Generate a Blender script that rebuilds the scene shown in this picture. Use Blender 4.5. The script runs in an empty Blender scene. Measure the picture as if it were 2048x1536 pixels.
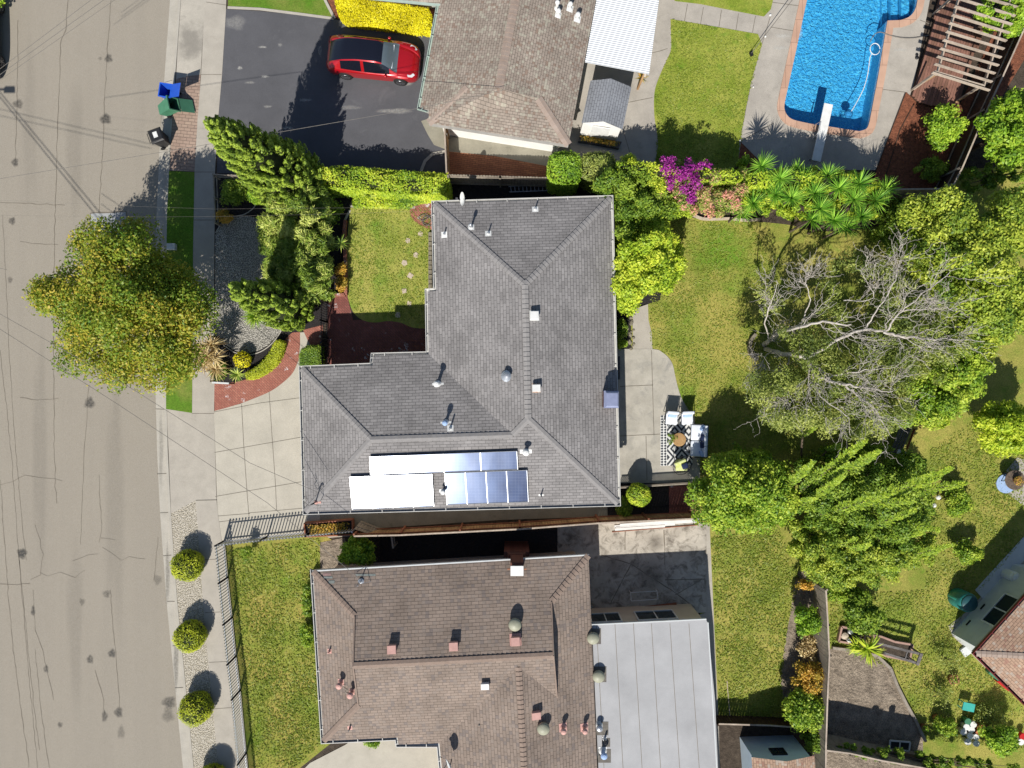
import bpy, math, random
import numpy as np
from mathutils import Vector, Matrix
random.seed(7); RNG = np.random.default_rng(7)
sc = bpy.context.scene; COL = sc.collection
# ---------------- camera, sky, sun, exposure ----------------
H = 36.0; SP = 2048*24/36.0
cam = bpy.data.objects.new('camera', bpy.data.cameras.new('camera')); COL.objects.link(cam)
cam.location = (0, 0, H); cam.data.lens = 24; cam.data.sensor_width = 36
cam.data.clip_start = 0.5; cam.data.clip_end = 1500; sc.camera = cam
SUN = Vector((-0.27, -0.97, 1.0)).normalized()
w = bpy.data.worlds.new('World'); sc.world = w; w.use_nodes = True
nt = w.node_tree; bg = nt.nodes['Background']
sky = nt.nodes.new('ShaderNodeTexSky'); sky.sky_type = 'NISHITA'; sky.sun_disc = False
sky.sun_elevation = math.asin(SUN.z); sky.sun_rotation = math.atan2(SUN.x, SUN.y)
sky.air_density = 1.0; sky.dust_density = 0.6
nt.links.new(sky.outputs[0], bg.inputs[0]); bg.inputs[1].default_value = 0.07
sd = bpy.data.lights.new('sun', 'SUN'); sd.energy = 4.6; sd.angle = math.radians(0.5); sd.color = (1, 0.957, 0.885)
so = bpy.data.objects.new('sun', sd); COL.objects.link(so); so.location = (-30, -100, 100)
so.rotation_euler = SUN.to_track_quat('Z', 'Y').to_euler()
sc.view_settings.view_transform = 'Standard'; sc.view_settings.look = 'None'
sc.view_settings.exposure = 0.35; sc.view_settings.gamma = 1
sc.render.engine = 'CYCLES'; sc.cycles.max_bounces = 6; sc.cycles.transparent_max_bounces = 12
sc.cycles.caustics_reflective = False; sc.cycles.caustics_refractive = False

# ---------------- helpers ----------------
def G(x, y, z=0.0):
    k = (H-z)/SP
    return Vector(((x-1024)*k, (768-y)*k, z))
def PX(p):
    k = SP/(H-p.z); return (1024+p.x*k, 768-p.y*k)
def PM(z=0): return (H-z)/SP           # metres per photo pixel at height z
def tag(o, label=None, cat=None, group=None, kind=None):
    if label: o['label'] = label
    if cat: o['category'] = cat
    if group: o['group'] = group
    if kind: o['kind'] = kind
    return o
def thing(name, label, cat, loc=(0, 0, 0), rz=0, group=None):
    o = bpy.data.objects.new(name, None); COL.objects.link(o); o.location = loc; o.rotation_euler = (0, 0, rz)
    o.empty_display_size = 0.3
    return tag(o, label, cat, group)
def wloc(o):
    v = Vector((0, 0, 0))
    while o is not None: v += o.location; o = o.parent
    return v
def dup(root, loc, rz=0, label=None, s=1.0):
    r = root.copy(); COL.objects.link(r); r.location = loc; r.rotation_euler = (0, 0, rz); r.scale = (s, s, s)
    if label: r['label'] = label
    for ch in list(root.children):
        c = ch.copy(); COL.objects.link(c); c.parent = r
        for g in list(ch.children):
            d = g.copy(); COL.objects.link(d); d.parent = c
    return r
class MB:
    def __init__(s): s.v = []; s.f = []; s.uv = None; s.mi = []
    def add(s, vs, fs, m=0):
        n = len(s.v); s.v += [tuple(v) for v in vs]; s.f += [tuple(i+n for i in f) for f in fs]; s.mi += [m]*len(fs); return s
    def poly(s, pts, m=0): return s.add(pts, [tuple(range(len(pts)))], m)
    def box(s, c, d, rz=0, rx=0, ry=0, m=0, taper=1.0):
        c = Vector(c); R = Matrix.Rotation(rz, 3, 'Z') @ Matrix.Rotation(ry, 3, 'Y') @ Matrix.Rotation(rx, 3, 'X')
        vs = []
        for k in (-1, 1):
            t = taper if k > 0 else 1
            for i, j in ((-1, -1), (1, -1), (1, 1), (-1, 1)):
                vs.append(c + R @ Vector((i*d[0]/2*t, j*d[1]/2*t, k*d[2]/2)))
        return s.add(vs, [(3, 2, 1, 0), (4, 5, 6, 7), (0, 1, 5, 4), (1, 2, 6, 5), (2, 3, 7, 6), (3, 0, 4, 7)], m)
    def bar(s, a, b, wd, ht, m=0, up=Vector((0, 0, 1))):
        a = Vector(a); b = Vector(b); d = (b-a)
        if d.length < 1e-5: return s
        d.normalize()
        if abs(d.dot(up)) > 0.98: up = Vector((0, 1, 0))
        x = d.cross(up).normalized(); y = x.cross(d).normalized()
        vs = []
        for p in (a, b):
            for i, j in ((-1, -1), (1, -1), (1, 1), (-1, 1)): vs.append(p + x*(i*wd/2) + y*(j*ht/2))
        return s.add(vs, [(0, 1, 2, 3), (7, 6, 5, 4), (4, 5, 1, 0), (5, 6, 2, 1), (6, 7, 3, 2), (7, 4, 0, 3)], m)
    def prism(s, pts, z0, z1, m=0):
        n = len(pts); lo = [(p[0], p[1], z0) for p in pts]; hi = [(p[0], p[1], z1) for p in pts]
        return s.add(lo+hi, [tuple(range(n-1, -1, -1)), tuple(range(n, 2*n))] + [(i, (i+1) % n, (i+1) % n+n, i+n) for i in range(n)], m)
    def lathe(s, c, prof, n=16, m=0, rx=0, ry=0):
        c = Vector(c); R = Matrix.Rotation(ry, 3, 'Y') @ Matrix.Rotation(rx, 3, 'X'); vs = []; fs = []
        for r, z in prof:
            for i in range(n):
                a = 2*math.pi*i/n; vs.append(c + R @ Vector((r*math.cos(a), r*math.sin(a), z)))
        for k in range(len(prof)-1):
            for i in range(n): j = (i+1) % n; fs.append((k*n+i, k*n+j, (k+1)*n+j, (k+1)*n+i))
        fs.append(tuple(range(n-1, -1, -1))); L = (len(prof)-1)*n; fs.append(tuple(range(L, L+n)))
        return s.add(vs, fs, m)
    def tube(s, pts, rad, n=6, m=0):
        pts = [Vector(p) for p in pts]; N = len(pts)
        if not hasattr(rad, '__len__'): rad = [rad]*N
        vs = []; fs = []; px = None
        for k, p in enumerate(pts):
            d = (pts[min(k+1, N-1)] - pts[max(k-1, 0)])
            d = d.normalized() if d.length > 1e-6 else Vector((0, 0, 1))
            if px is None: px = d.orthogonal().normalized()
            x = (px - d*px.dot(d)); x = x.normalized() if x.length > 1e-4 else d.orthogonal().normalized(); px = x; y = d.cross(x)
            for i in range(n):
                a = 2*math.pi*i/n; vs.append(p + (x*math.cos(a)+y*math.sin(a))*rad[k])
        for k in range(N-1):
            for i in range(n): j = (i+1) % n; fs.append((k*n+i, k*n+j, (k+1)*n+j, (k+1)*n+i))
        fs.append(tuple(range(n-1, -1, -1))); fs.append(tuple(range((N-1)*n, N*n)))
        return s.add(vs, fs, m)
    def build(s, name, mat, parent=None, smooth=False, loc=None):
        me = bpy.data.meshes.new(name)
        off = wloc(parent) if parent else (Vector(loc) if loc is not None else Vector((0, 0, 0)))
        me.from_pydata([(v[0]-off.x, v[1]-off.y, v[2]-off.z) for v in s.v], [], s.f)
        for mm in (mat if isinstance(mat, (list, tuple)) else [mat]): me.materials.append(mm)
        if any(s.mi): me.polygons.foreach_set('material_index', s.mi)
        if smooth: me.polygons.foreach_set('use_smooth', [True]*len(s.f))
        if s.uv is not None:
            l = me.uv_layers.new(name='UVMap'); l.data.foreach_set('uv', np.array(s.uv, 'f').ravel())
        me.update()
        o = bpy.data.objects.new(name, me); COL.objects.link(o)
        if parent: o.parent = parent
        else: o.location = off
        return o
def catmull(pts, n=6, closed=False):
    P = [np.array(p, float) for p in pts]; out = []; N = len(P)
    for i in range(N if closed else N-1):
        if closed: a, b, c, d = P[(i-1) % N], P[i], P[(i+1) % N], P[(i+2) % N]
        else: a, b, c, d = P[max(i-1, 0)], P[i], P[i+1], P[min(i+2, N-1)]
        for k in range(n):
            t = k/n; out.append(0.5*((2*b)+(-a+c)*t+(2*a-5*b+4*c-d)*t*t+(-a+3*b-3*c+d)*t**3))
    if not closed: out.append(P[-1])
    return [tuple(p) for p in out]
def area2(pts): return sum(pts[i][0]*pts[(i+1) % len(pts)][1]-pts[(i+1) % len(pts)][0]*pts[i][1] for i in range(len(pts)))
def offset(pts, d):        # closed polygon in world xy, +d = outward, keeps z
    n = len(pts); sg = 1 if area2(pts) > 0 else -1; out = []
    for i in range(n):
        a = Vector(pts[i-1][:2]); b = Vector(pts[i][:2]); c = Vector(pts[(i+1) % n][:2])
        u = (b-a).normalized(); v = (c-b).normalized()
        n1 = Vector((u.y, -u.x))*sg; n2 = Vector((v.y, -v.x))*sg
        m = (n1+n2); q = max(0.3, 1+n1.dot(n2)); o = b + m*(d/q)
        out.append(Vector((o.x, o.y, pts[i][2] if len(pts[i]) > 2 else 0)))
    return out

# ---------------- materials ----------------
def newmat(name):
    m = bpy.data.materials.new(name); m.use_nodes = True; t = m.node_tree
    return m, t, t.nodes['Principled BSDF']
def nd(t, typ, **kw):
    n = t.nodes.new('ShaderNode'+typ)
    for k, v in kw.items():
        if k.startswith('i_'):
            key = k[2:]; n.inputs[int(key) if key.isdigit() else key.replace('_', ' ')].default_value = v
        else: setattr(n, k, v)
    return n
def c4(c): return (c[0], c[1], c[2], 1)
def pos(t): return nd(t, 'NewGeometry').outputs['Position']
def noise(t, scale, detail=4, vec=None, rough=0.55, stretch=None, dist=0):
    v = vec if vec is not None else pos(t)
    if stretch is not None:
        mp = nd(t, 'Mapping'); mp.inputs['Scale'].default_value = stretch; t.links.new(v, mp.inputs[0]); v = mp.outputs[0]
    n = nd(t, 'TexNoise'); n.inputs['Scale'].default_value = scale; n.inputs['Detail'].default_value = detail
    n.inputs['Roughness'].default_value = rough; n.inputs['Distortion'].default_value = dist
    t.links.new(v, n.inputs['Vector']); return n.outputs['Fac']
def rng(t, v, a, b, c=0.0, d=1.0, smooth=False):
    m = nd(t, 'MapRange'); m.inputs[1].default_value = a; m.inputs[2].default_value = b; m.inputs[3].default_value = c; m.inputs[4].default_value = d
    if smooth: m.interpolation_type = 'SMOOTHSTEP'
    t.links.new(v, m.inputs[0]); return m.outputs[0]
def mix(t, f, a, b, mode='MIX'):
    m = nd(t, 'Mix', data_type='RGBA', blend_type=mode)
    for v, k in ((f, 0), (a, 6), (b, 7)):
        if isinstance(v, (tuple, list)): m.inputs[k].default_value = c4(v)
        elif isinstance(v, (int, float)): m.inputs[k].default_value = v
        else: t.links.new(v, m.inputs[k])
    return m.outputs[2]
def mth(t, op, a, b=None, clamp=False):
    m = nd(t, 'Math', operation=op, use_clamp=clamp)
    for v, k in ((a, 0), (b, 1)):
        if v is None: continue
        if isinstance(v, (int, float)): m.inputs[k].default_value = v
        else: t.links.new(v, m.inputs[k])
    return m.outputs[0]
def bump(t, b, h, dist=0.02, st=1.0):
    n = nd(t, 'Bump'); n.inputs['Strength'].default_value = st; n.inputs['Distance'].default_value = dist
    t.links.new(h, n.inputs['Height']); t.links.new(n.outputs[0], b.inputs['Normal'])
def M(name, c1, c2=None, scale=3, rough=0.8, bmp=0, bscale=None, fine=0.0, metal=0, spec=0.3, stretch=None):
    m, t, b = newmat(name); b.inputs['Roughness'].default_value = rough; b.inputs['Metallic'].default_value = metal
    b.inputs['Specular IOR Level'].default_value = spec
    if c2 is None: c2 = tuple(x*0.8 for x in c1)
    col = mix(t, rng(t, noise(t, scale, 5, stretch=stretch), .3, .7), c2, c1)
    if fine:
        col = mix(t, fine, col, mix(t, rng(t, noise(t, 60, 2), .3, .7), (0, 0, 0), (1, 1, 1)), 'OVERLAY')
    t.links.new(col, b.inputs['Base Color'])
    if bmp: bump(t, b, noise(t, bscale or scale*6, 4), bmp)
    return m
def blobs(t, lst, power=0.5):           # lst of (px, py, rpx, weight): soft patches of a different growth or stain on the ground
    p = pos(t); nz = noise(t, 1.3, 4); out = None
    for x, y, r, wt in lst:
        g = G(x, y)
        d = nd(t, 'VectorMath', operation='DISTANCE'); t.links.new(p, d.inputs[0]); d.inputs[1].default_value = (g.x, g.y, 0)
        q = mth(t, 'ADD', d.outputs['Value'], mth(t, 'MULTIPLY', mth(t, 'SUBTRACT', nz, .5), r*PM()*1.6))
        f = rng(t, q, r*PM(), r*PM()*.25, 0, wt, True)
        out = f if out is None else mth(t, 'MAXIMUM', out, f)
    return out
def lawn_mat(name, green, dry, lush, patches=(), drypatches=(), bias=0.0):
    m, t, b = newmat(name); b.inputs['Roughness'].default_value = .9; b.inputs['Specular IOR Level'].default_value = .1
    f = rng(t, noise(t, .55, 5, rough=.6), .36-bias, .64-bias)
    col = mix(t, f, green, dry)
    f2 = rng(t, noise(t, 2.3, 4), .52, .72)
    col = mix(t, mth(t, 'MULTIPLY', f2, .5), col, lush)
    if patches: col = mix(t, mth(t, 'MULTIPLY', blobs(t, patches), rng(t, noise(t, 5, 4), .3, .7, .35, .95)), col, lush)
    if drypatches: col = mix(t, blobs(t, drypatches), col, dry)
    fine = noise(t, 14, 4, rough=.75); vf = noise(t, 45, 2, rough=.7)
    k = mth(t, 'MULTIPLY', rng(t, fine, .25, .75, .64, 1.42), rng(t, vf, .25, .75, .62, 1.45))
    kk = nd(t, 'CombineColor'); [t.links.new(k, kk.inputs[i]) for i in range(3)]
    col = mix(t, 1.0, col, kk.outputs[0], 'MULTIPLY')
    t.links.new(col, b.inputs['Base Color'])
    bump(t, b, mth(t, 'ADD', fine, vf), .04, .6); return m
def concrete(name, c, dark, stain=.5, scale=.8, sp=(), lo=.58):
    m, t, b = newmat(name); b.inputs['Roughness'].default_value = .85; b.inputs['Specular IOR Level'].default_value = .2
    col = mix(t, rng(t, noise(t, scale, 6, rough=.65), .35, .7), c, tuple(a*(1-stain*.35) for a in c))
    f = rng(t, noise(t, scale*1.7, 7, rough=.7, dist=.6), lo, lo+.2)
    col = mix(t, mth(t, 'MULTIPLY', f, stain), col, dark)
    if sp: col = mix(t, blobs(t, sp), col, dark)
    g = rng(t, noise(t, 40, 3), .3, .7, .88, 1.1); kk = nd(t, 'CombineColor'); [t.links.new(g, kk.inputs[i]) for i in range(3)]
    col = mix(t, 1.0, col, kk.outputs[0], 'MULTIPLY')
    t.links.new(col, b.inputs['Base Color']); bump(t, b, noise(t, 50, 3), .004); return m
def brickm(name, c1, c2, mort, bw=.2, rh=.1, rz=0.0, rough=.8, uv=False, ms=.008, spots=None, herring=False):
    m, t, b = newmat(name); b.inputs['Roughness'].default_value = rough; b.inputs['Specular IOR Level'].default_value = .25
    mp = nd(t, 'Mapping'); mp.inputs['Rotation'].default_value = (0, 0, rz); t.links.new(pos(t), mp.inputs[0])
    br = nd(t, 'TexBrick'); t.links.new(mp.outputs[0], br.inputs['Vector'])
    br.inputs['Scale'].default_value = 1; br.inputs['Brick Width'].default_value = bw; br.inputs['Row Height'].default_value = rh
    br.inputs['Mortar Size'].default_value = ms; br.inputs['Color1'].default_value = c4(c1); br.inputs['Color2'].default_value = c4(c2); br.inputs['Mortar'].default_value = c4(mort)
    col = mix(t, rng(t, noise(t, 1.5, 5), .3, .7, 0, .45), br.outputs['Color'], tuple(x*.6 for x in c2))
    if spots:
        v = nd(t, 'TexVoronoi'); v.inputs['Scale'].default_value = 5; t.links.new(mp.outputs[0], v.inputs['Vector'])
        f = mth(t, 'MULTIPLY', rng(t, v.outputs['Color'], .80, .84), rng(t, noise(t, .9, 3), .48, .6)); f = mth(t, 'MULTIPLY', f, rng(t, noise(t, 14, 2), .45, .6))
        col = mix(t, f, col, spots)
    t.links.new(col, b.inputs['Base Color']); bump(t, b, br.outputs['Fac'], -.006); return m
def shingle(name, ca, cb, cc=None, bw=.30, rh=.145, dirt=None, lichen=.35):
    m, t, b = newmat(name); b.inputs['Roughness'].default_value = .82; b.inputs['Specular IOR Level'].default_value = .25
    uv = nd(t, 'UVMap').outputs[0]
    br = nd(t, 'TexBrick'); t.links.new(uv, br.inputs['Vector']); br.inputs['Scale'].default_value = 1
    br.inputs['Brick Width'].default_value = bw; br.inputs['Row Height'].default_value = rh; br.inputs['Mortar Size'].default_value = .009
    br.inputs['Mortar Smooth'].default_value = .3
    br.inputs['Color1'].default_value = c4(ca); br.inputs['Color2'].default_value = c4(cb); br.inputs['Mortar'].default_value = c4(tuple(x*.5 for x in cb))
    col = br.outputs['Color']
    if cc:
        sn = nd(t, 'VectorMath', operation='SNAP'); t.links.new(uv, sn.inputs[0]); sn.inputs[1].default_value = (bw*.5, rh, 1)
        wn = nd(t, 'TexWhiteNoise', noise_dimensions='2D'); t.links.new(sn.outputs[0], wn.inputs['Vector'])
        col = mix(t, rng(t, wn.outputs['Value'], .82, .9), col, cc[0]); col = mix(t, rng(t, wn.outputs['Value'], .12, .08), col, cc[1])
    k = rng(t, noise(t, .6, 7, rough=.68), .3, .7, .76, 1.2); kk = nd(t, 'CombineColor'); [t.links.new(k, kk.inputs[i]) for i in range(3)]
    col = mix(t, 1.0, col, kk.outputs[0], 'MULTIPLY')
    k = rng(t, noise(t, 30, 3), .3, .7, .85, 1.15); kk = nd(t, 'CombineColor'); [t.links.new(k, kk.inputs[i]) for i in range(3)]
    col = mix(t, lichen+.3, col, kk.outputs[0], 'MULTIPLY')
    if dirt: col = mix(t, mth(t, 'MULTIPLY', blobs(t, dirt[0]), .7), col, dirt[1])
    t.links.new(col, b.inputs['Base Color'])
    sp = nd(t, 'SeparateXYZ'); t.links.new(uv, sp.inputs[0])
    fr = mth(t, 'FRACT', mth(t, 'DIVIDE', sp.outputs['Y'], rh))
    h = mth(t, 'SUBTRACT', mth(t, 'SUBTRACT', 1.0, fr), mth(t, 'MULTIPLY', br.outputs['Fac'], .5))
    bump(t, b, h, .016, .8); return m
def leafm(name, dark, mid, bright, trans=.35, k=1.65):
    dark, mid, bright = [tuple(min(.95, x*k) for x in c) for c in (dark, mid, bright)]
    m, t, b = newmat(name); at = nd(t, 'Attribute', attribute_name='lf')
    cr = nd(t, 'ValToRGB'); t.links.new(at.outputs['Fac'], cr.inputs[0]); e = cr.color_ramp.elements
    e[0].color = c4(dark); e[1].color = c4(bright); k = e.new(.5); k.color = c4(mid)
    b.inputs['Roughness'].default_value = .5; b.inputs['Specular IOR Level'].default_value = .35
    t.links.new(cr.outputs[0], b.inputs['Base Color'])
    tr = nd(t, 'BsdfTranslucent'); t.links.new(mix(t, .5, cr.outputs[0], mid), tr.inputs[0])
    mx = nd(t, 'MixShader'); mx.inputs[0].default_value = trans; t.links.new(b.outputs[0], mx.inputs[1]); t.links.new(tr.outputs[0], mx.inputs[2])
    t.links.new(mx.outputs[0], t.nodes['Material Output'].inputs[0]); return m

MT = {}
MT['road'] = None
def road_mat():
    m, t, b = newmat('worn_asphalt'); b.inputs['Roughness'].default_value = .9; b.inputs['Specular IOR Level'].default_value = .15
    c = mix(t, rng(t, noise(t, .35, 6, rough=.6), .3, .7), (.285, .238, .175), (.330, .280, .208))
    c = mix(t, rng(t, noise(t, 1.2, 4, stretch=(1.3, .05, 1)), .42, .72, 0, .6), c, (.235, .196, .145)); c = mix(t, rng(t, noise(t, .9, 6, rough=.7, dist=.5), .5, .8, 0, .5), c, (.34, .30, .235))
    c = mix(t, rng(t, noise(t, 28, 3, rough=.8), .25, .75), c, (.34, .31, .265)); c = mix(t, .45, c, mix(t, rng(t, noise(t, 70, 2), .3, .7), (.12, .11, .09), (.38, .35, .30)))
    t.links.new(c, b.inputs['Base Color']); bump(t, b, noise(t, 60, 3), .006); return m
MT['road'] = road_mat()
MT['crack'] = M('crack_sealant', (.20, .172, .135), (.15, .13, .10), 3)
MT['joint'] = M('dark_concrete_joint', (.22, .195, .16), (.14, .125, .10), 4)  # dark tone of the strips along the slab joints
MT['conc'] = concrete('pale_concrete', (.47, .435, .365), (.27, .245, .20), .45, .9)
MT['conc_kerb'] = concrete('kerb_concrete', (.43, .40, .345), (.26, .24, .2), .4, 1.5)
MT['conc_side'] = concrete('sidewalk_concrete', (.42, .385, .33), (.27, .24, .2), .5, 1.1)
MT['conc_apron'] = concrete('stained_apron_concrete', (.45, .415, .355), (.2, .185, .16), .6, .9, sp=((385, 80, 45, .75),))
MT['conc_deck'] = concrete('pool_deck_concrete', (.42, .385, .335), (.23, .21, .18), .7, .9)
MT['conc_dirty'] = concrete('dirty_patio_concrete', (.50, .455, .385), (.13, .112, .09), .95, 1.3, sp=((1310, 1085, 22, .6), (1300, 1150, 40, .5), (1230, 1130, 30, .4)), lo=.47)
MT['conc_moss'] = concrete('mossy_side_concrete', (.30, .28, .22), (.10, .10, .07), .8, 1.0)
MT['conc_patio'] = concrete('patio_concrete', (.45, .42, .36), (.27, .26, .235), .9, .9, lo=.52)
MT['blacktop'] = concrete('sealed_blacktop', (.104, .104, .113), (.15, .15, .155), .6, .5)
MT['pad'] = concrete('concrete_patch', (.36, .37, .37), (.26, .26, .26), .4, 2)
MT['soil'] = M('garden_soil', (.085, .065, .048), (.04, .03, .022), 4, .95, .05, 14, .5)
MT['drysoil'] = M('dry_tilled_soil', (.30, .245, .185), (.14, .112, .084), 2.2, .95, .10, 7, .95)
MT['mulch'] = M('dark_mulch', (.035, .03, .03), (.018, .016, .016), 9, .95, .05, 20, .6)
MT['bark'] = M('red_bark_mulch', (.26, .095, .05), (.12, .045, .025), 6, .95, .05, 20, .7)
MT['ground'] = M('distant_ground', (.14, .15, .06), (.2, .17, .09), .15, .95)
GR = (.115, .165, .022); DRY = (.275, .245, .055); LUSH = (.075, .20, .014)
MT['lawn_back'] = lawn_mat('back_lawn', (.175, .215, .035), (.33, .295, .075), (.10, .23, .016),
    patches=((1445, 500, 70, 1), (1420, 470, 40, .8), (1475, 570, 40, .6), (1370, 800, 45, .6), (1375, 650, 45, .6), (1400, 720, 30, .5), (1800, 1250, 60, .6)),
    drypatches=((1440, 640, 55, .9), (1450, 700, 60, .8), (1330, 440, 40, .5), (1490, 1160, 45, .8), (1475, 1290, 40, .7), (1990, 740, 50, .6), (1900, 1180, 60, .5)), bias=.03)
MT['lawn_top'] = lawn_mat('pool_side_lawn', (.19, .245, .03), (.31, .32, .065), LUSH, bias=-.02)
MT['lawn_front'] = lawn_mat('front_lawn', (.20, .25, .04), (.35, .33, .085), (.10, .24, .02), patches=((752, 455, 24, .8), (765, 560, 26, .7), (760, 530, 18, .6)), bias=.03)
MT['lawn_strip'] = lawn_mat('verge_grass', (.10, .19, .02), (.2, .22, .05), LUSH, bias=-.08)
MT['lawn_weed'] = lawn_mat('weedy_lawn', (.17, .235, .03), (.34, .28, .075), LUSH, patches=((610, 1260, 28, .8), (600, 1110, 30, .5)), drypatches=((520, 1230, 45, .8), (500, 1330, 55, .6), (570, 1450, 60, .6)), bias=.02)
def gravel_m(name, a, b_, c, sc_=16):
    m, t, b = newmat(name); b.inputs['Roughness'].default_value = .85
    v = nd(t, 'TexVoronoi'); v.inputs['Scale'].default_value = sc_; t.links.new(pos(t), v.inputs['Vector'])
    s = nd(t, 'SeparateColor'); t.links.new(v.outputs['Color'], s.inputs[0])
    col = mix(t, s.outputs[0], a, b_); col = mix(t, rng(t, v.outputs['Distance'], .35, .6), col, c)
    t.links.new(col, b.inputs['Base Color']); bump(t, b, v.outputs['Distance'], -.05); return m
MT['gravel'] = gravel_m('cream_pebbles', (.76, .70, .60), (.50, .45, .36), (.30, .265, .20), 20)
MT['gravel_gray'] = gravel_m('grey_white_pebbles', (.66, .62, .55), (.36, .34, .30), (.17, .16, .14), 19)
MT['brick_path'] = brickm('red_brick_paving', (.42, .17, .12), (.33, .115, .085), (.20, .11, .085), .2, .1, .78, spots=(.6, .55, .55))
MT['brick_court'] = brickm('courtyard_brick', (.30, .105, .085), (.22, .075, .06), (.12, .07, .06), .2, .1, .78, spots=(.55, .52, .52))
MT['brick_top'] = brickm('orange_brick_basket', (.40, .17, .085), (.28, .11, .06), (.07, .04, .03), .3, .1, .12)
MT['paver'] = brickm('stamped_brown_pavers', (.42, .31, .24), (.34, .24, .19), (.2, .15, .12), .34, .17, .1, ms=.014)
MT['gray_shingle'] = shingle('grey_shingle', (.268, .254, .248), (.208, .197, .193), bw=.33, rh=.15, dirt=(((1190, 520, 45, 1), (1200, 450, 30, .6)), (.19, .175, .13)))
MT['brown_shingle'] = shingle('brown_shingle', (.270, .212, .174), (.222, .174, .142), cc=((.235, .19, .16), (.185, .152, .135)), bw=.34, rh=.16)
MT['mottled_shingle'] = shingle('mottled_tan_shingle', (.305, .255, .212), (.262, .216, .178), cc=((.34, .31, .25), (.225, .165, .13)), bw=.24, rh=.13)
MT['tan_shingle'] = shingle('orange_tan_shingle', (.40, .27, .19), (.33, .215, .15), cc=((.38, .31, .25), (.29, .165, .12)), bw=.24, rh=.13)
MT['cap_gray'] = M('grey_ridge_cap', (.27, .258, .252), (.215, .205, .20), 6, .85, .006, 30)
MT['cap_brown'] = M('brown_ridge_cap', (.265, .20, .162), (.215, .16, .128), 6, .85, .006, 30)
MT['cap_mottled'] = M('pinkish_ridge_cap', (.35, .28, .235), (.28, .215, .175), 3, .85, .006, 30)
MT['gutter_white'] = M('weathered_white_gutter', (.56, .55, .52), (.46, .45, .42), 4, .5)
MT['white'] = M('white_paint', (.74, .74, .72), (.62, .62, .6), 4, .5)
MT['offwhite'] = M('offwhite_metal', (.66, .66, .64), (.5, .5, .49), 5, .45)
MT['wall_white'] = M('white_stucco', (.78, .77, .74), (.7, .69, .66), 2, .9, .005, 50)
MT['wall_beige'] = M('beige_stucco', (.58, .51, .43), (.5, .44, .37), 2, .9, .005, 50)
MT['wall_gray'] = M('grey_siding', (.58, .60, .60), (.5, .52, .52), 2, .8)
MT['wall_blue'] = M('pale_blue_siding', (.52, .64, .74), (.46, .56, .66), 2, .8)
MT['soffit'] = M('soffit_paint', (.4, .38, .35), (.3, .29, .27), 3)
MT['green_gutter'] = M('green_grey_gutter', (.40, .48, .42), (.32, .40, .35), 3, .5)
MT['maroon'] = M('maroon_gutter', (.18, .03, .03), (.12, .02, .02), 3, .5)
MT['flat_roof'] = concrete('light_grey_rolled_roof', (.40, .40, .405), (.33, .33, .335), .6, .5, sp=((1380, 1260, 20, -.5),))
MT['tar'] = M('tar_patch', (.17, .155, .13), (.1, .09, .08), 8)
MT['black'] = M('black_metal', (.02, .02, .022), (.012, .012, .014), 5, .5)
MT['darkgrey'] = M('dark_grey_metal', (.07, .07, .075), (.05, .05, .055), 5, .5)
MT['galv'] = M('galvanised_metal', (.55, .57, .6), (.38, .4, .43), 8, .35, metal=.6)
MT['olive_dome'] = M('khaki_vent_dome', (.36, .36, .27), (.27, .27, .2), 5, .5)
MT['pink'] = M('pinkish_vent_paint', (.62, .36, .31), (.5, .29, .25), 5, .6)
MT['bluemetal'] = M('blue_grey_chimney_cap', (.30, .33, .48), (.24, .27, .4), 4, .4, metal=.3)
MT['rust'] = M('rusty_flashing', (.5, .24, .12), (.7, .66, .6), 9, .6)
MT['chim'] = brickm('chimney_brick', (.20, .075, .05), (.14, .05, .035), (.1, .06, .045), .2, .08)
def wood(name, a, b_, stretch=(1, 1, 1), sc_=9):
    m, t, b = newmat(name); b.inputs['Roughness'].default_value = .85; b.inputs['Specular IOR Level'].default_value = .15
    col = mix(t, rng(t, noise(t, sc_, 5, stretch=stretch, rough=.7), .3, .7), a, b_)
    col = mix(t, rng(t, noise(t, 1.1, 4), .45, .7, 0, .6), col, tuple(x*.55 for x in b_)); t.links.new(col, b.inputs['Base Color']); return m
MT['fence_wood'] = wood('weathered_fence_wood', (.62, .40, .20), (.26, .15, .08), (1, 1, .08), 7)
MT['fence_grey'] = wood('grey_weathered_wood', (.38, .33, .27), (.22, .19, .155))
MT['fence_dark'] = wood('dark_stained_boards', (.085, .05, .035), (.045, .028, .02))
MT['deck_wood'] = wood('reddish_deck_boards', (.29, .15, .11), (.2, .10, .075), (1, .15, 1))
MT['deck_wood2'] = wood('darker_deck_boards', (.23, .12, .085), (.16, .085, .06), (1, .15, 1))
MT['pergola'] = wood('greyed_pergola_timber', (.52, .44, .36), (.36, .29, .23))
MT['oldwood'] = wood('old_grey_timber', (.22, .2, .185), (.1, .09, .085))
MT['redwood'] = wood('red_planter_timber', (.40, .17, .10), (.25, .10, .06))
MT['table_wood'] = wood('acacia_table_top', (.5, .32, .15), (.36, .21, .09))
MT['coping'] = brickm('terracotta_coping', (.56, .36, .26), (.50, .31, .22), (.36, .22, .16), .6, 1.2, .0, ms=.012)
MT['twig'] = M('silver_bare_bark', (.54, .50, .45), (.34, .30, .26), 5, .8, spec=.1)
MT['bark_t'] = M('brown_tree_bark', (.16, .12, .09), (.08, .06, .045), 8, .9, .02)
MT['wire'] = M('dark_cable', (.20, .185, .165), (.13, .12, .11), 5)
MT['wire_l'] = M('pale_cable', (.45, .43, .38), (.35, .33, .3), 5)
MT['stone'] = M('pale_stepping_stone', (.55, .46, .36), (.42, .34, .27), 6, .85, .01)
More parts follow.
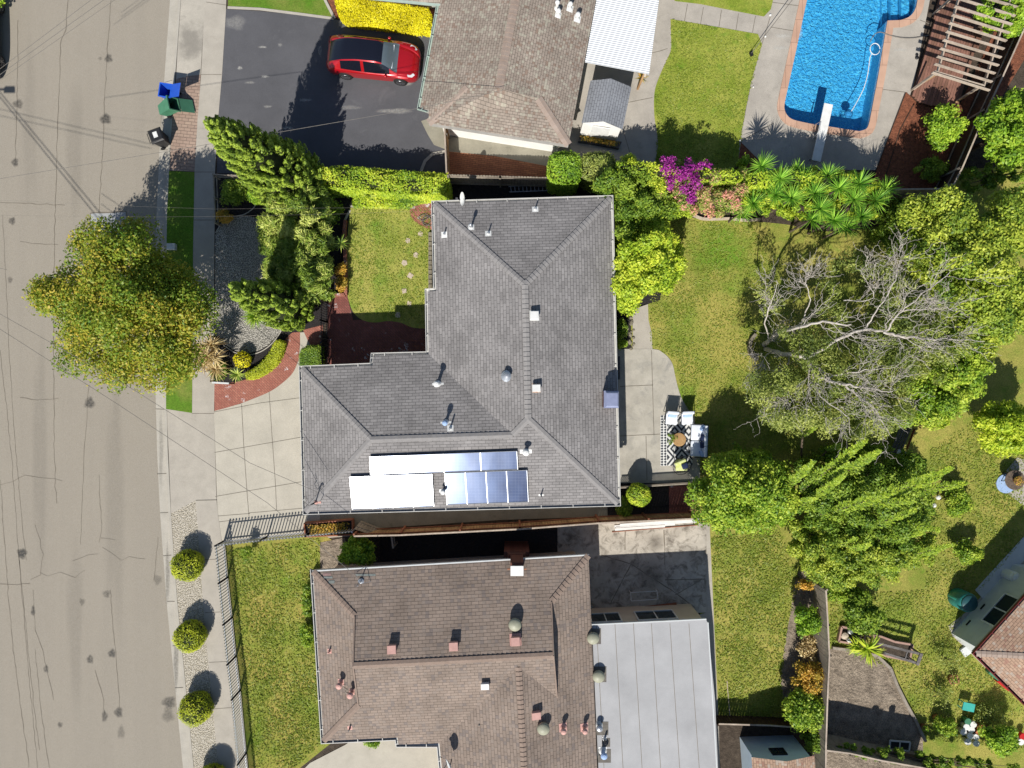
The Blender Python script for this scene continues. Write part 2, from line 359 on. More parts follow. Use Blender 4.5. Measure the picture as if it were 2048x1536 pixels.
MT['blockedge'] = M('edging_block', (.26, .23, .17), (.17, .15, .11), 6, .9, .02)
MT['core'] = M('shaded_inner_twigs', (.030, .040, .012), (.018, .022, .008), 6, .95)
MT['blue_pl'] = M('blue_plastic', (.02, .10, .55), (.018, .08, .45), 3, .35)
MT['green_pl'] = M('green_plastic', (.07, .22, .13), (.055, .17, .10), 3, .4)
MT['black_pl'] = M('black_plastic', (.028, .028, .03), (.02, .02, .022), 3, .4)
MT['tank'] = M('dark_teal_tank', (.03, .22, .19), (.02, .15, .14), 3, .4)
MT['teal'] = M('teal_plastic', (.06, .42, .36), (.05, .34, .3), 3, .4)
MT['orange'] = M('orange_plastic', (.55, .2, .09), (.45, .16, .07), 3, .5)
MT['red_pl'] = M('red_plastic', (.5, .02, .02), (.4, .02, .02), 3, .4)
MT['terracotta'] = M('terracotta_pot', (.36, .16, .09), (.28, .12, .07), 5)
MT['navy'] = M('navy_cushion', (.015, .025, .08), (.01, .02, .06), 8)
MT['ltblue'] = M('light_blue_cushion', (.34, .46, .68), (.28, .40, .62), 6)
MT['cushion'] = M('white_cushion', (.74, .77, .82), (.64, .68, .75), 5, .9)
MT['lime'] = M('lime_cushion', (.5, .56, .14), (.6, .62, .35), 8, .9)
MT['blanket'] = M('beige_liner', (.5, .44, .33), (.4, .35, .26), 8)
MT['tire'] = M('tyre_rubber', (.02, .02, .02), (.015, .015, .015), 9, .8)
def glassy(name, c, r=.1, spec=.5, coat=0, metal=0):
    m, t, b = newmat(name); b.inputs['Base Color'].default_value = c4(c); b.inputs['Roughness'].default_value = r
    b.inputs['Specular IOR Level'].default_value = spec; b.inputs['Coat Weight'].default_value = coat; b.inputs['Coat Roughness'].default_value = .04; b.inputs['Metallic'].default_value = metal
    return m
MT['paint_red'] = glassy('red_car_paint', (.42, .006, .012), .32, .5, 1, .25)
MT['paint_dark'] = glassy('dark_car_paint', (.02, .02, .025), .3, .5, 1, .2)
MT['glass_dark'] = glassy('tinted_glass', (.008, .009, .016), .06, .6)
MT['glass_win'] = glassy('window_glass', (.02, .03, .035), .08, .6)
MT['glass_ws'] = glassy('windscreen_glass', (.10, .13, .15), .08, .7)
MT['lamp_glass'] = glassy('headlight_glass', (.6, .62, .65), .1, .6)
MT['rim'] = glassy('alloy_rim', (.25, .25, .27), .3, .5, 0, .8)
def panel_mat():
    m, t, b = newmat('solar_cells'); 
    br = nd(t, 'TexBrick', offset=0.0); t.links.new(nd(t, 'TexCoord').outputs['Object'], br.inputs['Vector']); br.inputs['Scale'].default_value = 1
    br.inputs['Brick Width'].default_value = .16; br.inputs['Row Height'].default_value = .16; br.inputs['Mortar Size'].default_value = .006
    br.inputs['Color1'].default_value = (.010, .018, .055, 1); br.inputs['Color2'].default_value = (.013, .022, .065, 1); br.inputs['Mortar'].default_value = (.06, .07, .11, 1)
    t.links.new(br.outputs['Color'], b.inputs['Base Color'])
    b.inputs['Specular IOR Level'].default_value = .6; b.inputs['Specular Tint'].default_value = (.30, .46, .88, 1); b.inputs['Coat Weight'].default_value = .8
    t.links.new(rng(t, noise(t, 1.1, 3, stretch=(1, .35, 1)), .3, .7, .20, .27), b.inputs['Roughness']); t.links.new(rng(t, noise(t, .8, 3, stretch=(1, .35, 1)), .3, .7, .15, .20), b.inputs['Coat Roughness']); return m
MT['panel'] = panel_mat()
def corrug():
    m, t, b = newmat('white_corrugated_sheet'); b.inputs['Roughness'].default_value = .45
    s = nd(t, 'SeparateXYZ'); t.links.new(nd(t, 'UVMap').outputs[0], s.inputs[0])
    wv = mth(t, 'SINE', mth(t, 'MULTIPLY', s.outputs['Y'], 2*math.pi/.105))
    c = mix(t, rng(t, wv, -1, 1), (.64, .67, .70), (.78, .79, .80)); t.links.new(c, b.inputs['Base Color']); bump(t, b, wv, .010); return m
MT['corr'] = corrug()
def caustic_plaster():
    m, t, b = newmat('blue_plaster_painted_caustics'); b.inputs['Roughness'].default_value = .8
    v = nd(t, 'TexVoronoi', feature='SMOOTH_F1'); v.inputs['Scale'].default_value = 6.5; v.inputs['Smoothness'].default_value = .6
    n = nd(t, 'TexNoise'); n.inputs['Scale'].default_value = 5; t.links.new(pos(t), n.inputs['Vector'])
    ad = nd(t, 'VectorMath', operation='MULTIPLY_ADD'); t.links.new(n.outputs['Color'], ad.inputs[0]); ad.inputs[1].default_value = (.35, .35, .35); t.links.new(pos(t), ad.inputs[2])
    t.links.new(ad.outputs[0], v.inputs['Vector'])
    c = mix(t, rng(t, v.outputs['Distance'], .25, .7), (.34, .64, .87), (.85, .98, 1.0))  # bright caustic light network painted into the pool floor colour
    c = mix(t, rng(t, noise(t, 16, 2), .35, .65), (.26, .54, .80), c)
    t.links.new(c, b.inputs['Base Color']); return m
MT['caustic_plaster'] = caustic_plaster()
def water():
    m, t, b = newmat('clear_pool_water'); out = t.nodes['Material Output']
    tr = nd(t, 'BsdfTransparent'); tr.inputs[0].default_value = (.36, .80, .97, 1)
    gl = nd(t, 'BsdfGlossy'); gl.inputs['Roughness'].default_value = .08; gl.inputs[0].default_value = (1, 1, 1, 1)
    fr = nd(t, 'Fresnel'); fr.inputs[0].default_value = 1.33
    bp = nd(t, 'Bump'); bp.inputs['Distance'].default_value = .03; t.links.new(noise(t, 6, 3, dist=.8), bp.inputs['Height'])
    t.links.new(bp.outputs[0], gl.inputs['Normal']); t.links.new(bp.outputs[0], fr.inputs['Normal'])
    mx = nd(t, 'MixShader'); t.links.new(fr.outputs[0], mx.inputs[0]); t.links.new(tr.outputs[0], mx.inputs[1]); t.links.new(gl.outputs[0], mx.inputs[2])
    t.links.new(mx.outputs[0], out.inputs[0]); return m
MT['water'] = water()
def stain_m(name, c):
    m, t, b = newmat(name); at = nd(t, 'Attribute', attribute_name='al'); out = t.nodes['Material Output']
    b.inputs['Base Color'].default_value = c4(c); b.inputs['Roughness'].default_value = .8
    tr = nd(t, 'BsdfTransparent'); mx = nd(t, 'MixShader')
    t.links.new(mth(t, 'MULTIPLY', at.outputs['Fac'], rng(t, noise(t, 9, 3), .3, .6, .4, 1)), mx.inputs[0]); t.links.new(tr.outputs[0], mx.inputs[1]); t.links.new(b.outputs[0], mx.inputs[2])
    t.links.new(mx.outputs[0], out.inputs[0]); return m
MT['oil'] = stain_m('oil_stain', (.05, .048, .045)); MT['scuff'] = stain_m('pale_scuff', (.6, .58, .53))

# leaves ------------------------------------------------
L = {}
L['street'] = leafm('green_gold_leaves', (.045, .12, .012), (.17, .22, .02), (.36, .27, .035))
L['conifer'] = leafm('conifer_scales', (.03, .065, .01), (.17, .25, .025), (.33, .42, .05), .2, 1.3)
L['lemon'] = leafm('bright_citrus_leaves', (.04, .105, .012), (.17, .27, .02), (.38, .44, .05), .3, 1.5)
L['dense'] = leafm('mid_green_leaves', (.04, .095, .012), (.125, .20, .02), (.25, .32, .035))
L['yellowgreen'] = leafm('yellow_green_leaves', (.08, .16, .014), (.27, .36, .025), (.48, .50, .05))
L['olive'] = leafm('olive_leaves', (.06, .09, .02), (.17, .21, .04), (.33, .35, .09))
L['yellow'] = leafm('golden_yellow_foliage', (.45, .39, .008), (.80, .72, .012), (.92, .86, .03), .3, 1)
L['ball'] = leafm('clipped_golden_leaves', (.11, .15, .006), (.26, .30, .012), (.42, .44, .03), .25)
L['blade'] = leafm('long_strap_blades', (.028, .065, .010), (.15, .22, .024), (.40, .42, .11), .2)
L['palm'] = leafm('palm_blades', (.03, .10, .012), (.13, .28, .025), (.30, .46, .06), .3)
L['magenta'] = leafm('magenta_bracts', (.20, .012, .16), (.42, .025, .33), (.60, .09, .48), .3, 1)
L['pinkmix'] = leafm('pink_tinged_leaves', (.06, .13, .02), (.22, .27, .05), (.55, .22, .2), .3)
L['brown'] = leafm('bronze_straps', (.09, .055, .025), (.28, .20, .08), (.55, .45, .24), .2)
L['autumn'] = leafm('rusty_leaves', (.08, .10, .015), (.30, .22, .03), (.55, .30, .05), .3)
L['vine'] = leafm('bright_vine_leaves', (.05, .12, .012), (.19, .33, .02), (.40, .52, .05), .3, 1.3)
L['grassblade'] = leafm('grass_blades', (.13, .19, .018), (.21, .265, .032), (.34, .34, .075), .35, 1.3)

def leafmesh(name, P, N, size, asp, mat, parent, jit=.6, lfbase=None, along=None, loc=None, upb=.55):
    n = len(P)
    if n == 0: return None
    N = N + np.array([-.08, -.3, 1])*upb + RNG.normal(0, jit, (n, 3)); N /= np.linalg.norm(N, axis=1, keepdims=True)+1e-9
    if along is None: A = RNG.normal(0, 1, (n, 3))
    else: A = along + RNG.normal(0, .25, (n, 3))
    A -= N*np.sum(A*N, 1, keepdims=True); A /= np.linalg.norm(A, axis=1, keepdims=True)+1e-9
    B = np.cross(N, A); s = size*RNG.uniform(.6, 1.35, (n, 1))
    V = np.empty((n, 4, 3)); V[:, 0] = P - A*s*.5; V[:, 1] = P + B*s*asp*.5 + A*s*.05 + N*s*.06; V[:, 2] = P + A*s*.5; V[:, 3] = P - B*s*asp*.5 + A*s*.05 + N*s*.06
    off = wloc(parent) if parent else (Vector(loc) if loc is not None else Vector((0, 0, 0)))
    V -= np.array([[list(off)]])
    me = bpy.data.meshes.new(name); me.vertices.add(4*n); me.vertices.foreach_set('co', V.astype('f').ravel())
    me.loops.add(4*n); me.loops.foreach_set('vertex_index', np.arange(4*n, dtype=np.int32)); me.polygons.add(n)
    me.polygons.foreach_set('loop_start', np.arange(n, dtype=np.int32)*4); me.polygons.foreach_set('loop_total', np.full(n, 4, np.int32))
    lf = (RNG.uniform(0, 1, n) if lfbase is None else np.clip(lfbase + RNG.normal(0, .18, n), 0, 1))
    at = me.attributes.new('lf', 'FLOAT', 'POINT'); at.data.foreach_set('value', np.repeat(lf, 4).astype('f'))
    me.materials.append(mat); me.update(calc_edges=True)
    o = bpy.data.objects.new(name, me); COL.objects.link(o)
    if parent: o.parent = parent
    else: o.location = off
    return o
def clump_pts(C, R, n, fill=.75, up=.15):
    """C (k,3) centres, R (k,3) radii -> n points on the clumps, outward normals"""
    k = len(C); vol = (R[:, 0]*R[:, 1]*R[:, 2])**(2/3.); idx = RNG.choice(k, n, p=vol/vol.sum())
    D = RNG.normal(0, 1, (n, 3)); D[:, 2] += up; D /= np.linalg.norm(D, axis=1, keepdims=True)
    r = RNG.uniform(fill**3, 1.12, (n, 1))**(1/3.)
    return C[idx] + D*R[idx]*r, D, idx
def tree(name, label, cat, cx, cy, rx, ry, z0, z1, leaf, nl=14000, size=.17, ncl=45, clr=.3, asp=.55, trunk=None, tr=.14, group=None, seed=None, poly=None, edge=.45, jit=.7):
    nl = int(nl*1.3); size = size*.9
    """crown centred at photo pixel (cx,cy) with photo radii rx,ry at its mid height"""
    zc = (z0+z1)/2; c = G(cx, cy, zc); R = np.array([rx*PM(zc), ry*PM(zc), (z1-z0)/2])
    base = Vector((c.x, c.y, 0)) if trunk is None else Vector((G(*trunk).x, G(*trunk).y, 0))
    t = thing(name, label, cat, base, group=group)
    D = RNG.normal(0, 1, (ncl, 3)); D[:, 2] = np.abs(D[:, 2])*1.1 - .35; D /= np.linalg.norm(D, axis=1, keepdims=True)
    rr = RNG.uniform(.35, .88, (ncl, 1)); C = np.array(c)[None] + D*R[None]*rr
    cr = clr*min(R[0], R[1]); RR = np.stack([cr*RNG.uniform(.7, 1.35, ncl), cr*RNG.uniform(.7, 1.35, ncl), cr*RNG.uniform(.55, .95, ncl)], 1)
    if poly is not None:
        pts = []
        X = np.array([p[0] for p in poly]); Y = np.array([p[1] for p in poly])
        while len(pts) < ncl:
            px = RNG.uniform(X.min(), X.max()); py = RNG.uniform(Y.min(), Y.max())
            if inside(px, py, poly):
                dd = min(segd(px, py, poly[q][:2], poly[(q+1) % len(poly)][:2]) for q in range(len(poly))); zt = z0+(z1-z0)*(edge+(.95-edge)*min(1, dd/(.55*min(rx, ry)))**.7); z = RNG.uniform(z0 + (zt-z0)*.5, zt); g = G(px, py, z); pts.append((g.x, g.y, z))
        C = np.array(pts)
    P, N, idx = clump_pts(C, RR, nl, .42); P = P+RNG.normal(0, .04+cr*.05, P.shape)
    cl = RNG.uniform(.28, .85, ncl)
    leafmesh('crown', P, N, size, asp, leaf, t, jit, lfbase=cl[idx])
    m = MB(); top = Vector((c.x, c.y, z0+(z1-z0)*.45)); mid = base.lerp(top, .5)
    m.tube([base, mid, top], [tr, tr*.8, tr*.5], 8)
    for i in range(0, ncl, 2):
        q = Vector(C[i]); a = base.lerp(top, random.uniform(.5, .95)); m.tube([a, a.lerp(q, .5)+Vector((0, 0, .1)), q], [tr*.35, tr*.2, tr*.07], 5)
    m.build('trunk', MT['bark_t'], t); return t
def inside(x, y, poly):
    c = False; n = len(poly); j = n-1
    for i in range(n):
        xi, yi = poly[i][:2]; xj, yj = poly[j][:2]
        if (yi > y) != (yj > y) and x < (xj-xi)*(y-yi)/(yj-yi)+xi: c = not c
        j = i
    return c
def pts_in(poly, n):
    X = [p[0] for p in poly]; Y = [p[1] for p in poly]; out = []
    while len(out) < n:
        x = random.uniform(min(X), max(X)); y = random.uniform(min(Y), max(Y))
        if inside(x, y, poly): out.append((x, y))
    return out
def hedge(name, label, cat, poly, h, leaf, nl, size=.1, asp=.5, z0=0, group=None, lump=.12, round_=.25, jit=.5, partname='foliage', blade=False, topz=True):
    """hedge: outline given in photo pixels at its top height; leafy skin on top and sides round a twiggy core"""
    W = [G(x, y, h) for x, y in poly]; c = sum(W, Vector())/len(W); base = Vector((c.x, c.y, z0))
    t = thing(name, label, cat, base, group=group)
    P = []; N = []
    XY = [(p.x, p.y) for p in W]
    if area2(XY) < 0: XY = XY[::-1]
    n = len(XY); per = sum(math.dist(XY[i], XY[(i+1) % n]) for i in range(n)); ar = abs(area2(XY))/2
    nt_ = int(nl*ar/(ar+per*h*.6)); 
    for x, y in pts_in(XY, nt_):
        dmin = min(segd(x, y, XY[i], XY[(i+1) % n]) for i in range(n)) if round_ > 0 else 9
        rz_ = h - max(0, round_-dmin)**2/max(round_, .01)*.9 + random.uniform(-lump, lump*.6) + lump*math.sin(x*3.1+y*1.7)*math.cos(y*2.9)
        P.append((x, y, rz_)); N.append((0, 0, 1))
    for i in range(n):
        a = XY[i]; b = XY[(i+1) % n]; l = math.dist(a, b); k = int((nl-nt_)*l/per); nx, ny = (b[1]-a[1])/max(l, 1e-6), -(b[0]-a[0])/max(l, 1e-6)
        for _ in range(k):
            s = random.random(); zz = random.uniform(z0+.03, h-round_*.3); o = random.uniform(-.06, .05)
            P.append((a[0]+(b[0]-a[0])*s+nx*o, a[1]+(b[1]-a[1])*s+ny*o, zz)); N.append((nx, ny, .2))
    P = np.array(P); N = np.array(N)
    lf = .5+.28*np.sin(P[:, 0]*2.3+1.3*np.sin(P[:, 1]*1.9))*np.cos(P[:, 1]*2.7)
    leafmesh(partname, P, N, size, asp, leaf, t, jit, lfbase=lf)
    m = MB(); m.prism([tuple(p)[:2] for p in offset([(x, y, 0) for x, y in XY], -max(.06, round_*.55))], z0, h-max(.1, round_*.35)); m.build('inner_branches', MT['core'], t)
    return t
def segd(x, y, a, b):
    dx, dy = b[0]-a[0], b[1]-a[1]; L2 = dx*dx+dy*dy+1e-12; t = max(0, min(1, ((x-a[0])*dx+(y-a[1])*dy)/L2)); return math.hypot(x-a[0]-t*dx, y-a[1]-t*dy)
def ball(name, label, cat, cx, cy, r, leaf, nl=2600, size=.07, h=None, group=None, z=None):
    z = r*.95 if z is None else z; c = G(cx, cy, z); t = thing(name, label, cat, (c.x, c.y, 0), group=group)
    D = RNG.normal(0, 1, (nl, 3)); D /= np.linalg.norm(D, axis=1, keepdims=True); D = D[D[:, 2] > -.75]
    ph = RNG.uniform(0, 6, 3); wob = 1+.055*np.sin(D[:, :1]*4+ph[0])*np.cos(D[:, 1:2]*5+ph[1])+.03*np.sin(D[:, 2:]*7+ph[2])
    P = np.array(c)[None]+D*np.array([[r, r, r*.92]])*RNG.uniform(.90, 1.04, (len(D), 1))*wob
    leafmesh('foliage', P, D, size, .5, leaf, t, .5, lfbase=.5+.3*np.sin(D[:, 0]*3+ph[0])*np.cos(D[:, 1]*4+ph[1]))
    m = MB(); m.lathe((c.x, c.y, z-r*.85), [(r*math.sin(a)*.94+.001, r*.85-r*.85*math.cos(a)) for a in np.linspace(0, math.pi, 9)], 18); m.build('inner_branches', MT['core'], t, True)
    m = MB(); m.tube([(c.x, c.y, 0), (c.x, c.y, z)], .05, 6); m.build('stem', MT['bark_t'], t); return t
def rosette(name, label, cat, cx, cy, z, length, nb, leaf, wid=.05, droop=.5, up=.35, group=None, stem=True, pn='blades', parent=None, c=None):
    """spiky plant: arching strap leaves round one head"""
    c = G(cx, cy, z) if c is None else c
    t = thing(name, label, cat, (c.x, c.y, 0), group=group) if parent is None else parent
    vs = []; fs = []; lf = []
    for i in range(nb):
        a = 2*math.pi*(i+random.random()*.7)/nb*1.0 + i*2.4; e = random.uniform(up-.35, up+.75); l = length*random.uniform(.7, 1.1)
        d = Vector((math.cos(a), math.sin(a), 0)); s = Vector((-d.y, d.x, 0)); p = c.copy(); v = (d*math.cos(e)+Vector((0, 0, math.sin(e)))); prev = None; f = random.random()
        for k in range(5):
            wk = wid*(.55, 1, .85, .5, .04)[k]*.5; b = len(vs); vs += [p-s*wk, p+s*wk]; lf += [f, f]
            if prev is not None: fs.append((prev, prev+1, b+1, b))
            prev = b; p = p+v*(l/4); v = (v+Vector((0, 0, -droop*.35))).normalized()
    off = wloc(t); me = bpy.data.meshes.new(pn); me.from_pydata([tuple(v-off) for v in vs], [], fs); at = me.attributes.new('lf', 'FLOAT', 'POINT'); at.data.foreach_set('value', np.array(lf, 'f'))
    me.materials.append(leaf); o = bpy.data.objects.new(pn, me); COL.objects.link(o); o.parent = t
    if stem and parent is None and z > .25:
        m = MB(); m.tube([(c.x, c.y, 0), (c.x, c.y, z)], .06, 7); m.build('stem', MT['bark_t'], t)
    return t

# ground patches ---------------------------------------
def patch(name, px, mat, z, smooth=0, kind='structure', label=None, cat=None, parent=None, thick=0):
    if smooth: px = catmull(px, smooth, True)
    P = [G(x, y, z) for x, y in px]
    if area2([(p.x, p.y) for p in P]) < 0: P = P[::-1]
    m = MB()
    if thick: m.prism([(p.x, p.y) for p in P], z-thick, z)
    else: m.poly(P)
    o = m.build(name, mat, parent)
    if parent is None: tag(o, label or None, cat, kind=kind)
    return o
def strips(name, lines, wd, mat, z, parent=None, jit=0, kind=None):
    m = MB()
    for ln in lines:
        wv = wd
        if isinstance(ln[0], (int, float)): wv = ln[0]; ln = ln[1:]
        P = [G(x, y, z) for x, y in ln]
        if jit:
            Q = [P[0]]
            for a, b in zip(P[:-1], P[1:]):
                n = max(1, int((b-a).length/.3))
                for k in range(1, n+1): Q.append(a.lerp(b, k/n)+Vector((random.gauss(0, jit), random.gauss(0, jit), 0)))
            P = Q
        L_ = []; 
        for i, p in enumerate(P):
            d = (P[min(i+1, len(P)-1)]-P[max(i-1, 0)]).normalized(); s = Vector((-d.y, d.x, 0))*wv/2*(1 if not jit else random.uniform(.5, 1.3)); L_.append((p+s, p-s))
        vs = [q for ab in L_ for q in ab]; m.add(vs, [(2*i+1, 2*i+3, 2*i+2, 2*i) for i in range(len(L_)-1)])
    o = m.build(name, mat, parent)
    if kind: o['kind'] = kind
    return o
def stains(name, lst, mat, z, parent):
    vs = []; fs = []; al = []
    for x, y, rx, ry, a0 in lst:
        c = G(x, y, z); n = 18; b = len(vs); vs.append(c); al.append(a0)
        for rr, aa in ((.55, a0*.85), (1, 0)):
            for i in range(n):
                a = 2*math.pi*i/n; k = rr*(1+.12*math.sin(3*a+x)+.1*math.sin(5*a+y)); vs.append(c+Vector((math.cos(a)*rx*PM()*k, math.sin(a)*ry*PM()*k, 0))); al.append(aa)
        for i in range(n):
            j = (i+1) % n; fs.append((b, b+1+i, b+1+j)); fs.append((b+1+i, b+1+n+i, b+1+n+j, b+1+j))
    off = wloc(parent); me = bpy.data.meshes.new(name); me.from_pydata([tuple(v-off) for v in vs], [], fs); at = me.attributes.new('al', 'FLOAT', 'POINT'); at.data.foreach_set('value', np.array(al, 'f'))
    me.materials.append(mat); o = bpy.data.objects.new(name, me); COL.objects.link(o); o.parent = parent; return o
# ======================= GROUND AND SURFACES =======================
from mathutils.geometry import tessellate_polygon
PW = [(1639, -120), (1593, 95), (1570, 200), (1568, 216), (1573, 230), (1586, 240), (1620, 248), (1680, 258), (1718, 263), (1733, 257), (1739, 240), (1756, 150), (1774, 42), (1800, 41), (1818, 34), (1830, 18), (1836, -10), (1840, -120)]
PWs = PW[:2] + catmull(PW[2:7], 4) + catmull(PW[8:11], 4) + [PW[11], PW[12]] + catmull(PW[13:17], 4) + [PW[17]]
HOLE = [Vector((G(x, y).x, G(x, y).y, 0)) for x, y in PWs]
def holed(name, W, z, mat):
    O = [Vector((x, y, 0)) for x, y in W]; tr = tessellate_polygon([O, HOLE]); V = [(p.x, p.y, z) for p in O+HOLE]
    fs = []
    for a, b, c in tr:
        A, B, C = Vector(V[a]), Vector(V[b]), Vector(V[c]); fs.append((a, b, c) if (B-A).cross(C-A).z > 0 else (a, c, b))
    m = MB(); m.add(V, fs); return tag(m.build(name, mat), kind='structure')
def sheet(name, x0, y0, x1, y1, z, mat):
    m = MB(); m.poly([(x0, y0, z), (x1, y0, z), (x1, y1, z), (x0, y1, z)]); o = m.build(name, mat); tag(o, kind='structure'); return o
holed('ground', [(-600, -600), (600, -600), (600, 600), (-600, 600)], -.16, MT['ground'])
KE = [(342, -300), (340, 0), (328, 165), (319, 300), (313, 430), (310, 600), (311, 780), (314, 900), (320, 1025), (333, 1203), (350, 1375), (366, 1536), (392, 1850)]   # asphalt edge
sf = 16
road_px = [(-900, -300)] + KE + [(-900, 1850)]
road = patch('road', road_px, MT['road'], -.12)
def sh(ln, d): return [(x+d, y) for x, y in ln]
patch('gutter_pan', KE + sh(KE, 17.5)[::-1], MT['conc_kerb'], -.112)
# kerb: a real step
kb = MB(); A = [G(x+17, y, 0) for x, y in KE]; Bk = [G(x+22, y, 0) for x, y in KE]
for i in range(len(A)-1):
    a0, a1, b0, b1 = A[i], A[i+1], Bk[i], Bk[i+1]; dn = Vector((0, 0, -.15)); up = Vector((0, 0, .028))
    kb.add([a0+dn, a1+dn, a1+up, a0+up, b0+up, b1+up, b0+dn, b1+dn], [(0, 1, 2, 3), (3, 2, 5, 4), (4, 5, 7, 6)])
tag(kb.build('kerb', MT['conc_kerb']), kind='structure')
# yard slab
W = [G(x+21.5, y, 0) for x, y in KE]; W = [(p.x, p.y) for p in W] + [(60, -60), (60, 60)]
holed('soil', W, 0, MT['soil'])
K21 = sh(KE, 22)
# verge pieces between kerb and sidewalk
patch('driveway_apron', [(363, -40), (362, 0), (355, 100), (352, 158), (375, 152), (401, 150), (404, 100), (411, 0), (412, -40)], MT['conc_apron'], .012)
patch('brick_verge', [(352, 158), (375, 152), (401, 149), (397, 230), (389, 343), (338, 341), (342, 260)], MT['paver'], .016)
patch('verge_grass', [(338, 342), (389, 344), (386, 500), (385, 700), (384, 826), (332, 818), (332, 700), (332, 560), (334, 430)], MT['lawn_strip'], .03)
patch('driveway_apron', [(333, 818), (384, 826), (428, 826), (433, 1000), (391, 1003), (342, 1027), (337, 900)], MT['conc_side'], .012)
patch('gravel_strip', [(342, 1027), (391, 1001), (396, 1060), (404, 1180), (413, 1290), (424, 1400), (437, 1540), (460, 1700), (405, 1700), (388, 1536), (372, 1375), (355, 1203)], MT['gravel'], .014)
side = patch('sidewalk', [(412, -60), (410, 0), (402, 150), (395, 240), (389, 344), (386, 500), (385, 700), (384, 827), (428, 827), (430, 700), (428, 600), (430, 344), (436, 240), (444, 150), (452, 18), (454, -60)], MT['conc_side'], .022)
side2 = patch('sidewalk', [(391, 1001), (433, 1000), (436, 1030), (443, 1080), (450, 1090), (456, 1155), (465, 1235), (473, 1310), (481, 1378), (493, 1505), (512, 1690), (460, 1700), (437, 1540), (424, 1400), (413, 1290), (404, 1180), (396, 1060)], MT['conc_side'], .022)
strips('joint', [[(389, 344), (430, 344)], [(402, 149), (443, 149)], [(384, 827), (428, 827)], [(386, 440), (430, 440)], [(386, 560), (428, 560)], [(412, 4), (452, 10)], [(385, 690), (430, 690)]], .03, MT['joint'], .027, side)
strips('joint', [[(391, 1001), (433, 1000)], [(410, 1225), (446, 1224)], [(427, 1418), (465, 1415)], [(401, 1120), (440, 1118)], [(418, 1325), (455, 1323)]], .03, MT['joint'], .027, side2)
strips('joint', [[(311+y_*0, y_), (333, y_+1)] for y_ in (818,)] + [[(314, 948), (336, 947)], [(320, 1026), (343, 1025)], [(326, 1112), (350, 1110)], [(334, 1203), (354, 1203)], [(345, 1292), (366, 1290)], [(350, 1376), (372, 1375)], [(329, 165), (352, 158)], [(320, 300), (342, 300)]], .03, MT['joint'], -.1, side2)
# road cracks, seams and stains
CR = [[.03, (136, 0), (131, 60), (122, 80), (119, 160), (116, 230), (113, 330), (110, 430), (108, 520), (107, 700), (108, 900), (110, 950), (113, 1008)],
 [.03, (222, 0), (214, 110), (205, 300), (200, 380), (198, 425)], [.024, (178, 770), (172, 860), (168, 900), (165, 1000), (160, 1090)],
 [.02, (0, 700), (12, 810), (22, 900), (28, 980), (36, 1090), (46, 1220), (58, 1360), (75, 1536)], [.03, (0, 960), (12, 1130), (25, 1290), (42, 1420), (58, 1536)],
 [.03, (36, 1100), (48, 1220), (60, 1340), (78, 1500)], [.024, (66, 1180), (70, 1260), (85, 1300), (95, 1345), (108, 1400)], [.024, (70, 1300), (80, 1400), (90, 1480), (98, 1536)],
 [.02, (0, 970), (25, 962), (50, 950), (80, 955), (110, 958), (125, 962)], [.024, (70, 1050), (80, 1080), (85, 1110), (80, 1150), (62, 1160)],
 [.02, (80, 1145), (95, 1152), (120, 1145), (150, 1155), (170, 1140)], [.02, (145, 1122), (165, 1115), (175, 1110), (195, 1108)], [.02, (205, 1095), (230, 1110), (243, 1122), (260, 1114), (290, 1118)],
 [.024, (198, 950), (200, 1010), (203, 1060), (198, 1085)], [.02, (202, 1076), (230, 1080)], [.03, (0, 1168), (20, 1170), (60, 1168)], [.03, (40, 483), (80, 488), (115, 490)], [.03, (40, 795), (75, 800), (118, 796)],
 [.03, (316, 1075), (312, 1120), (308, 1160)], [.03, (36, 40), (34, 200), (30, 330)], [.03, (0, 405), (60, 408), (130, 410)], [.02, (5, 430), (12, 560), (18, 700), (28, 860), (40, 1000), (52, 1120)],
 [.03, (220, 1180), (235, 1350), (240, 1420)], [.03, (190, 1340), (205, 1390), (210, 1430)]]
strips('crack', CR, .05, MT['crack'], -.112, road, jit=.018)
stains('oil_stain', [(316, 560, 5, 60, .22), (322, 900, 5, 90, .2), (335, 1150, 5, 70, .3), (352, 1330, 6, 60, .35), (325, 240, 4, 50, .25), (150, 300, 20, 160, .10), (80, 900, 18, 260, .10), (230, 1000, 22, 300, .10), (150, 1250, 18, 200, .10), (60, 250, 16, 200, .08),(217, 117, 9, 10, .6), (36, 208, 12, 10, .55), (211, 238, 13, 12, .7), (30, 325, 8, 10, .6), (24, 442, 8, 9, .6), (179, 806, 12, 13, .65), (44, 1107, 11, 12, .85), (66, 1222, 5, 12, .6), (213, 1188, 9, 9, .4),
   (224, 1307, 9, 10, .7), (180, 1319, 8, 10, .6), (237, 1425, 10, 12, .65), (209, 1433, 7, 13, .55), (338, 1405, 16, 14, .6), (336, 1430, 14, 18, .35), (120, 1450, 6, 7, .5), (164, 1204, 7, 8, .35), (242, 1465, 9, 16, .3), (315, 1160, 10, 12, .3), (200, 117, 5, 4, .3), (92, 1338, 6, 9, .5), (20, 560, 6, 8, .4)], MT['oil'], -.108, road)
pad = patch('concrete_patch', [(180, 427), (215, 425), (252, 423), (254, 470), (252, 500), (181, 500)], MT['pad'], -.106)
strips('joint', [[(180, 500), (180, 427), (215, 425), (252, 423), (254, 500)]], .06, MT['crack'], -.102, pad, jit=.01)

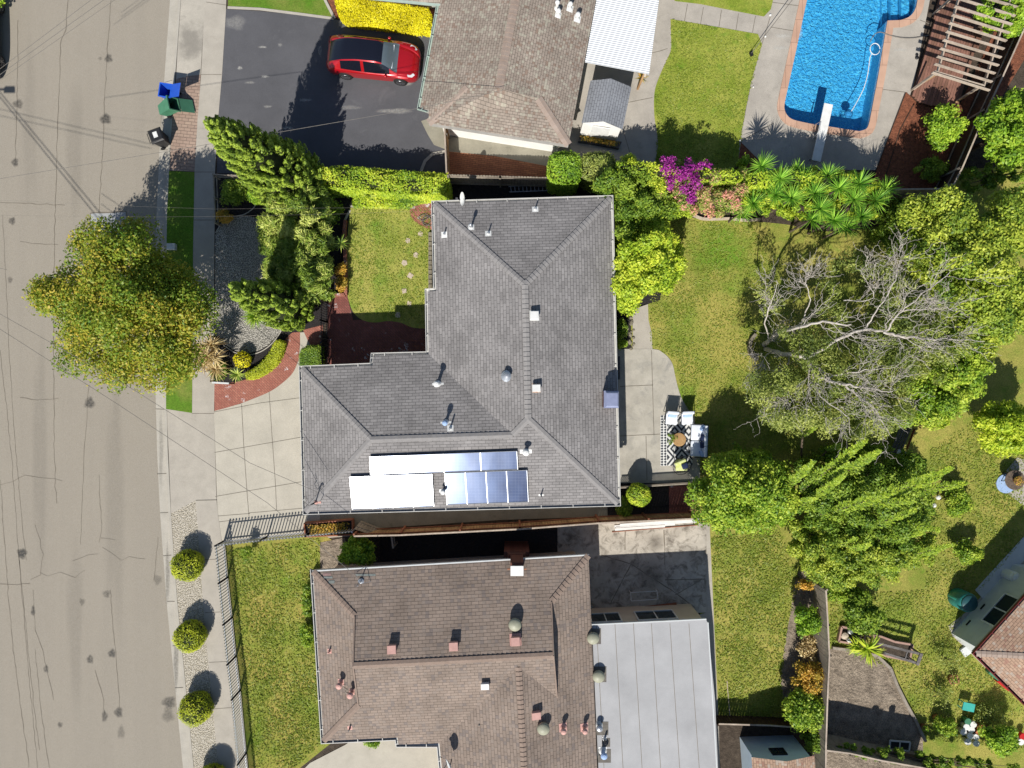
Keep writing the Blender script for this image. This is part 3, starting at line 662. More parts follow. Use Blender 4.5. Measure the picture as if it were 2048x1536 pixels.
# ---- property with the pool (top) ----
bt = patch('driveway', [(452, 18), (520, 22), (600, 30), (665, 38), (690, 42), (760, 52), (862, 65), (905, 66), (905, 350), (640, 352), (434, 346), (436, 240), (444, 150)], MT['blacktop'], .012)
stains('scuff', [(525, 94, 10, 2.5, .5), (480, 136, 6, 4, .5), (530, 153, 9, 3, .5), (790, 222, 40, 6, .35), (810, 168, 18, 4, .4), (575, 256, 16, 3, .4), (535, 213, 10, 3, .3), (470, 45, 25, 16, .25), (640, 100, 5, 14, .25), (610, 200, 16, 4, .3), (700, 215, 25, 5, .2), (500, 165, 12, 3, .3), (560, 90, 5, 4, .3)], MT['scuff'], .017, bt)
patch('lawn', [(457, -60), (456, 14), (520, 17), (600, 26), (668, 36), (655, 12), (645, -10), (640, -60)], MT['lawn_strip'], .02)
strips('lawn_edging', [[(455, 15), (520, 18), (600, 28), (668, 37)], [(669, 37), (656, 12), (645, -10), (640, -60)]], .14, MT['conc_kerb'], .045, kind='structure')
patch('flower_bed', [(652, -60), (655, 0), (672, 36), (760, 49), (866, 62), (870, 20), (760, -60)], MT['bark'], .024)
# concrete apron by its gate and south walk
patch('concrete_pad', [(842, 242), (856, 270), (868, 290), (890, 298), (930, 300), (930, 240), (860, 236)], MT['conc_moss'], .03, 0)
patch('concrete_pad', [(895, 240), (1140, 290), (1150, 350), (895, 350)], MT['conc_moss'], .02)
patch('brick_patio', [(897, 303), (990, 312), (1098, 333), (1098, 356), (897, 356)], MT['brick_top'], .032)
strips('planter_edging', [[(842, 342), (850, 322), (865, 308), (890, 303)]], .16, MT['conc_kerb'], .06, kind='structure')
# yard concrete and lawns
yc = patch('yard_concrete', [(1120, -60), (1340, -60), (1342, 340), (1120, 340)], MT['conc_deck'], .010)
strips('joint', [[(1335, 97), (1320, 102), (1250, 118)], [(1305, 195), (1255, 205)], [(1247, 262), (1258, 300), (1264, 322)]], .035, MT['joint'], .015, yc)
holed('pool_deck', [tuple(G(x, y))[:2] for x, y in [(1340, -160), (1890, -160), (1824, 185), (1790, 270), (1740, 366), (1340, 366)]], .014, MT['conc_deck'])
LW = catmull([(1341, 38), (1342, 70), (1342, 98), (1336, 115), (1322, 145), (1311, 175), (1308, 200), (1309, 235), (1314, 265), (1316, 290), (1311, 320)], 5)
patch('lawn', LW + [(1308, 345), (1476, 345), (1479, 285), (1490, 225), (1503, 160), (1524, 88), (1516, 68), (1430, 53)], MT['lawn_top'], .030)
patch('lawn', [(1349, -60), (1349, 2), (1400, 8), (1470, 22), (1528, 33), (1542, 18), (1546, 0), (1552, -60)], MT['lawn_top'], .030)
jn = [[(1375, 8), (1369, 42)], [(1407, 14), (1401, 48)], [(1443, 20), (1438, 53)], [(1477, 27), (1472, 60)], [(1511, 32), (1505, 65)], [(1541, 32), (1524, 88), (1503, 160), (1479, 285)], [(1541, 4), (1600, 12)], [(1541, 54), (1588, 62)],
      [(1480, 283), (1540, 250), (1548, 246)], [(1760, 178), (1815, 185)], [(1840, 40), (1860, 48)]]
strips('joint', [[(a[0], a[1]) for a in l] for l in jn], .035, MT['joint'], .020, kind='structure')
stains('worn_patch', [(1565, 72, 18, 5, .6), (1560, 96, 20, 5, .5), (1800, 100, 18, 4, .5), (1575, 300, 14, 16, .25), (1600, 60, 6, 20, .3)], MT['scuff'], .024, yc)
# pool (hole is modelled as deep basin: deck is cut round it below)
# ---- main house yard ----
patch('flower_bed', [(431, 347), (900, 345), (900, 420), (700, 425), (700, 590), (655, 595), (655, 640), (560, 780), (430, 775)], MT['mulch'], .008)
patch('gravel_bed', catmull([(431, 470), (440, 452), (462, 437), (495, 432), (524, 444), (540, 480), (545, 540), (560, 600), (566, 650), (553, 672), (536, 690), (515, 702), (490, 706), (468, 700), (446, 685), (430, 668)], 5) + [(430, 560)], MT['gravel_gray'], .020)
strips('bed_edging', [[(431, 466)] + catmull([(440, 450), (462, 435), (490, 428), (510, 412), (506, 400)], 4), catmull([(566, 655), (553, 676), (536, 694), (515, 706), (490, 710), (468, 704), (446, 689), (431, 674)], 4)], .05, MT['conc_kerb'], .05, kind='structure')
dr = patch('driveway', [(428, 826), (429, 820), (480, 808), (530, 785), (565, 750), (590, 715), (598, 665), (622, 664), (640, 720), (700, 1034), (700, 1072), (560, 1084), (442, 1094), (436, 1040), (434, 1000)], MT['conc'], .012)
strips('joint', [[(429, 905), (610, 873)], [(430, 993), (612, 962)], [(428, 824), (520, 806), (612, 794)], [(436, 1032), (500, 1027)], [(483, 808), (488, 900), (494, 985), (498, 1033)], [(538, 782), (544, 872), (551, 970), (553, 1020)], [(497, 1026), (612, 1016)], [(436, 1044), (470, 1040)]], .03, MT['joint'], .017, dr)
patch('brick_path', [(428, 765)] + catmull([(445, 768), (480, 762), (518, 750), (545, 732), (560, 708), (570, 680), (585, 665)], 5) + [(600, 664), (600, 690)] + catmull([(597, 720), (586, 745), (566, 765), (540, 783), (500, 800), (465, 812), (429, 822)], 5), MT['brick_path'], .020)
patch('brick_path', [(606, 660), (645, 650), (645, 698), (626, 698), (615, 680)], MT['brick_path'], .024)
patch('brick_courtyard', [(655, 592), (694, 590), (700, 615), (706, 640), (760, 640), (862, 640), (900, 640), (900, 780), (655, 780)], MT['brick_court'], .016)
patch('lawn', [(700, 415), (870, 412), (870, 655)] + catmull([(850, 657), (825, 655), (800, 645), (775, 642), (750, 645), (725, 640), (707, 625), (697, 600), (694, 585)], 4) + [(693, 500)], MT['lawn_front'], .028)
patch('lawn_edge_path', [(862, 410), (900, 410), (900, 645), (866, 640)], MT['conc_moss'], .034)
patch('brick_landing', [(882, 388)] + catmull([(860, 392), (835, 402), (820, 418), (824, 436), (840, 450), (866, 461)], 5) + [(890, 461), (890, 388)], MT['brick_path'], .040)
strips('lawn_border', [[(700, 412), (760, 413), (830, 415)], [(692, 590), (691, 520), (689, 460), (690, 440), (700, 420)]], .12, MT['conc_kerb'], .05, kind='structure')
patch('side_yard_soil', [(892, 352), (1250, 350), (1250, 440), (892, 440)], MT['mulch'], .012)
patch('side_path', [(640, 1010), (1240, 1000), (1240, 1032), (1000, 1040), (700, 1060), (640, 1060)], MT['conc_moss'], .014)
# back yards
patch('lawn', [(1215, 330), (1480, 330), (1800, 350), (1900, 340), (2600, 300), (2600, 1900), (1400, 1900), (1400, 1060), (1380, 1040), (1380, 960), (1215, 960)], MT['lawn_back'], .010)
patch('planting_bed', [(1222, 395), (1300, 395), (1340, 500), (1320, 600), (1262, 620), (1262, 705), (1222, 705)], MT['mulch'], .020)
patch('planting_bed', catmull([(1380, 435), (1440, 440), (1500, 442), (1580, 450), (1620, 460), (1700, 462), (1790, 440), (1850, 400)], 4) + [(1850, 340), (1300, 340), (1300, 400)], MT['soil'], .024)
patch('garden_path', [(1265, 612), (1296, 608), (1297, 640), (1303, 665), (1305, 700), (1266, 700)], MT['conc_side'], .020)
pt = patch('patio', [(1205, 698), (1305, 698)] + catmull([(1318, 700), (1334, 712), (1345, 728), (1350, 750), (1356, 775), (1365, 800), (1385, 830)], 4) + [(1400, 900), (1400, 966), (1205, 966)], MT['conc_patio'], .030)
strips('joint', [[(1303, 700), (1305, 770), (1308, 870)], [(1240, 773), (1306, 770)], [(1240, 872), (1325, 868)], [(1292, 872), (1294, 960)]], .035, MT['joint'], .035, pt)
patch('planting_bed', [(1215, 966), (1390, 966), (1390, 1040), (1215, 1040)], MT['mulch'], .022)
patch('brick_patio', [(1338, 970), (1385, 968), (1390, 1034), (1338, 1030)], MT['brick_court'], .036)
cp = patch('patio', [(1115, 1045), (1413, 1045), (1413, 1225), (1180, 1235), (1115, 1235)], MT['conc_dirty'], .026)
strips('joint', [[(1202, 1110), (1262, 1128), (1350, 1185), (1390, 1215)], [(1262, 1128), (1222, 1205)], [(1328, 1060), (1330, 1130)], [(1410, 1158), (1330, 1160)], [(1250, 1100), (1250, 1062)], [(1350, 1190), (1405, 1158)]], .05, MT['crack'], .031, cp, jit=.008)
patch('dirt_strip', [(760, 1064), (1115, 1060), (1115, 1150), (760, 1160)], MT['mulch'], .016)
patch('yard_edging', [(1413, 1045), (1419, 1045), (1426, 1200), (1437, 1440), (1445, 1700), (1360, 1700), (1380, 1235), (1413, 1225)], MT['conc_side'], .034)
patch('lawn', [(450, 1088), (640, 1065), (680, 1090), (670, 1200), (670, 1480), (600, 1536), (560, 1560), (499, 1560), (481, 1378), (465, 1235), (456, 1155)], MT['lawn_weed'], .020)
patch('driveway', [(585, 1560), (620, 1526), (690, 1490), (720, 1470), (940, 1440), (940, 1700), (560, 1700)], MT['conc'], .026)
patch('bare_soil', [(640, 1085), (690, 1075), (700, 1130), (640, 1150)], MT['drysoil'], .028)
patch('bare_soil', catmull([(1590, 1165), (1600, 1140), (1618, 1150), (1624, 1200), (1622, 1300), (1622, 1440), (1575, 1420), (1562, 1370), (1568, 1300), (1580, 1230)], 3, True), MT['drysoil'], .016)
patch('dirt_yard', [(1437, 1445), (1640, 1440), (1640, 1700), (1437, 1700)], MT['soil'], .020)
# ======================= POOL =======================
zf = -1.05
pool = thing('swimming_pool', 'rectangular blue swimming pool with terracotta coping and a step bay in its upper right corner', 'swimming pool', (G(1690, 60).x, G(1690, 60).y, 0))
hp = [(p.x, p.y) for p in HOLE]
if area2(hp) < 0: hp = hp[::-1]
m = MB(); n = len(hp); m.add([(x, y, zf) for x, y in hp]+[(x, y, 0.03) for x, y in hp], [(i, i+n, (i+1) % n+n, (i+1) % n) for i in range(n)]); m.poly([(x, y, zf) for x, y in hp]); m.build('basin', MT['caustic_plaster'], pool)
m = MB(); m.poly([(x, y, -.14) for x, y in offset([(x, y, 0) for x, y in hp], -.002) for x, y in [(x, y)]] if False else [(p.x, p.y, -.14) for p in offset([(x, y, 0) for x, y in hp], -.003)]); m.build('water', MT['water'], pool)
oc = offset([(x, y, 0) for x, y in hp], .37); m = MB()
m.add([(x, y, .05) for x, y in hp]+[(p.x, p.y, .05) for p in oc]+[(x, y, -.02) for x, y in hp]+[(p.x, p.y, .0) for p in oc],
      [(i, (i+1) % n, (i+1) % n+n, i+n) for i in range(n)]+[(i, i+2*n, (i+1) % n+2*n, (i+1) % n) for i in range(n)]+[(i+n, (i+1) % n+n, (i+1) % n+3*n, i+3*n) for i in range(n)])
m.build('coping', MT['coping'], pool)
m = MB()
for k, (xa, xb) in enumerate(((1780, 1792), (1793, 1808), (1809, 1826))):
    a, b = G(xa, -100), G(xb, -100); c, d = G(xa+1, 33-4*k), G(xb, 33-5*k)
    z = -.85+.25*k; m.prism([(a.x-k*.0, a.y), (c.x, c.y), (d.x, d.y), (b.x, b.y)][::1], zf+.01, z)
m.build('step', MT['caustic_plaster'], pool)
# diving board
dbd = thing('diving_board', 'long white diving board reaching over the pool end on a low stand', 'diving board', G(1640, 300))
a = G(1657, 208, .55); b = G(1632, 322, .5)
m = MB(); m.bar(a, b, .46, .055); m.build('board', MT['white'], dbd)
u = (a-b).normalized(); s_ = Vector((-u.y, u.x, 0))
for q in (.06, .45):
    m = MB(); p = b.lerp(a, q)
    for k in (-1, 1): m.bar((p.x+s_.x*k*.16, p.y+s_.y*k*.16, 0), (p.x+s_.x*k*.16, p.y+s_.y*k*.16, p.z-.03), .06, .06)
    m.bar(p+s_*.2-Vector((0, 0, .06)), p-s_*.2-Vector((0, 0, .06)), .07, .06); m.build('stand', MT['galv'], dbd)
m = MB(); q = b.lerp(a, .42)+s_*.33
m.tube([(q.x, q.y, 0), q+Vector((0, 0, .25)), q+u*.15+Vector((0, 0, .4)), q+u*.6+Vector((0, 0, .4)), (q.x+u.x*.75, q.y+u.y*.75, 0)], .02, 6); m.build('handrail', MT['galv'], dbd)
# cleaner hose and floating ring
t = thing('pool_cleaner', 'white pool cleaner hose with a loop afloat near the right edge', 'pool cleaner', G(1745, 110, -.1))
c = G(1750, 98, -.1); m = MB(); m.tube([c+Vector((math.cos(a_)*.26, math.sin(a_)*.3, 0)) for a_ in np.linspace(0, 2*math.pi*.95, 20)], .022, 6)
m.tube([G(x, y, -.1) for x, y in catmull([(1744, 106), (1740, 115), (1738, 130), (1735, 150), (1728, 175), (1718, 196), (1708, 214), (1703, 222)], 4)], .022, 6); m.build('hose', MT['white'], t)
m = MB(); c = G(1697, 227, -.3); m.lathe(c, [(.2, -.08), (.24, 0), (.14, .12), (.02, .14)], 12); m.build('head', MT['ltblue'], t, True)
o = MB().tube([G(x, y, .06 if y < 76 or x > 1778 else -.09) for x, y in catmull([(1740, 84), (1748, 70), (1760, 64), (1778, 70), (1800, 75), (1825, 76), (1850, 72), (1875, 66)], 4)], .022, 6).build('garden_hose', MT['wire'], loc=G(1800, 72)); tag(o, 'black hose running from the pool edge to the pergola deck', 'hose')
for (x, y, ww, lb) in ((1540, 31, .06, 'white pool light box at the corner of the upper walk'), (1530, 74, .05, 'small white sprinkler cap below the walk corner'), (1506, 175, .04, 'small white cap half way down the lawn edge'), (1479, 282, .05, 'white cap at the lower end of the lawn edge')):
    c = G(x, y); m = MB(); m.lathe((c.x, c.y, 0), [(ww, .02), (ww, .07), (ww*.6, .1)], 10); o = m.build('deck_fitting', MT['white'], loc=(c.x, c.y, 0)); tag(o, lb, 'fitting', 'white fittings along the pool deck edge')
c = G(1833, 116); m = MB(); m.lathe((c.x, c.y, .014), [(.09, 0), (.1, .05), (.05, .08)], 10); m.lathe((c.x, c.y+.16, .014), [(.07, 0), (.08, .04), (.04, .06)], 10); tag(m.build('deck_drain', MT['black'], loc=(c.x, c.y, 0)), 'small black fitting on the deck right of the pool', 'fitting')

# ======================= ROOF TOOLS =======================
def eplane(a, b, pitch, inside_):
    d = Vector((b.x-a.x, b.y-a.y)).normalized(); n = Vector((-d.y, d.x))
    if n.dot(Vector((inside_[0]-a.x, inside_[1]-a.y))) < 0: n = -n
    A = n.x*pitch; B = n.y*pitch; return (A, B, a.z-A*a.x-B*a.y, n)
def ray(px, py, pl):
    dx, dy = (px-1024)/SP, (768-py)/SP; t = (H-pl[2])/(1+pl[0]*dx+pl[1]*dy); return Vector((dx*t, dy*t, H-t))
def meet(p, q, r):
    Mx = np.array([[p[0], p[1], -1], [q[0], q[1], -1], [r[0], r[1], -1]]); v = np.linalg.solve(Mx, -np.array([p[2], q[2], r[2]])); return Vector(v)
def along(p, q, py=None, px=None):   # point on the line of two planes that shows at photo row py (or column px)
    lo, hi = -60.0, 60.0
    A = np.array([[p[0]-q[0], p[1]-q[1]]]); d = np.array([-(p[1]-q[1]), p[0]-q[0]]); d /= np.linalg.norm(d)
    c = np.linalg.lstsq(A, np.array([q[2]-p[2]]), rcond=None)[0]
    best = None
    for k in range(4001):
        s = lo+(hi-lo)*k/4000; x, y = c+d*s; z = p[0]*x+p[1]*y+p[2]
        if z > 20: continue
        X, Y = PX(Vector((x, y, z))); e = abs(Y-py) if py is not None else abs(X-px)
        if best is None or e < best[0]: best = (e, Vector((x, y, z)))
    return best[1]
def roofmesh(faces, mat, parent, name='roof', eave=None, thick=.16):
    """faces: (points, plane) ; uv = metres along the eave and up the slope"""
    m = MB(); m.uv = []
    for pts, pl in faces:
        nrm = Vector((0, 0, 0))
        for i in range(len(pts)): a, b = pts[i], pts[(i+1) % len(pts)]; nrm += a.cross(b)
        if nrm.z < 0: pts = pts[::-1]
        m.poly(pts); n = pl[3]; e = Vector((n.y, -n.x)); k = math.sqrt(1+(pl[0]**2+pl[1]**2))
        for p in pts: m.uv.append((p.x*e.x+p.y*e.y+50, (p.x*n.x+p.y*n.y)*k+50))
    return m.build(name, mat, parent)
def caps(segs, mat, parent, drop=.30, wd=.15, step=.22):
    for a, b in segs:
        m = MB(); d = (b-a); L_ = d.length; d.normalize(); s = Vector((-d.y, d.x, 0)).normalized(); n = max(1, int(L_/step)); dz = abs(d.z) > .06; dr = drop*wd*(.72 if dz else 1)
        vs = []; fs = []
        for k in range(n):
            for pp, hh in ((a+d*(L_*k/n), .048), (a+d*(L_*(k+1)/n), .02)):
                i = len(vs); vs += [pp+s*wd+Vector((0, 0, hh-dr)), pp+Vector((0, 0, hh)), pp-s*wd+Vector((0, 0, hh-dr))]
                if i: fs += [(i-3, i, i+1, i-2), (i-2, i+1, i+2, i-1)]
        m.add(vs, fs); m.build('ridge_cap', mat, parent)
def gutter(ev, mat, parent, skip=(), strap=1.75, mstrap=None):
    n = len(ev); o1 = offset(ev, .10); o2 = offset(ev, .13); m = MB()
    for i in range(n):
        if i in skip: continue
        j = (i+1) % n; u = Vector((0, 0, .03)); dn = Vector((0, 0, -.10))
        m.add([o1[i]+u, o1[j]+u, o2[j]+u, o2[i]+u, o1[i]+dn, o1[j]+dn, o2[j]+dn, o2[i]+dn, ev[i]+dn-Vector((0, 0, .0)), ev[j]+dn], [(0, 1, 2, 3), (3, 2, 6, 7), (0, 4, 5, 1), (4, 8, 9, 5), (7, 6, 5, 4)])
        d = o2[j]-o2[i]; L_ = d.length; k = int(L_/strap)
        for q in range(k+1):
            p = o2[i].lerp(o2[j], (q+.5)/(k+1)); nn = (o1[i]-o2[i]); 
            dd = d.normalized(); s = Vector((dd.y, -dd.x, 0)); s = s if s.dot(o2[i]-ev[i]) > 0 else -s
            m.bar(p-s*.16+Vector((0, 0, .035)), p+Vector((0, 0, .035)), .035, .012)
    return m.build('gutter', mat, parent)
def walls(ev, inset, z1, mat, parent, z0=0.0, soff=True, name='wall'):
    w_ = offset(ev, -inset); n = len(w_); P = [(p.x, p.y) for p in w_]
    if area2(P) < 0: P = P[::-1]
    m = MB(); m.prism(P, z0-.02, z1-.19); m.build(name, mat, parent)
    m = MB(); E = [(p.x, p.y) for p in ev]
    if area2(E) < 0: E = E[::-1]
    m.prism(E, z1-.18, z1-.015); m.build('eave_board', MT['soffit'], parent); return w_
def opening(parent, a, b, frac, wd, sill, ht, name='window', outward=1, frame='white', glass='glass_win', mull=1):
    """window or door set on wall line a-b (world), frac along it"""
    a = Vector((a.x, a.y, 0)); b = Vector((b.x, b.y, 0)); d = (b-a).normalized(); s = Vector((d.y, -d.x, 0))*outward; c = a.lerp(b, frac)
    m = MB(); z0 = sill; z1 = sill+ht; f = .06
    for (p, q, r) in ((c-d*(wd/2), c-d*(wd/2-f), 0), (c+d*(wd/2-f), c+d*(wd/2), 0)): m.bar(p.lerp(q, .5)+Vector((0, 0, z0))+s*.03, p.lerp(q, .5)+Vector((0, 0, z1))+s*.03, f, .07)
    for z in (z0+f/2, z1-f/2): m.bar(c-d*(wd/2-f)+Vector((0, 0, z))+s*.03, c+d*(wd/2-f)+Vector((0, 0, z))+s*.03, .07, f)
    for k in range(mull): p = c+d*(wd*((k+1)/(mull+1)-.5)); m.bar(p+Vector((0, 0, z0+f))+s*.03, p+Vector((0, 0, z1-f))+s*.03, .045, .06)
    o = m.build(name, MT[frame], parent)
    m = MB(); m.bar(c-d*(wd/2-f)+Vector((0, 0, (z0+z1)/2))+s*.012, c+d*(wd/2-f)+Vector((0, 0, (z0+z1)/2))+s*.012, .02, ht-2*f); m.build('pane', MT[glass], o)
    return o
# roof fittings ------------------------------------------------
def on(pl, x, y): p = ray(x, y, pl); return p
def pipe_vent(par, pl, x, y, r=.035, h=.35, capr=0, mat='galv', flash='white', fs=.15, fw=None, name='vent_pipe'):
    top = ray(x, y, (pl[0], pl[1], pl[2]+h)); p = Vector((top.x, top.y, pl[0]*top.x+pl[1]*top.y+pl[2])); m = MB()
    m.tube([p-Vector((0, 0, .05)), p+Vector((0, 0, h))], r, 10); 
    if capr: m.lathe(p+Vector((0, 0, h-.05)), [(capr*.9, 0), (capr, .03), (capr, .1), (capr*.6, .16), (.01, .18)], 14)
    o = m.build(name, MT[mat], par)
    m = MB(); g = Vector((-pl[0], -pl[1], 1)).normalized(); n = pl[3]; e = Vector((n.y, -n.x, 0)); up = Vector((n.x, n.y, math.hypot(pl[0], pl[1]))).normalized()
    fw = fw or fs
    c = p+g*.012; m.add([c-e*fw-up*fs, c+e*fw-up*fs, c+e*fw+up*fs, c-e*fw+up*fs], [(0, 1, 2, 3)] if (e.cross(up)).z > 0 else [(3, 2, 1, 0)]); m.lathe(p, [(r*2.2, .0), (r*1.2, .1)], 12)
    m.build('flashing', MT[flash], o); return o
def box_vent(par, pl, x, y, wx=.34, wy=.36, h=.22, mat='white', flash=None, name='box_vent'):
    top = ray(x, y, (pl[0], pl[1], pl[2]+h)); p = Vector((top.x, top.y, pl[0]*top.x+pl[1]*top.y+pl[2])); n = pl[3]; a = math.atan2(n.y, n.x)-math.pi/2
    m = MB(); m.box(p+Vector((0, 0, h*.4)), (wx*.82, wy*.82, h*.9), a); m.box(p+Vector((0, 0, h-.03)), (wx, wy, .07), a, rx=math.atan(math.hypot(pl[0], pl[1]))*.6, taper=.9)
    o = m.build(name, MT[mat], par)
    if flash:
        g = Vector((-pl[0], -pl[1], 1)).normalized(); e = Vector((n.y, -n.x, 0)); up = Vector((n.x, n.y, math.hypot(pl[0], pl[1]))).normalized(); c = p+g*.013; f = wx*.62
        m = MB(); m.add([c-e*f-up*f, c+e*f-up*f, c+e*f+up*f, c-e*f+up*f], [(0, 1, 2, 3)] if (e.cross(up)).z > 0 else [(3, 2, 1, 0)]); m.build('flashing', MT[flash], o)
    return o
def dome_vent(par, pl, x, y, r=.33, h=.42, mat='olive_dome', flash=None, name='dome_vent'):
    top = ray(x, y, (pl[0], pl[1], pl[2]+h)); p = Vector((top.x, top.y, pl[0]*top.x+pl[1]*top.y+pl[2]))
    m = MB(); m.lathe(p-Vector((0, 0, .1)), [(r*.55, 0), (r*.55, h-.1)], 18); m.lathe(p+Vector((0, 0, h-.2)), [(r*.98, 0), (r, .03), (r*.97, .08), (r*.8, .14), (r*.45, .19), (.02, .21)], 26)
    o = m.build(name, MT[mat], par, True)
    if flash:
        m = MB(); m.box(p+Vector((.05, 0, .012)), (r*2.4, r*2.5, .012)); m.build('tar_collar', MT[flash], o)
    return o

# ======================= MAIN HOUSE (grey roof) =======================
P4 = .333; e0 = 2.9
NW, NE, SE, SW, W1, W2 = [G(x, y, e0) for x, y in ((868, 407), (1221, 396), (1236, 1007), (611, 1024), (603, 737), (745, 731))]
ins = G(1050, 700, e0); gin = G(800, 880, e0)
PN = eplane(NW, NE, P4, ins); PE = eplane(NE, SE, P4, ins); PS = eplane(SW, SE, P4, ins); PWm = eplane(NW, G(872, 582, e0), P4, ins)
PGW = eplane(SW, W1, P4, gin); PGN = eplane(W1, W2, P4, gin)
Na = meet(PN, PE, PWm); Sa = meet(PE, PS, PWm); Wa = meet(PGW, PGN, PS); Ge = meet(PGN, PS, PWm)
W4 = along(PGN, PWm, py=708); W3 = ray(747, 711, PGN); Q1 = ray(872, 582, PWm); Q2 = ray(855, 583, PWm)
Q1 = Vector((Q1.x, Q1.y, Q1.z))
print('main ridge px', [tuple(round(v) for v in PX(p)) for p in (Na, Sa, Wa, Ge, W4)], 'z', Na.z, Sa.z, Wa.z, Ge.z)
main = thing('grey_roof_house', 'L-shaped house under a grey shingle hip roof with solar panels, in the middle', 'house', (G(1030, 700).x, G(1030, 700).y, 0))
rf = roofmesh([([NW, NE, Na], PN), ([NE, SE, Sa, Na], PE), ([SE, SW, Wa, Ge, Sa], PS), ([SW, W1, Wa], PGW), ([W1, W2, W3, W4, Ge, Wa], PGN), ([NW, Na, Sa, Ge, W4, Q2, Q1], PWm)], MT['gray_shingle'], main)
caps([(NW, Na), (NE, Na), (Na, Sa), (SE, Sa), (SW, Wa), (W1, Wa), (Wa, Ge), (Ge, Sa)], MT['cap_gray'], rf)
ev = [NW, NE, SE, SW, W1, W2, W3, W4, Q2, Q1]
gutter(ev, MT['gutter_white'], main, strap=1.6)
wl = walls(ev, .5, 2.72, MT['wall_beige'], main)
for i, fr, wd, si, ht, nm in ((0, .3, 1.4, 1.1, 1.1, 'window'), (0, .72, 1.2, 1.2, 1.0, 'window'), (1, .12, 1.8, .9, 1.2, 'window'), (1, .3, 1.5, .9, 1.2, 'window'), (1, .55, 2.4, .05, 2.05, 'sliding_door'), (1, .85, 1.5, .9, 1.2, 'window'),
                              (2, .3, 1.2, 1.1, 1.1, 'window'), (2, .55, .9, 1.2, .9, 'window'), (9, .5, 2.0, .9, 1.2, 'window'), (7, .5, .95, .05, 2.05, 'front_door')):
    a, b = wl[i], wl[(i+1) % len(wl)]; opening(main, a, b, fr, wd, si, ht, nm, outward=(1 if area2([(p.x, p.y) for p in wl]) > 0 else -1))
a, b = wl[3], wl[4]; d = (b-a).normalized(); s = Vector((-1, 0, 0)); c = a.lerp(b, .52); m = MB()
for k in range(5): m.bar(Vector((c.x, c.y, .25+.44*k))-d*2.4+s*.03, Vector((c.x, c.y, .25+.44*k))+d*2.4+s*.03, .05, .42)
m.build('garage_door', MT['white'], main)
# solar panels (each one a part of the house, with its frame)
PSp = (PS[0], PS[1], PS[2]+.15, PS[3])
def solar(q, tiltx=0, tilty=0):
    P = [ray(x, y, PSp) for x, y in q]; c = sum(P, Vector())/4; P = [c+(p-c)*.985 for p in P]
    for p in P: p.z += (p.x-c.x)*tiltx+(p.y-c.y)*tilty
    nrm = (P[1]-P[0]).cross(P[2]-P[0]).normalized()
    if nrm.z < 0: nrm = -nrm
    me = MB(); me.add(P+[p-nrm*.035 for p in P], [(3, 2, 1, 0), (4, 5, 6, 7), (0, 1, 5, 4), (1, 2, 6, 5), (2, 3, 7, 6), (3, 0, 4, 7)])
    o = me.build('solar_panel', MT['panel'], main)
    fm = MB()
    for i in range(4): a, b = P[i]+nrm*.004, P[(i+1) % 4]+nrm*.004; fm.bar(a, b, .022, .045)
    fm.build('frame', MT['galv'], o)
    lg = MB()
    for i in range(4):
        p = c+(P[i]-c)*.8; lg.bar(p-nrm*.035, Vector((p.x, p.y, PS[0]*p.x+PS[1]*p.y+PS[2])), .04, .04)
    lg.build('rail', MT['darkgrey'], o)
def lerp2(a, b, f): return (a[0]+(b[0]-a[0])*f, a[1]+(b[1]-a[1])*f)
TL, TR, BR_, BL_ = (739, 913), (1034, 902), (1036, 939), (741, 950)
for k in range(4): solar([lerp2(TL, TR, k/4), lerp2(TL, TR, (k+1)/4), lerp2(BL_, BR_, (k+1)/4), lerp2(BL_, BR_, k/4)], random.gauss(0, .004), random.gauss(0, .003))
for (A1, A2, A3, A4) in (((699, 953), (864, 947), (868, 1013), (705, 1019)), ((889, 946), (1054, 940), (1057, 1004), (894, 1010))):
    for k in range(4): solar([lerp2(A1, A2, k/4), lerp2(A1, A2, (k+1)/4), lerp2(A4, A3, (k+1)/4), lerp2(A4, A3, k/4)], random.gauss(0, .004), random.gauss(0, .003))
# vents on the grey roof
pipe_vent(main, PWm, 887, 466, .035, .4); pipe_vent(main, PN, 941, 450, .05, .5, .09); pipe_vent(main, PN, 976, 464, .035, .35); pipe_vent(main, PN, 1071, 415, .035, .35)
pipe_vent(main, PGN, 873, 768, .08, .62, .15, 'white', 'white', .06, .28, 'flue'); pipe_vent(main, PGN, 890, 846, .07, .45, .13, 'ltblue', 'white', .05, .26, 'flue'); pipe_vent(main, PGN, 899, 858, .04, .45)
pipe_vent(main, PWm, 1014, 752, .13, .3, .19, 'galv', 'galv', .16, None, 'round_vent'); pipe_vent(main, PS, 1052, 905, .09, .5, .16, 'white', 'white', .10, .28, 'flue')
pipe_vent(main, PS, 886, 984, .07, .4, .13, 'white', 'white', .08, .22, 'flue'); pipe_vent(main, PS, 1083, 993, .03, .45, 0, 'darkgrey', 'white', .05, .12)
box_vent(main, PE, 1069, 630, .38, .42, .3, 'white', 'white'); box_vent(main, PE, 1073, 776, .34, .4, .26, 'white', 'rust')
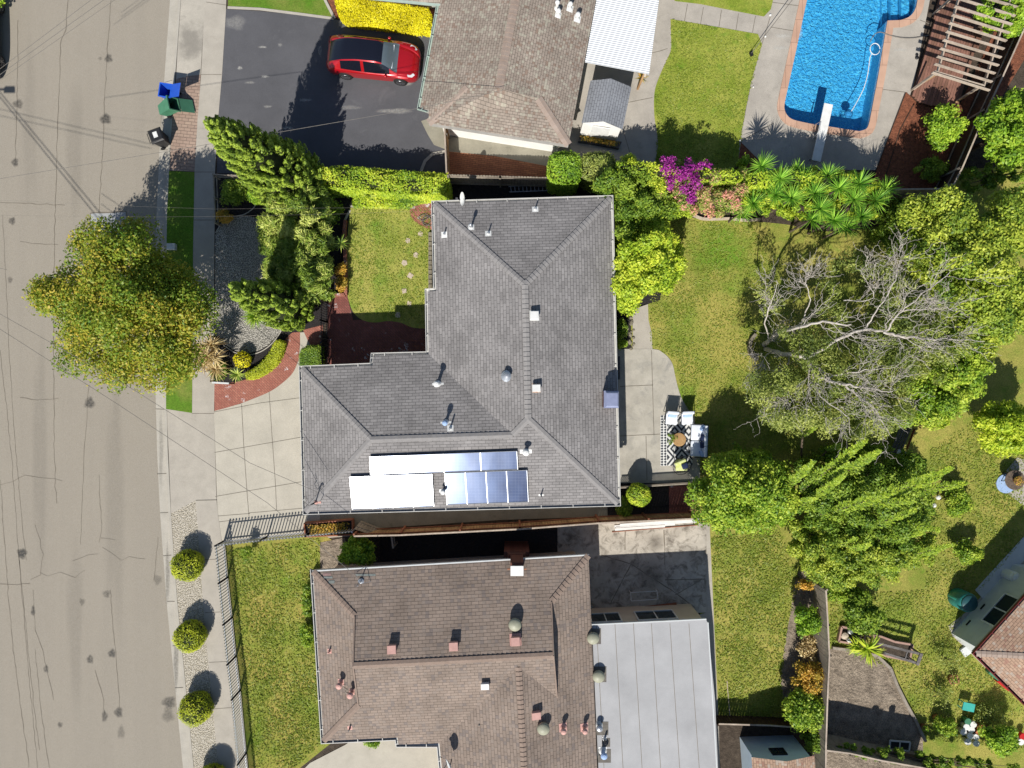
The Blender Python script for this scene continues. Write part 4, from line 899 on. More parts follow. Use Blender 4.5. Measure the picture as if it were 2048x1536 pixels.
# chimney on the east eave with blue cap
ct = G(1224, 799, 4.0); m = MB(); m.box((ct.x-.02, ct.y, 1.85), (.62, .74, 3.7)); ch = m.build('chimney', MT['chim'], main)
m = MB(); m.box((ct.x, ct.y, 3.74), (.70, .82, .10)); m.box((ct.x, ct.y, 3.9), (.52, .62, .22)); m.box((ct.x, ct.y, 4.04), (.64, .74, .06), taper=.8); m.build('chimney_cap', MT['bluemetal'], ch)
m = MB(); p = ray(1210, 797, PE); m.add([p+Vector((-.15, -.4, .02)), p+Vector((.12, -.42, .02)), p+Vector((.12, .42, .02)), p+Vector((-.05, .25, .02))], [(0, 1, 2, 3)]); m.build('flashing', MT['white'], ch)
# service mast on the south-west corner
p = ray(632, 1004, PS); m = MB(); tp = p+Vector((.05, .05, 1.0)); m.tube([p-Vector((0, 0, .1)), tp, tp+Vector((.08, .03, .06)), tp+Vector((.14, .05, -.03))], .03, 8); mast = m.build('service_mast', MT['darkgrey'], main)
m = MB(); m.lathe(p, [(.12, 0), (.05, .12)], 10); m.box(p+Vector((.12, -.02, .02)), (.26, .1, .02)); m.build('flashing', MT['pink'], mast)
m = MB(); m.tube([tp+Vector((.1, .03, 0)), tp+Vector((-.15, -.1, -.25)), tp+Vector((-.35, .05, -.2)), tp+Vector((-.2, .2, -.1)), tp+Vector((-.3, .5, -.1))], .014, 5); m.tube([tp+Vector((.1, .03, 0)), tp+Vector((.25, -.1, -.4)), tp+Vector((.1, -.25, -.7))], .014, 5); m.build('drip_loop', MT['wire'], mast)
# dish on the north eave
def dish(par, p, az, r=.36, mat='offwhite', tilt=.9):
    m = MB(); R = Matrix.Rotation(az, 3, 'Z') @ Matrix.Rotation(tilt, 3, 'Y'); vs = []; fs = []; n = 18
    for k in range(5):
        rr = r*k/4+.001
        for i in range(n): a = 2*math.pi*i/n; vs.append(p+R @ Vector((rr*.85*math.cos(a), rr*math.sin(a), .18*(rr/r)**2*r*1.6)))
    for k in range(4):
        for i in range(n): j = (i+1) % n; fs.append((k*n+i, k*n+j, (k+1)*n+j, (k+1)*n+i))
    m.add(vs, fs); o = m.build('satellite_dish', MT[mat], par, True)
    m = MB(); q = p+R @ Vector((0, 0, r*1.15)); m.tube([p+R @ Vector((r*.8, 0, .1)), q], .018, 5); m.box(q, (.1, .08, .12)); m.tube([p, p+Vector((.0, 0, -.5))], .025, 6); m.build('feed_arm', MT['darkgrey'], o); return o
dish(main, G(928, 398, 3.1), math.radians(185), .33, 'white', 1.1)

# ======================= BROWN-ROOF HOUSE (bottom) =======================
e1 = 2.85
bnw, bne, bsw, bs2, bse = [G(x, y, e1) for x, y in ((626, 1143), (1177, 1111), (647, 1482), (795, 1475), (1197, 1536))]
bin_ = G(900, 1320, e1); w3 = G(897, 1487, e1); w4 = G(900, 1536, e1)
BN = eplane(bnw, bne, P4, bin_); BE = eplane(bne, bse, P4, bin_); BS = eplane(bsw, bs2, P4, bin_); BW = eplane(bnw, bsw, P4, bin_); BWW = eplane(w3, w4, P4, G(1100, 1500, e1))
Hn = along(BN, BW, px=710); Hs = along(BS, BW, px=717); R1 = along(BN, BS, px=706); R2 = along(BN, BS, px=1107); HEn = along(BN, BE, px=1103); HEs = along(BS, BE, px=1114); K = meet(BE, BS, BWW)
cval = along(BS, BWW, py=1487); b797 = ray(797, 1489, BS); far_r = along(BE, BWW, py=1760); far_e = ray(1204, 1760, BE); far_w = ray(905, 1760, BWW)
print('brown', [tuple(round(v) for v in PX(p)) for p in (Hn, Hs, R1, R2, HEn, HEs, K, cval, far_r)], R1.z, K.z)
brn = thing('brown_roof_house', 'house under a brown shingle roof with pink vents and a brick chimney', 'house', (G(900, 1330).x, G(900, 1330).y, 0))
rf = roofmesh([([bnw, bne, HEn, R2, R1, Hn], BN), ([bnw, Hn, Hs, bsw], BW), ([bsw, Hs, R1, R2, HEs, K, cval, b797, bs2], BS), ([bne, far_e, far_r, K, HEs, HEn], BE), ([cval, K, far_r, far_w], BWW)], MT['brown_shingle'], brn)
m = MB(); m.poly([Hn, R1, Hs]); m.poly([HEn, HEs, R2]); m.build('gable_end', MT['wall_beige'], brn)
# verge of the gablets stands proud and shades the slope below
for a, b in ((Hn, R1), (R1, Hs), (HEn, R2), (R2, HEs)): m = MB(); m.bar(a, b, .06, .1); m.build('barge_board', MT['cap_brown'], brn)
caps([(bnw, Hn), (bne, HEn), (R1, R2), (bsw, Hs), (K, far_r)], MT['cap_brown'], rf)
ev = [bnw, bne, far_e, far_w, cval, b797, bs2, bsw]
ev = [bnw, bne, far_e, far_w, Vector((cval.x, cval.y, e1-.05)), b797, bs2, bsw]
gutter(ev, MT['gutter_white'], brn, skip=(0, 1, 2), strap=1.6)
m = MB(); oo = offset(ev, .02); m.bar(oo[0]-Vector((0, 0, .06)), oo[1]-Vector((0, 0, .06)), .06, .14); m.build('fascia', MT['wall_gray'], brn)
wl = walls(ev, .45, 2.6, MT['wall_beige'], brn)
for i, fr, wd, si, ht in ((0, .2, 1.2, 1.1, 1.0), (0, .55, 1.5, 1.0, 1.1), (7, .5, 2.2, .9, 1.3), (6, .5, 1.0, .05, 2.0)):
    opening(brn, wl[i], wl[(i+1) % len(wl)], fr, wd, si, ht, outward=-1 if area2([(p.x, p.y) for p in wl]) < 0 else 1)
for x, y in ((783, 1300), (907, 1294), (1031, 1284)): box_vent(brn, BN, x, y, .44, .40, .30, 'pink', 'pink' if x == 1031 else None)
box_vent(brn, BE, 1073, 1433, .36, .44, .28, 'pink', None); box_vent(brn, BS, 970, 1374, .40, .32, .30, 'white', None)
dome_vent(brn, BN, 1030, 1252, .31, .40); dome_vent(brn, BE, 1087, 1461, .30, .38)
pipe_vent(brn, BW, 678, 1372, .07, .4, .15, 'pink', 'pink', .16, name='flue'); pipe_vent(brn, BW, 700, 1391, .07, .4, .15, 'pink', 'pink', .14, name='flue')
pipe_vent(brn, BE, 1127, 1463, .08, .4, .14, 'pink', 'pink', .20, name='flue'); pipe_vent(brn, BE, 1170, 1463, .08, .4, .13, 'pink', 'pink', .20, name='flue')
pipe_vent(brn, BW, 656, 1307, .035, .3, 0, 'pink', 'pink', .11); pipe_vent(brn, BS, 697, 1462, .035, .3, 0, 'darkgrey', 'pink', .11); pipe_vent(brn, BS, 958, 1451, .035, .35, 0, 'darkgrey', 'pink', .12); pipe_vent(brn, BS, 1011, 1459, .04, .35, .04, 'galv', 'ltblue', .17)
p = ray(690, 1378, BW); m = MB(); m.tube([ray(x, y, (BW[0], BW[1], BW[2]+.04)) for x, y in ((681, 1372), (690, 1370), (686, 1376), (694, 1380), (690, 1386), (698, 1388))], .012, 5); m.build('roof_cable', MT['wire_l'], brn)
# chimney stack outside the north wall, with white cap
cb = G(1037, 1098, .0); ctp = G(1034, 1142, 4.3); cx_, cy_ = ctp.x, ctp.y
m = MB(); m.box((cx_, cy_+.10, 1.15), (1.25, .62, 2.3)); m.box((cx_, cy_+.10, 2.42), (.95, .58, .25), taper=.8); m.box((cx_, cy_+.06, 3.25), (.62, .5, 1.5)); ch = m.build('chimney', MT['chim'], brn)
m = MB(); m.box((cx_, cy_, 4.28), (.60, .46, .06)); 
for i, j in ((-1, -1), (1, -1), (1, 1), (-1, 1)): m.box((cx_+i*.22, cy_+j*.16, 4.12), (.03, .03, .28))
m.build('chimney_cap', MT['white'], ch)
m = MB(); m.box((cx_, cy_-.1, 3.62), (.9, .06, .04)); m.build('strap', MT['terracotta'], ch)
def shpatch(pl, x, y, w_, h_, mat, par): 
    P = [ray(x+i*w_/2, y+j*h_/2, (pl[0], pl[1], pl[2]+.012)) for i, j in ((-1, 1), (1, 1), (1, -1), (-1, -1))]; m = MB(); m.poly(P); return m.build('shingle_repair', mat, par)
g1 = M('pale_repair_shingle', (.28, .30, .28), (.2, .22, .2), 8); g2 = M('pink_repair_shingle', (.38, .24, .22), (.3, .2, .18), 8)
shpatch(BN, 654, 1149, 16, 5, g2, brn); shpatch(BN, 656, 1155, 18, 4, g1, brn); shpatch(BN, 663, 1164, 12, 6, g1, brn); shpatch(BN, 731, 1150, 40, 4, g1, brn)
# antenna mast and dish
p = ray(722, 1163, BN); m = MB(); m.lathe(p, [(.16, 0), (.14, .02), (.05, .06), (.02, .1)], 10); m.tube([p, p+Vector((.05, .05, .9))], .02, 6)
for a in (0, 2.1, 4.2): m.tube([p+Vector((math.cos(a)*.5, math.sin(a)*.35, -.02)), p+Vector((.02, .02, .5))], .01, 4)
m.build('antenna_mast', MT['galv'], brn)
dish(brn, G(901, 1530, 3.7), math.radians(200), .34, 'wall_gray', 1.15)
# flat-roofed extension
fx = thing('flat_roof_extension', 'light grey flat-roofed room behind the brown-roofed house, with two windows', 'building', (G(1310, 1400).x, G(1310, 1400).y, 0))
zf_ = 2.75; F = [G(x, y, zf_) for x, y in ((1184, 1250), (1412, 1239), (1415, 1245), (1430, 1400), (1446, 1760), (1207, 1760))]
P = [(p.x, p.y) for p in F]; P = P if area2(P) > 0 else P[::-1]
m = MB(); m.prism(P, zf_-.16, zf_); m.build('roof', MT['flat_roof'], fx)
m = MB(); Fo = offset(F, .02); m.bar(Fo[0]+Vector((0, 0, -.04)), Fo[1]+Vector((0, 0, -.04)), .05, .14); m.bar(Fo[2]+Vector((0, 0, -.05)), Fo[4]+Vector((0, 0, -.05)), .05, .14); m.build('fascia', MT['wall_gray'], fx)
wi = offset(F, -.10); PP = [(p.x, p.y) for p in wi]; PP = PP if area2(PP) > 0 else PP[::-1]
m = MB(); m.prism(PP, -.02, zf_-.16); m.build('wall', MT['wall_beige'], fx)
sgn = 1 if area2([(p.x, p.y) for p in wi]) > 0 else -1
opening(fx, wi[0], wi[1], .13, 1.55, .95, 1.3, outward=sgn); opening(fx, wi[0], wi[1], .60, 2.0, .95, 1.3, outward=sgn)
for x0 in (1193, 1230, 1267, 1303, 1340, 1378): 
    pts = [G(x0+(y-1250)*(.052+.02*(x0-1190)/190), y, zf_+.006) for y in np.linspace(1247, 1560, 12)]
    s = Vector((.012, 0, 0)); sm = MB(); sm.add([q for a in pts for q in (a-s, a+s)], [(2*i, 2*i+2, 2*i+3, 2*i+1) for i in range(len(pts)-1)]); sm.build('seam', MT['crack'], fx)
FP = (0, 0, zf_, Vector((0, 1)))
dome_vent(fx, FP, 1187, 1279, .30, .42, 'olive_dome', 'tar'); dome_vent(fx, FP, 1198, 1356, .30, .42, 'olive_dome', 'tar')
for (x, y, w_) in ((1204, 1457, .62), (1212, 1485, .40), (1209, 1512, .62)):
    c = G(x, y, zf_+.006); m = MB(); m.box(c, (w_, w_*1.05, .012)); m.build('tar_collar', MT['tar'], fx)
pipe_vent(fx, FP, 1199, 1457, .1, .3, .16, 'galv', 'offwhite', .17, name='round_vent'); pipe_vent(fx, FP, 1211, 1486, .05, .35, .05, 'darkgrey', 'white', .11); pipe_vent(fx, FP, 1208, 1512, .1, .45, .16, 'ltblue', 'white', .2, name='flue')

# ======================= TOP HOUSE (mottled roof) =======================
e2 = 2.7
t1, t2, t4, t5, t6 = [G(x, y, e2) for x, y in ((878, 10), (840, 215), (857, 246), (1137, 290), (1192, 0))]
tin = G(1010, 120, e2); TW = eplane(t1, t2, P4, tin); TS = eplane(t4, t5, P4, tin); TE = eplane(t5, t6, P4, tin)
t2n = ray(840, 215, TW); t3 = ray(858, 220, TW); A_ = along(TW, TE, py=177); BLt = ray(935, 176, TW); BRt = ray(1077, 197, TE); rfar = along(TW, TE, py=-260)
wfar = ray(905, -260, TW); efar = ray(1262, -260, TE); t4w = ray(857, 246, TW)
print('top', PX(A_), A_.z, BLt.z, BRt.z, t4w.z, PX(rfar))
top = thing('mottled_roof_house', 'house under a mottled tan and brown shingle roof beside the dark driveway', 'house', (G(1010, 90).x, G(1010, 90).y, 0))
rf = roofmesh([([t1, t2, t3, t4, BLt, A_, rfar, wfar], TW), ([t4, t5, BRt], TS), ([t4, BRt, A_], TS), ([t4, A_, BLt], TS), ([t5, t6, efar, rfar, A_, BRt], TE)], MT['mottled_shingle'], top)
caps([(t4, BLt), (t5, BRt), (A_, rfar)], MT['cap_mottled'], rf, wd=.2)
wg = [G(x, y, e2) for x, y in ((700, -8), (878, 10), (930, -120), (700, -120))]
m = MB(); m.uv = []; m.poly([wg[0], wg[1], wg[2]+Vector((0, 0, 1.1)), wg[3]+Vector((0, 0, 1.1))][::-1]); m.uv = [(p.x, p.y) for p in [wg[0], wg[1], wg[2], wg[3]][::-1]]; m.build('porch_roof', MT['mottled_shingle'], top)
ev = [t1, t2, t3, t4, t5, t6, efar, wfar]; gutter(ev, MT['green_gutter'], top, skip=(4, 5, 6, 3, 2), strap=1.2)
m = MB(); u = Vector((0, 0, -.03)); m.bar(wg[0]+u, wg[1]+Vector((.1, 0, 0))+u, .1, .1); m.build('gutter', MT['green_gutter'], top)
wl = walls([t1, t2, t3, t4, t5, t6, efar, wfar], .48, 2.5, MT['wall_white'], top)
m = MB(); P3 = [G(x, y, 0) for x, y in ((700, -20), (866, 18), (905, -20), (905, -160), (700, -160))]; P3 = [(p.x, p.y) for p in P3]; P3 = P3 if area2(P3) > 0 else P3[::-1]; m.prism(P3, 0, 2.45); m.build('porch_wall', MT['wall_white'], top)
for i, fr, wd in ((3, .3, 1.2), (3, .7, 1.6), (5, .3, 1.6)): opening(top, wl[i], wl[(i+1) % len(wl)], fr, wd, 1.2, .9, outward=1 if area2([(p.x, p.y) for p in wl]) > 0 else -1)
a, b = wl[0], wl[1]; d = (b-a).normalized(); c = a.lerp(b, .5); s = Vector((-1, 0, 0)); m = MB()
for k in range(5): m.bar(Vector((c.x, c.y, .22+.44*k))-d*2.2+s*.03, Vector((c.x, c.y, .22+.44*k))+d*2.2+s*.03, .05, .42)
m.build('garage_door', MT['white'], top)
pipe_vent(top, TE, 1115, 5, .07, .5, .11, 'white', 'white', .1, name='flue'); pipe_vent(top, TE, 1117, 22, .06, .35, .12, 'white', 'white', .15, name='flue'); pipe_vent(top, TE, 1141, 8, .06, .4, .11, 'white', 'white', .16, name='flue'); pipe_vent(top, TE, 1156, 29, .06, .4, .12, 'white', 'white', .17, name='flue')
pipe_vent(top, TS, 1117, 24, .06, .01, 0, 'terracotta', 'terracotta', .1, name='flue') if False else None
# patio cover
cv = thing('patio_cover', 'white corrugated patio cover on beams behind the mottled-roof house', 'patio cover', (G(1240, 60).x, G(1240, 60).y, 0))
C4 = [G(x, y, z) for x, y, z in ((1170, 124, 2.65), (1298, 148, 2.5), (1345, -200, 2.5), (1230, -200, 2.65))]
m = MB(); m.uv = []; nn = Vector((0, 0, .05)); m.add(C4+[p-nn for p in C4], [(0, 1, 2, 3), (7, 6, 5, 4), (0, 4, 5, 1), (1, 5, 6, 2), (2, 6, 7, 3), (3, 7, 4, 0)])
m.uv = [(m.v[i][0], m.v[i][1]+m.v[i][0]*.0-(m.v[i][0])*(C4[1].y-C4[0].y)/(C4[1].x-C4[0].x)) for f in m.f for i in f]; m.build('corrugated_sheet', MT['corr'], cv)
m = MB(); 
for q in (.02, .35): 
    a = C4[0].lerp(C4[3], q)-Vector((0, 0, .17)); b = C4[1].lerp(C4[2], q)-Vector((0, 0, .17)); m.bar(a, b, .08, .16)
m.bar(C4[1]-Vector((.15, 0, .3)), C4[2]-Vector((.15, 0, .3)), .1, .12); m.build('beam', MT['wall_beige'], cv)
for q in (.04, .36, .7):
    p = C4[1].lerp(C4[2], q)-Vector((.15, 0, .36)); m = MB(); m.bar((p.x, p.y, 0), p, .1, .1); m.build('post', MT['fence_wood'] if q == .04 else MT['white'], cv)
# little shed with grey gable roof
sh_ = thing('garden_shed', 'small grey gable-roofed garden shed beside the patio cover', 'shed', (G(1205, 225).x, G(1205, 225).y, 0))
ra, rb = G(1222, 157, 2.4), G(1207, 243, 2.4); ew1, ew2 = G(1181, 161, 2.0), G(1163, 246, 2.0); ee1, ee2 = G(1263, 174, 2.0), G(1245, 259, 2.0)
sp1 = eplane(ew1, ew2, .5, rb); sp2 = eplane(ee1, ee2, .5, rb)
smat = shingle('blue_grey_shed_shingle', (.24, .25, .27), (.21, .22, .24), bw=.3, rh=.14)
roofmesh([([ew1, ew2, rb, ra], sp1), ([ee1, ra, rb, ee2], sp2)], smat, sh_)
m = MB(); ct_ = (ew1+ew2+ee1+ee2)/4
def inn(p, z, k=.93): return Vector((ct_.x+(p.x-ct_.x)*k, ct_.y+(p.y-ct_.y)*k, z))
wb = [inn(p, 0) for p in (ew2, ee2, ee1, ew1)]; wt = [inn(p, 1.93) for p in (ew2, ee2, ee1, ew1)]; rt = [inn(rb, 2.33), inn(ra, 2.33)]
m.add(wb+wt+rt, [(0, 1, 5, 8, 4), (2, 3, 7, 9, 6), (1, 2, 6, 5), (3, 0, 4, 7), (4, 8, 9, 7), (8, 5, 6, 9)]); m.build('wall', MT['wall_white'], sh_)
m = MB(); a, b = wb[0], wb[1]; d = (b-a).normalized(); s = Vector((d.y, -d.x, 0)); c = a.lerp(b, .5)+s*.03; m.bar(c+Vector((0, 0, .05)), c+Vector((0, 0, 1.75)), .9, .04, up=s); m.build('door', MT['white'], sh_)
# planter by the shed
pb = thing('shed_planter', 'low planter of dark leaves against the shed front', 'planter', G(1203, 282)); m = MB()
c4_ = [G(x, y, .3) for x, y in ((1160, 270), (1244, 283), (1238, 296), (1157, 281))]
m.prism([(p.x, p.y) for p in (c4_ if area2([(p.x, p.y) for p in c4_]) > 0 else c4_[::-1])], .012, .26); m.build('trough', MT['darkgrey'], pb)
PP = np.array([[*(c4_[0].lerp(c4_[1], random.random())*(1-f)+c4_[3].lerp(c4_[2], random.random())*f)] for f in RNG.uniform(.1, .9, 500)]); PP[:, 2] = RNG.uniform(.26, .42, 500)
leafmesh('leaves', PP, np.tile([0, 0, 1.], (500, 1)), .09, .6, L['autumn'], pb)

# ======================= RIGHT HOUSE =======================
e3 = 2.7
c0, c1, c2 = G(1952, 1307, e3), G(2100, 1142, e3), G(2110, 1465, e3)
inr = G(2200, 1310, e3); R1p = eplane(c0, c1, .3, inr); R2p = eplane(c0, c2, .3, inr); hipf = along(R1p, R2p, px=2120)
rh = thing('tan_roof_house', 'corner of a house with orange-tan shingles and maroon gutter at the right edge', 'house', (G(2040, 1290).x, G(2040, 1290).y, 0))
rf = roofmesh([([c0, hipf, c1], R1p), ([c0, c2, hipf], R2p)], MT['tan_shingle'], rh); caps([(c0, hipf)], MT['cap_mottled'], rf, wd=.14)
print('right hip', PX(hipf))
far = c1+(c2-c1)*.5+Vector((6, 0, 0)); ev = [c0, c1, Vector((c1.x+5, c1.y, e3)), Vector((c2.x+5, c2.y, e3)), c2]
gutter(ev, MT['maroon'], rh, skip=(1, 2, 3), strap=1.1)
wl = walls(ev, .38, 2.55, MT['wall_gray'], rh); sg = 1 if area2([(p.x, p.y) for p in wl]) > 0 else -1
opening(rh, wl[0], wl[1], .47, 1.9, 1.0, 1.2, outward=sg); m = MB()
for fr in (.19, .42):
    d = (wl[1]-wl[0]).normalized(); p = wl[0].lerp(wl[1], fr); s = Vector((d.y, -d.x, 0))*sg; m.bar(Vector((p.x, p.y, .45))-d*.17+s*.02, Vector((p.x, p.y, .45))+d*.17+s*.02, .03, .09)
m.build('wall_vent', MT['black'], rh)
patch('house_path', [(1897, 1252), (1935, 1222), (2060, 1090), (2100, 1110), (2100, 1480), (2060, 1420), (1985, 1350), (1935, 1300), (1905, 1272)], MT['conc_side'], .030)
patch('stone_paving', [(1950, 1180), (1975, 1152), (2060, 1060), (2080, 1090), (1968, 1200)], MT['wall_gray'], .045)
# ======================= BOTTOM RIGHT SHED =======================
s3 = thing('tan_roof_shed', 'pale blue shed with small window and tan roof at the bottom edge', 'shed', (G(1545, 1560).x, G(1545, 1560).y, 0))
zt = 2.3; b0, b1 = G(1477, 1472, 0), G(1590, 1470, 0); 
# walls: north gable wall seen between ground line and roof edge
ga, gb, gp = G(1492, 1513, zt), G(1617, 1508, zt), G(1565, 1521, zt+.35)
b0 = G(1479, 1473, 0); b1 = G(1586, 1470, 0); dz = Vector((ga.x, ga.y, 0)); d1 = Vector((gb.x, gb.y, 0)); back = Vector((.3, -4, 0))
m = MB(); W0 = [b0, b1, b1+back, b0+back]; Wt = [Vector((b0.x, b0.y, zt-.05)), Vector((b1.x, b1.y, zt-.05)), Vector((b1.x, b1.y, zt-.05))+back, Vector((b0.x, b0.y, zt-.05))+back]; mid = (Wt[0]+Wt[1])/2+Vector((0, 0, .36))
m.add(W0+Wt+[mid, mid+back], [(1, 0, 4, 8, 5), (0, 3, 7, 4), (1, 5, 6, 2), (2, 6, 9, 7, 3), (4, 7, 9, 8), (5, 8, 9, 6)]); m.build('wall', MT['wall_blue'], s3)
fw = Vector((0, .12, 0)); sL, sR = Wt[0]+Vector((-.15, .12, -.03)), Wt[1]+Vector((.15, .12, -.03)); mr = mid+fw+Vector((0, 0, .05))
spa = eplane(sL, sL+back, .3, mr); spb = eplane(sR, sR+back, .3, mr)
roofmesh([([sL, sL+back, mr+back, mr], spa), ([sR, mr, mr+back, sR+back], spb)], MT['tan_shingle'], s3)
opening(s3, Wt[0], Wt[1], .5, .75, 1.3, .6, outward=-1, frame='black')
# ======================= FENCES =======================
def board_fence(name, label, pts, zt, mat, bw=.14, gap=.012, side=1, postm=None, railz=(.35, 1.45), dog=False, group=None, cat='fence', wob=.01, cap=True):
    W = [G(x, y, zt) for x, y in pts]; c = sum(W, Vector())/len(W); t = thing(name, label, cat, (c.x, c.y, 0), group=group)
    bm_, rm = MB(), MB()
    for a, b in zip(W[:-1], W[1:]):
        a = Vector((a.x, a.y, 0)); b = Vector((b.x, b.y, 0)); d = (b-a); L_ = d.length; d.normalize(); s = Vector((-d.y, d.x, 0))*side; n = int(L_/bw)
        for k in range(n):
            p = a+d*(k+.5)*L_/n; z1 = zt+random.uniform(-.02, .02); o = s*random.uniform(0, wob); hw = (L_/n-gap)/2
            p = p+o; th = s*.02
            if dog: prof = [(-hw, 0), (hw, 0), (hw, z1-.05), (hw*.5, z1), (-hw*.5, z1), (-hw, z1-.05)]
            else: prof = [(-hw, 0), (hw, 0), (hw, z1), (-hw, z1)]
            f = [p+d*q+Vector((0, 0, z)) for q, z in prof]; g = [v-th for v in f]; m_ = len(f)
            bm_.add(f+g, [tuple(range(m_)), tuple(range(2*m_-1, m_-1, -1))]+[(i, i+m_, (i+1) % m_+m_, (i+1) % m_) for i in range(m_)])
        for z in railz: rm.bar(a+s*.045+Vector((0, 0, z)), b+s*.045+Vector((0, 0, z)), .04, .09)
        np_ = max(1, int(L_/2.4))
        for k in range(np_+1):
            p = a+d*(L_*k/np_)+s*.07; pm = MB(); pm.bar(p, p+Vector((0, 0, zt+.03)), .09, .09); pm.build('post', postm or mat, t)
    bm_.build('boards', mat, t); rm.build('rail', postm or mat, t)
    if cap:
        cm = MB()
        for a, b in zip(W[:-1], W[1:]): cm.bar(a+Vector((0, 0, .045)), b+Vector((0, 0, .045)), .075, .03)
        cm.build('top_cap', MT['pergola'], t)
    return t
board_fence('wood_fence', 'long weathered board fence between the grey-roofed and brown-roofed houses', [(708, 1072), (800, 1070), (1040, 1058), (1200, 1046), (1395, 1037)], 1.75, MT['fence_wood'], side=1, postm=MT['redwood'], group=None)
board_fence('wood_fence', 'dog-eared board fence between the brick patio and the dark side yard of the grey-roofed house', [(896, 349), (1000, 352), (1100, 355)], 1.7, MT['fence_grey'], dog=True, side=-1, cap=False)
board_fence('wood_fence', 'short board fence running down beside the brick patio to the hedge', [(889, 252), (893, 346)], 1.7, MT['fence_wood'], side=1)
board_fence('wood_fence', 'board fence hidden behind the pink flowers and the palms', [(1100, 355), (1300, 352), (1500, 362), (1640, 378), (1800, 379), (1900, 378)], 1.6, MT['fence_grey'], side=1)
board_fence('wood_fence', 'dark brown board fence on the right of the pool yard', [(2110, -90), (2048, 57), (2006, 150), (1973, 220), (1923, 337), (1906, 370)], 1.9, MT['fence_dark'], side=-1, bw=.16, gap=.003, postm=MT['fence_grey'])
board_fence('wood_fence', 'board fence between the weedy side lawn and the raised soil bed', [(1651, 1180), (1655, 1250), (1658, 1311), (1654, 1400), (1651, 1491), (1650, 1600)], 1.75, MT['fence_grey'], bw=.17, gap=.003, side=1)
board_fence('wood_fence', 'low board fence in front of the pale blue shed', [(1437, 1447), (1540, 1450), (1622, 1456)], .9, MT['fence_dark'], side=-1, railz=(.3, .7))
board_fence('wood_fence', 'board fence with pale top rail running along the bottom of the tilled soil bed', [(1652, 1500), (1700, 1506), (1760, 1520), (1840, 1534), (1872, 1541)], 1.75, MT['fence_grey'], side=-1, gap=.002)
def picket_fence(name, label, pts, zt, mat, sp=.115, posts=2.2, z0=.06, pr=.022, spear=True):
    W = [G(x, y, zt) for x, y in pts]; c = sum(W, Vector())/len(W); t = thing(name, label, 'fence', (c.x, c.y, 0)); pk, rl = MB(), MB()
    for a, b in zip(W[:-1], W[1:]):
        a = Vector((a.x, a.y, 0)); b = Vector((b.x, b.y, 0)); d = b-a; L_ = d.length; d.normalize(); n = max(1, int(L_/sp))
        for k in range(n): p = a+d*(L_*k/n); pk.bar(p+Vector((0, 0, z0)), p+Vector((0, 0, zt)), pr, pr); 
        if spear:
            for k in range(n): p = a+d*(L_*k/n)+Vector((0, 0, zt)); pk.add([p+Vector((-pr, -pr, 0)), p+Vector((pr, -pr, 0)), p+Vector((pr, pr, 0)), p+Vector((-pr, pr, 0)), p+Vector((0, 0, .08))], [(0, 1, 4), (1, 2, 4), (2, 3, 4), (3, 0, 4)])
        for z in (.15, zt-.14): rl.bar(a+Vector((0, 0, z)), b+Vector((0, 0, z)), .04, .045)
        np_ = max(1, int(L_/posts))
        for k in range(np_+1): p = a+d*(L_*k/np_); m = MB(); m.bar(p, p+Vector((0, 0, zt+.04)), .07, .07); m.build('post', mat, t)
    pk.build('pickets', mat, t); rl.build('rail', mat, t); return t
picket_fence('picket_fence', 'white metal picket fence along the driveway of the grey-roofed house', [(430, 1092), (520, 1082), (610, 1073), (704, 1064)], 1.15, MT['galv'], sp=.16, pr=.04)
picket_fence('picket_fence', 'white metal picket fence beside the sidewalk in front of the weedy lawn', [(430, 1092), (437, 1167), (446, 1250), (454, 1330), (463, 1400), (475, 1530), (495, 1720)], 1.15, MT['galv'], sp=.15, pr=.03)
picket_fence('picket_fence', 'black iron fence closing the brick courtyard', [(641, 600), (641, 640), (641, 672)], 1.3, MT['black'], sp=.12)
picket_fence('picket_fence', 'black iron fence between the box hedge and the brick courtyard', [(642, 686), (643, 730)], 1.3, MT['black'], sp=.12)
def rail_fence(label, pts, zt, mat):
    W = [G(x, y, zt) for x, y in pts]; c = sum(W, Vector())/len(W); t = thing('rail_fence', label, 'fence', (c.x, c.y, 0)); m = MB()
    for a, b in zip(W[:-1], W[1:]): m.bar(a, b, .06, .1); m.bar(a-Vector((0, 0, zt*.5)), b-Vector((0, 0, zt*.5)), .05, .1)
    m.build('rail', mat, t)
    for p in W: q = MB(); q.bar(Vector((p.x, p.y, 0)), p+Vector((0, 0, .06)), .09, .09); q.build('post', mat, t)
    return t
rail_fence('low greyed rail fence at the corner of the shaded front bed, beside the sidewalk', [(430, 445), (429, 395), (427, 349), (463, 351), (502, 353)], .8, MT['fence_grey'])
# gate between front path and courtyard
t = thing('iron_gate', 'black iron garden gate at the end of the short brick path', 'gate', G(650, 680)); m = MB()
a, b = G(641, 673, 1.4), G(642, 685, 1.4)
for p in (a, b): m.bar((p.x, p.y, 0), p+Vector((0, 0, .1)), .09, .09)
m.build('post', MT['black'], t); m = MB()
for q in np.linspace(.1, .9, 4): p = a.lerp(b, q); m.bar((p.x, p.y, .1), (p.x, p.y, 1.3), .03, .03)
m.bar(a-Vector((0, 0, .2)), b-Vector((0, 0, .2)), .04, .05); m.build('gate_leaf', MT['black'], t)
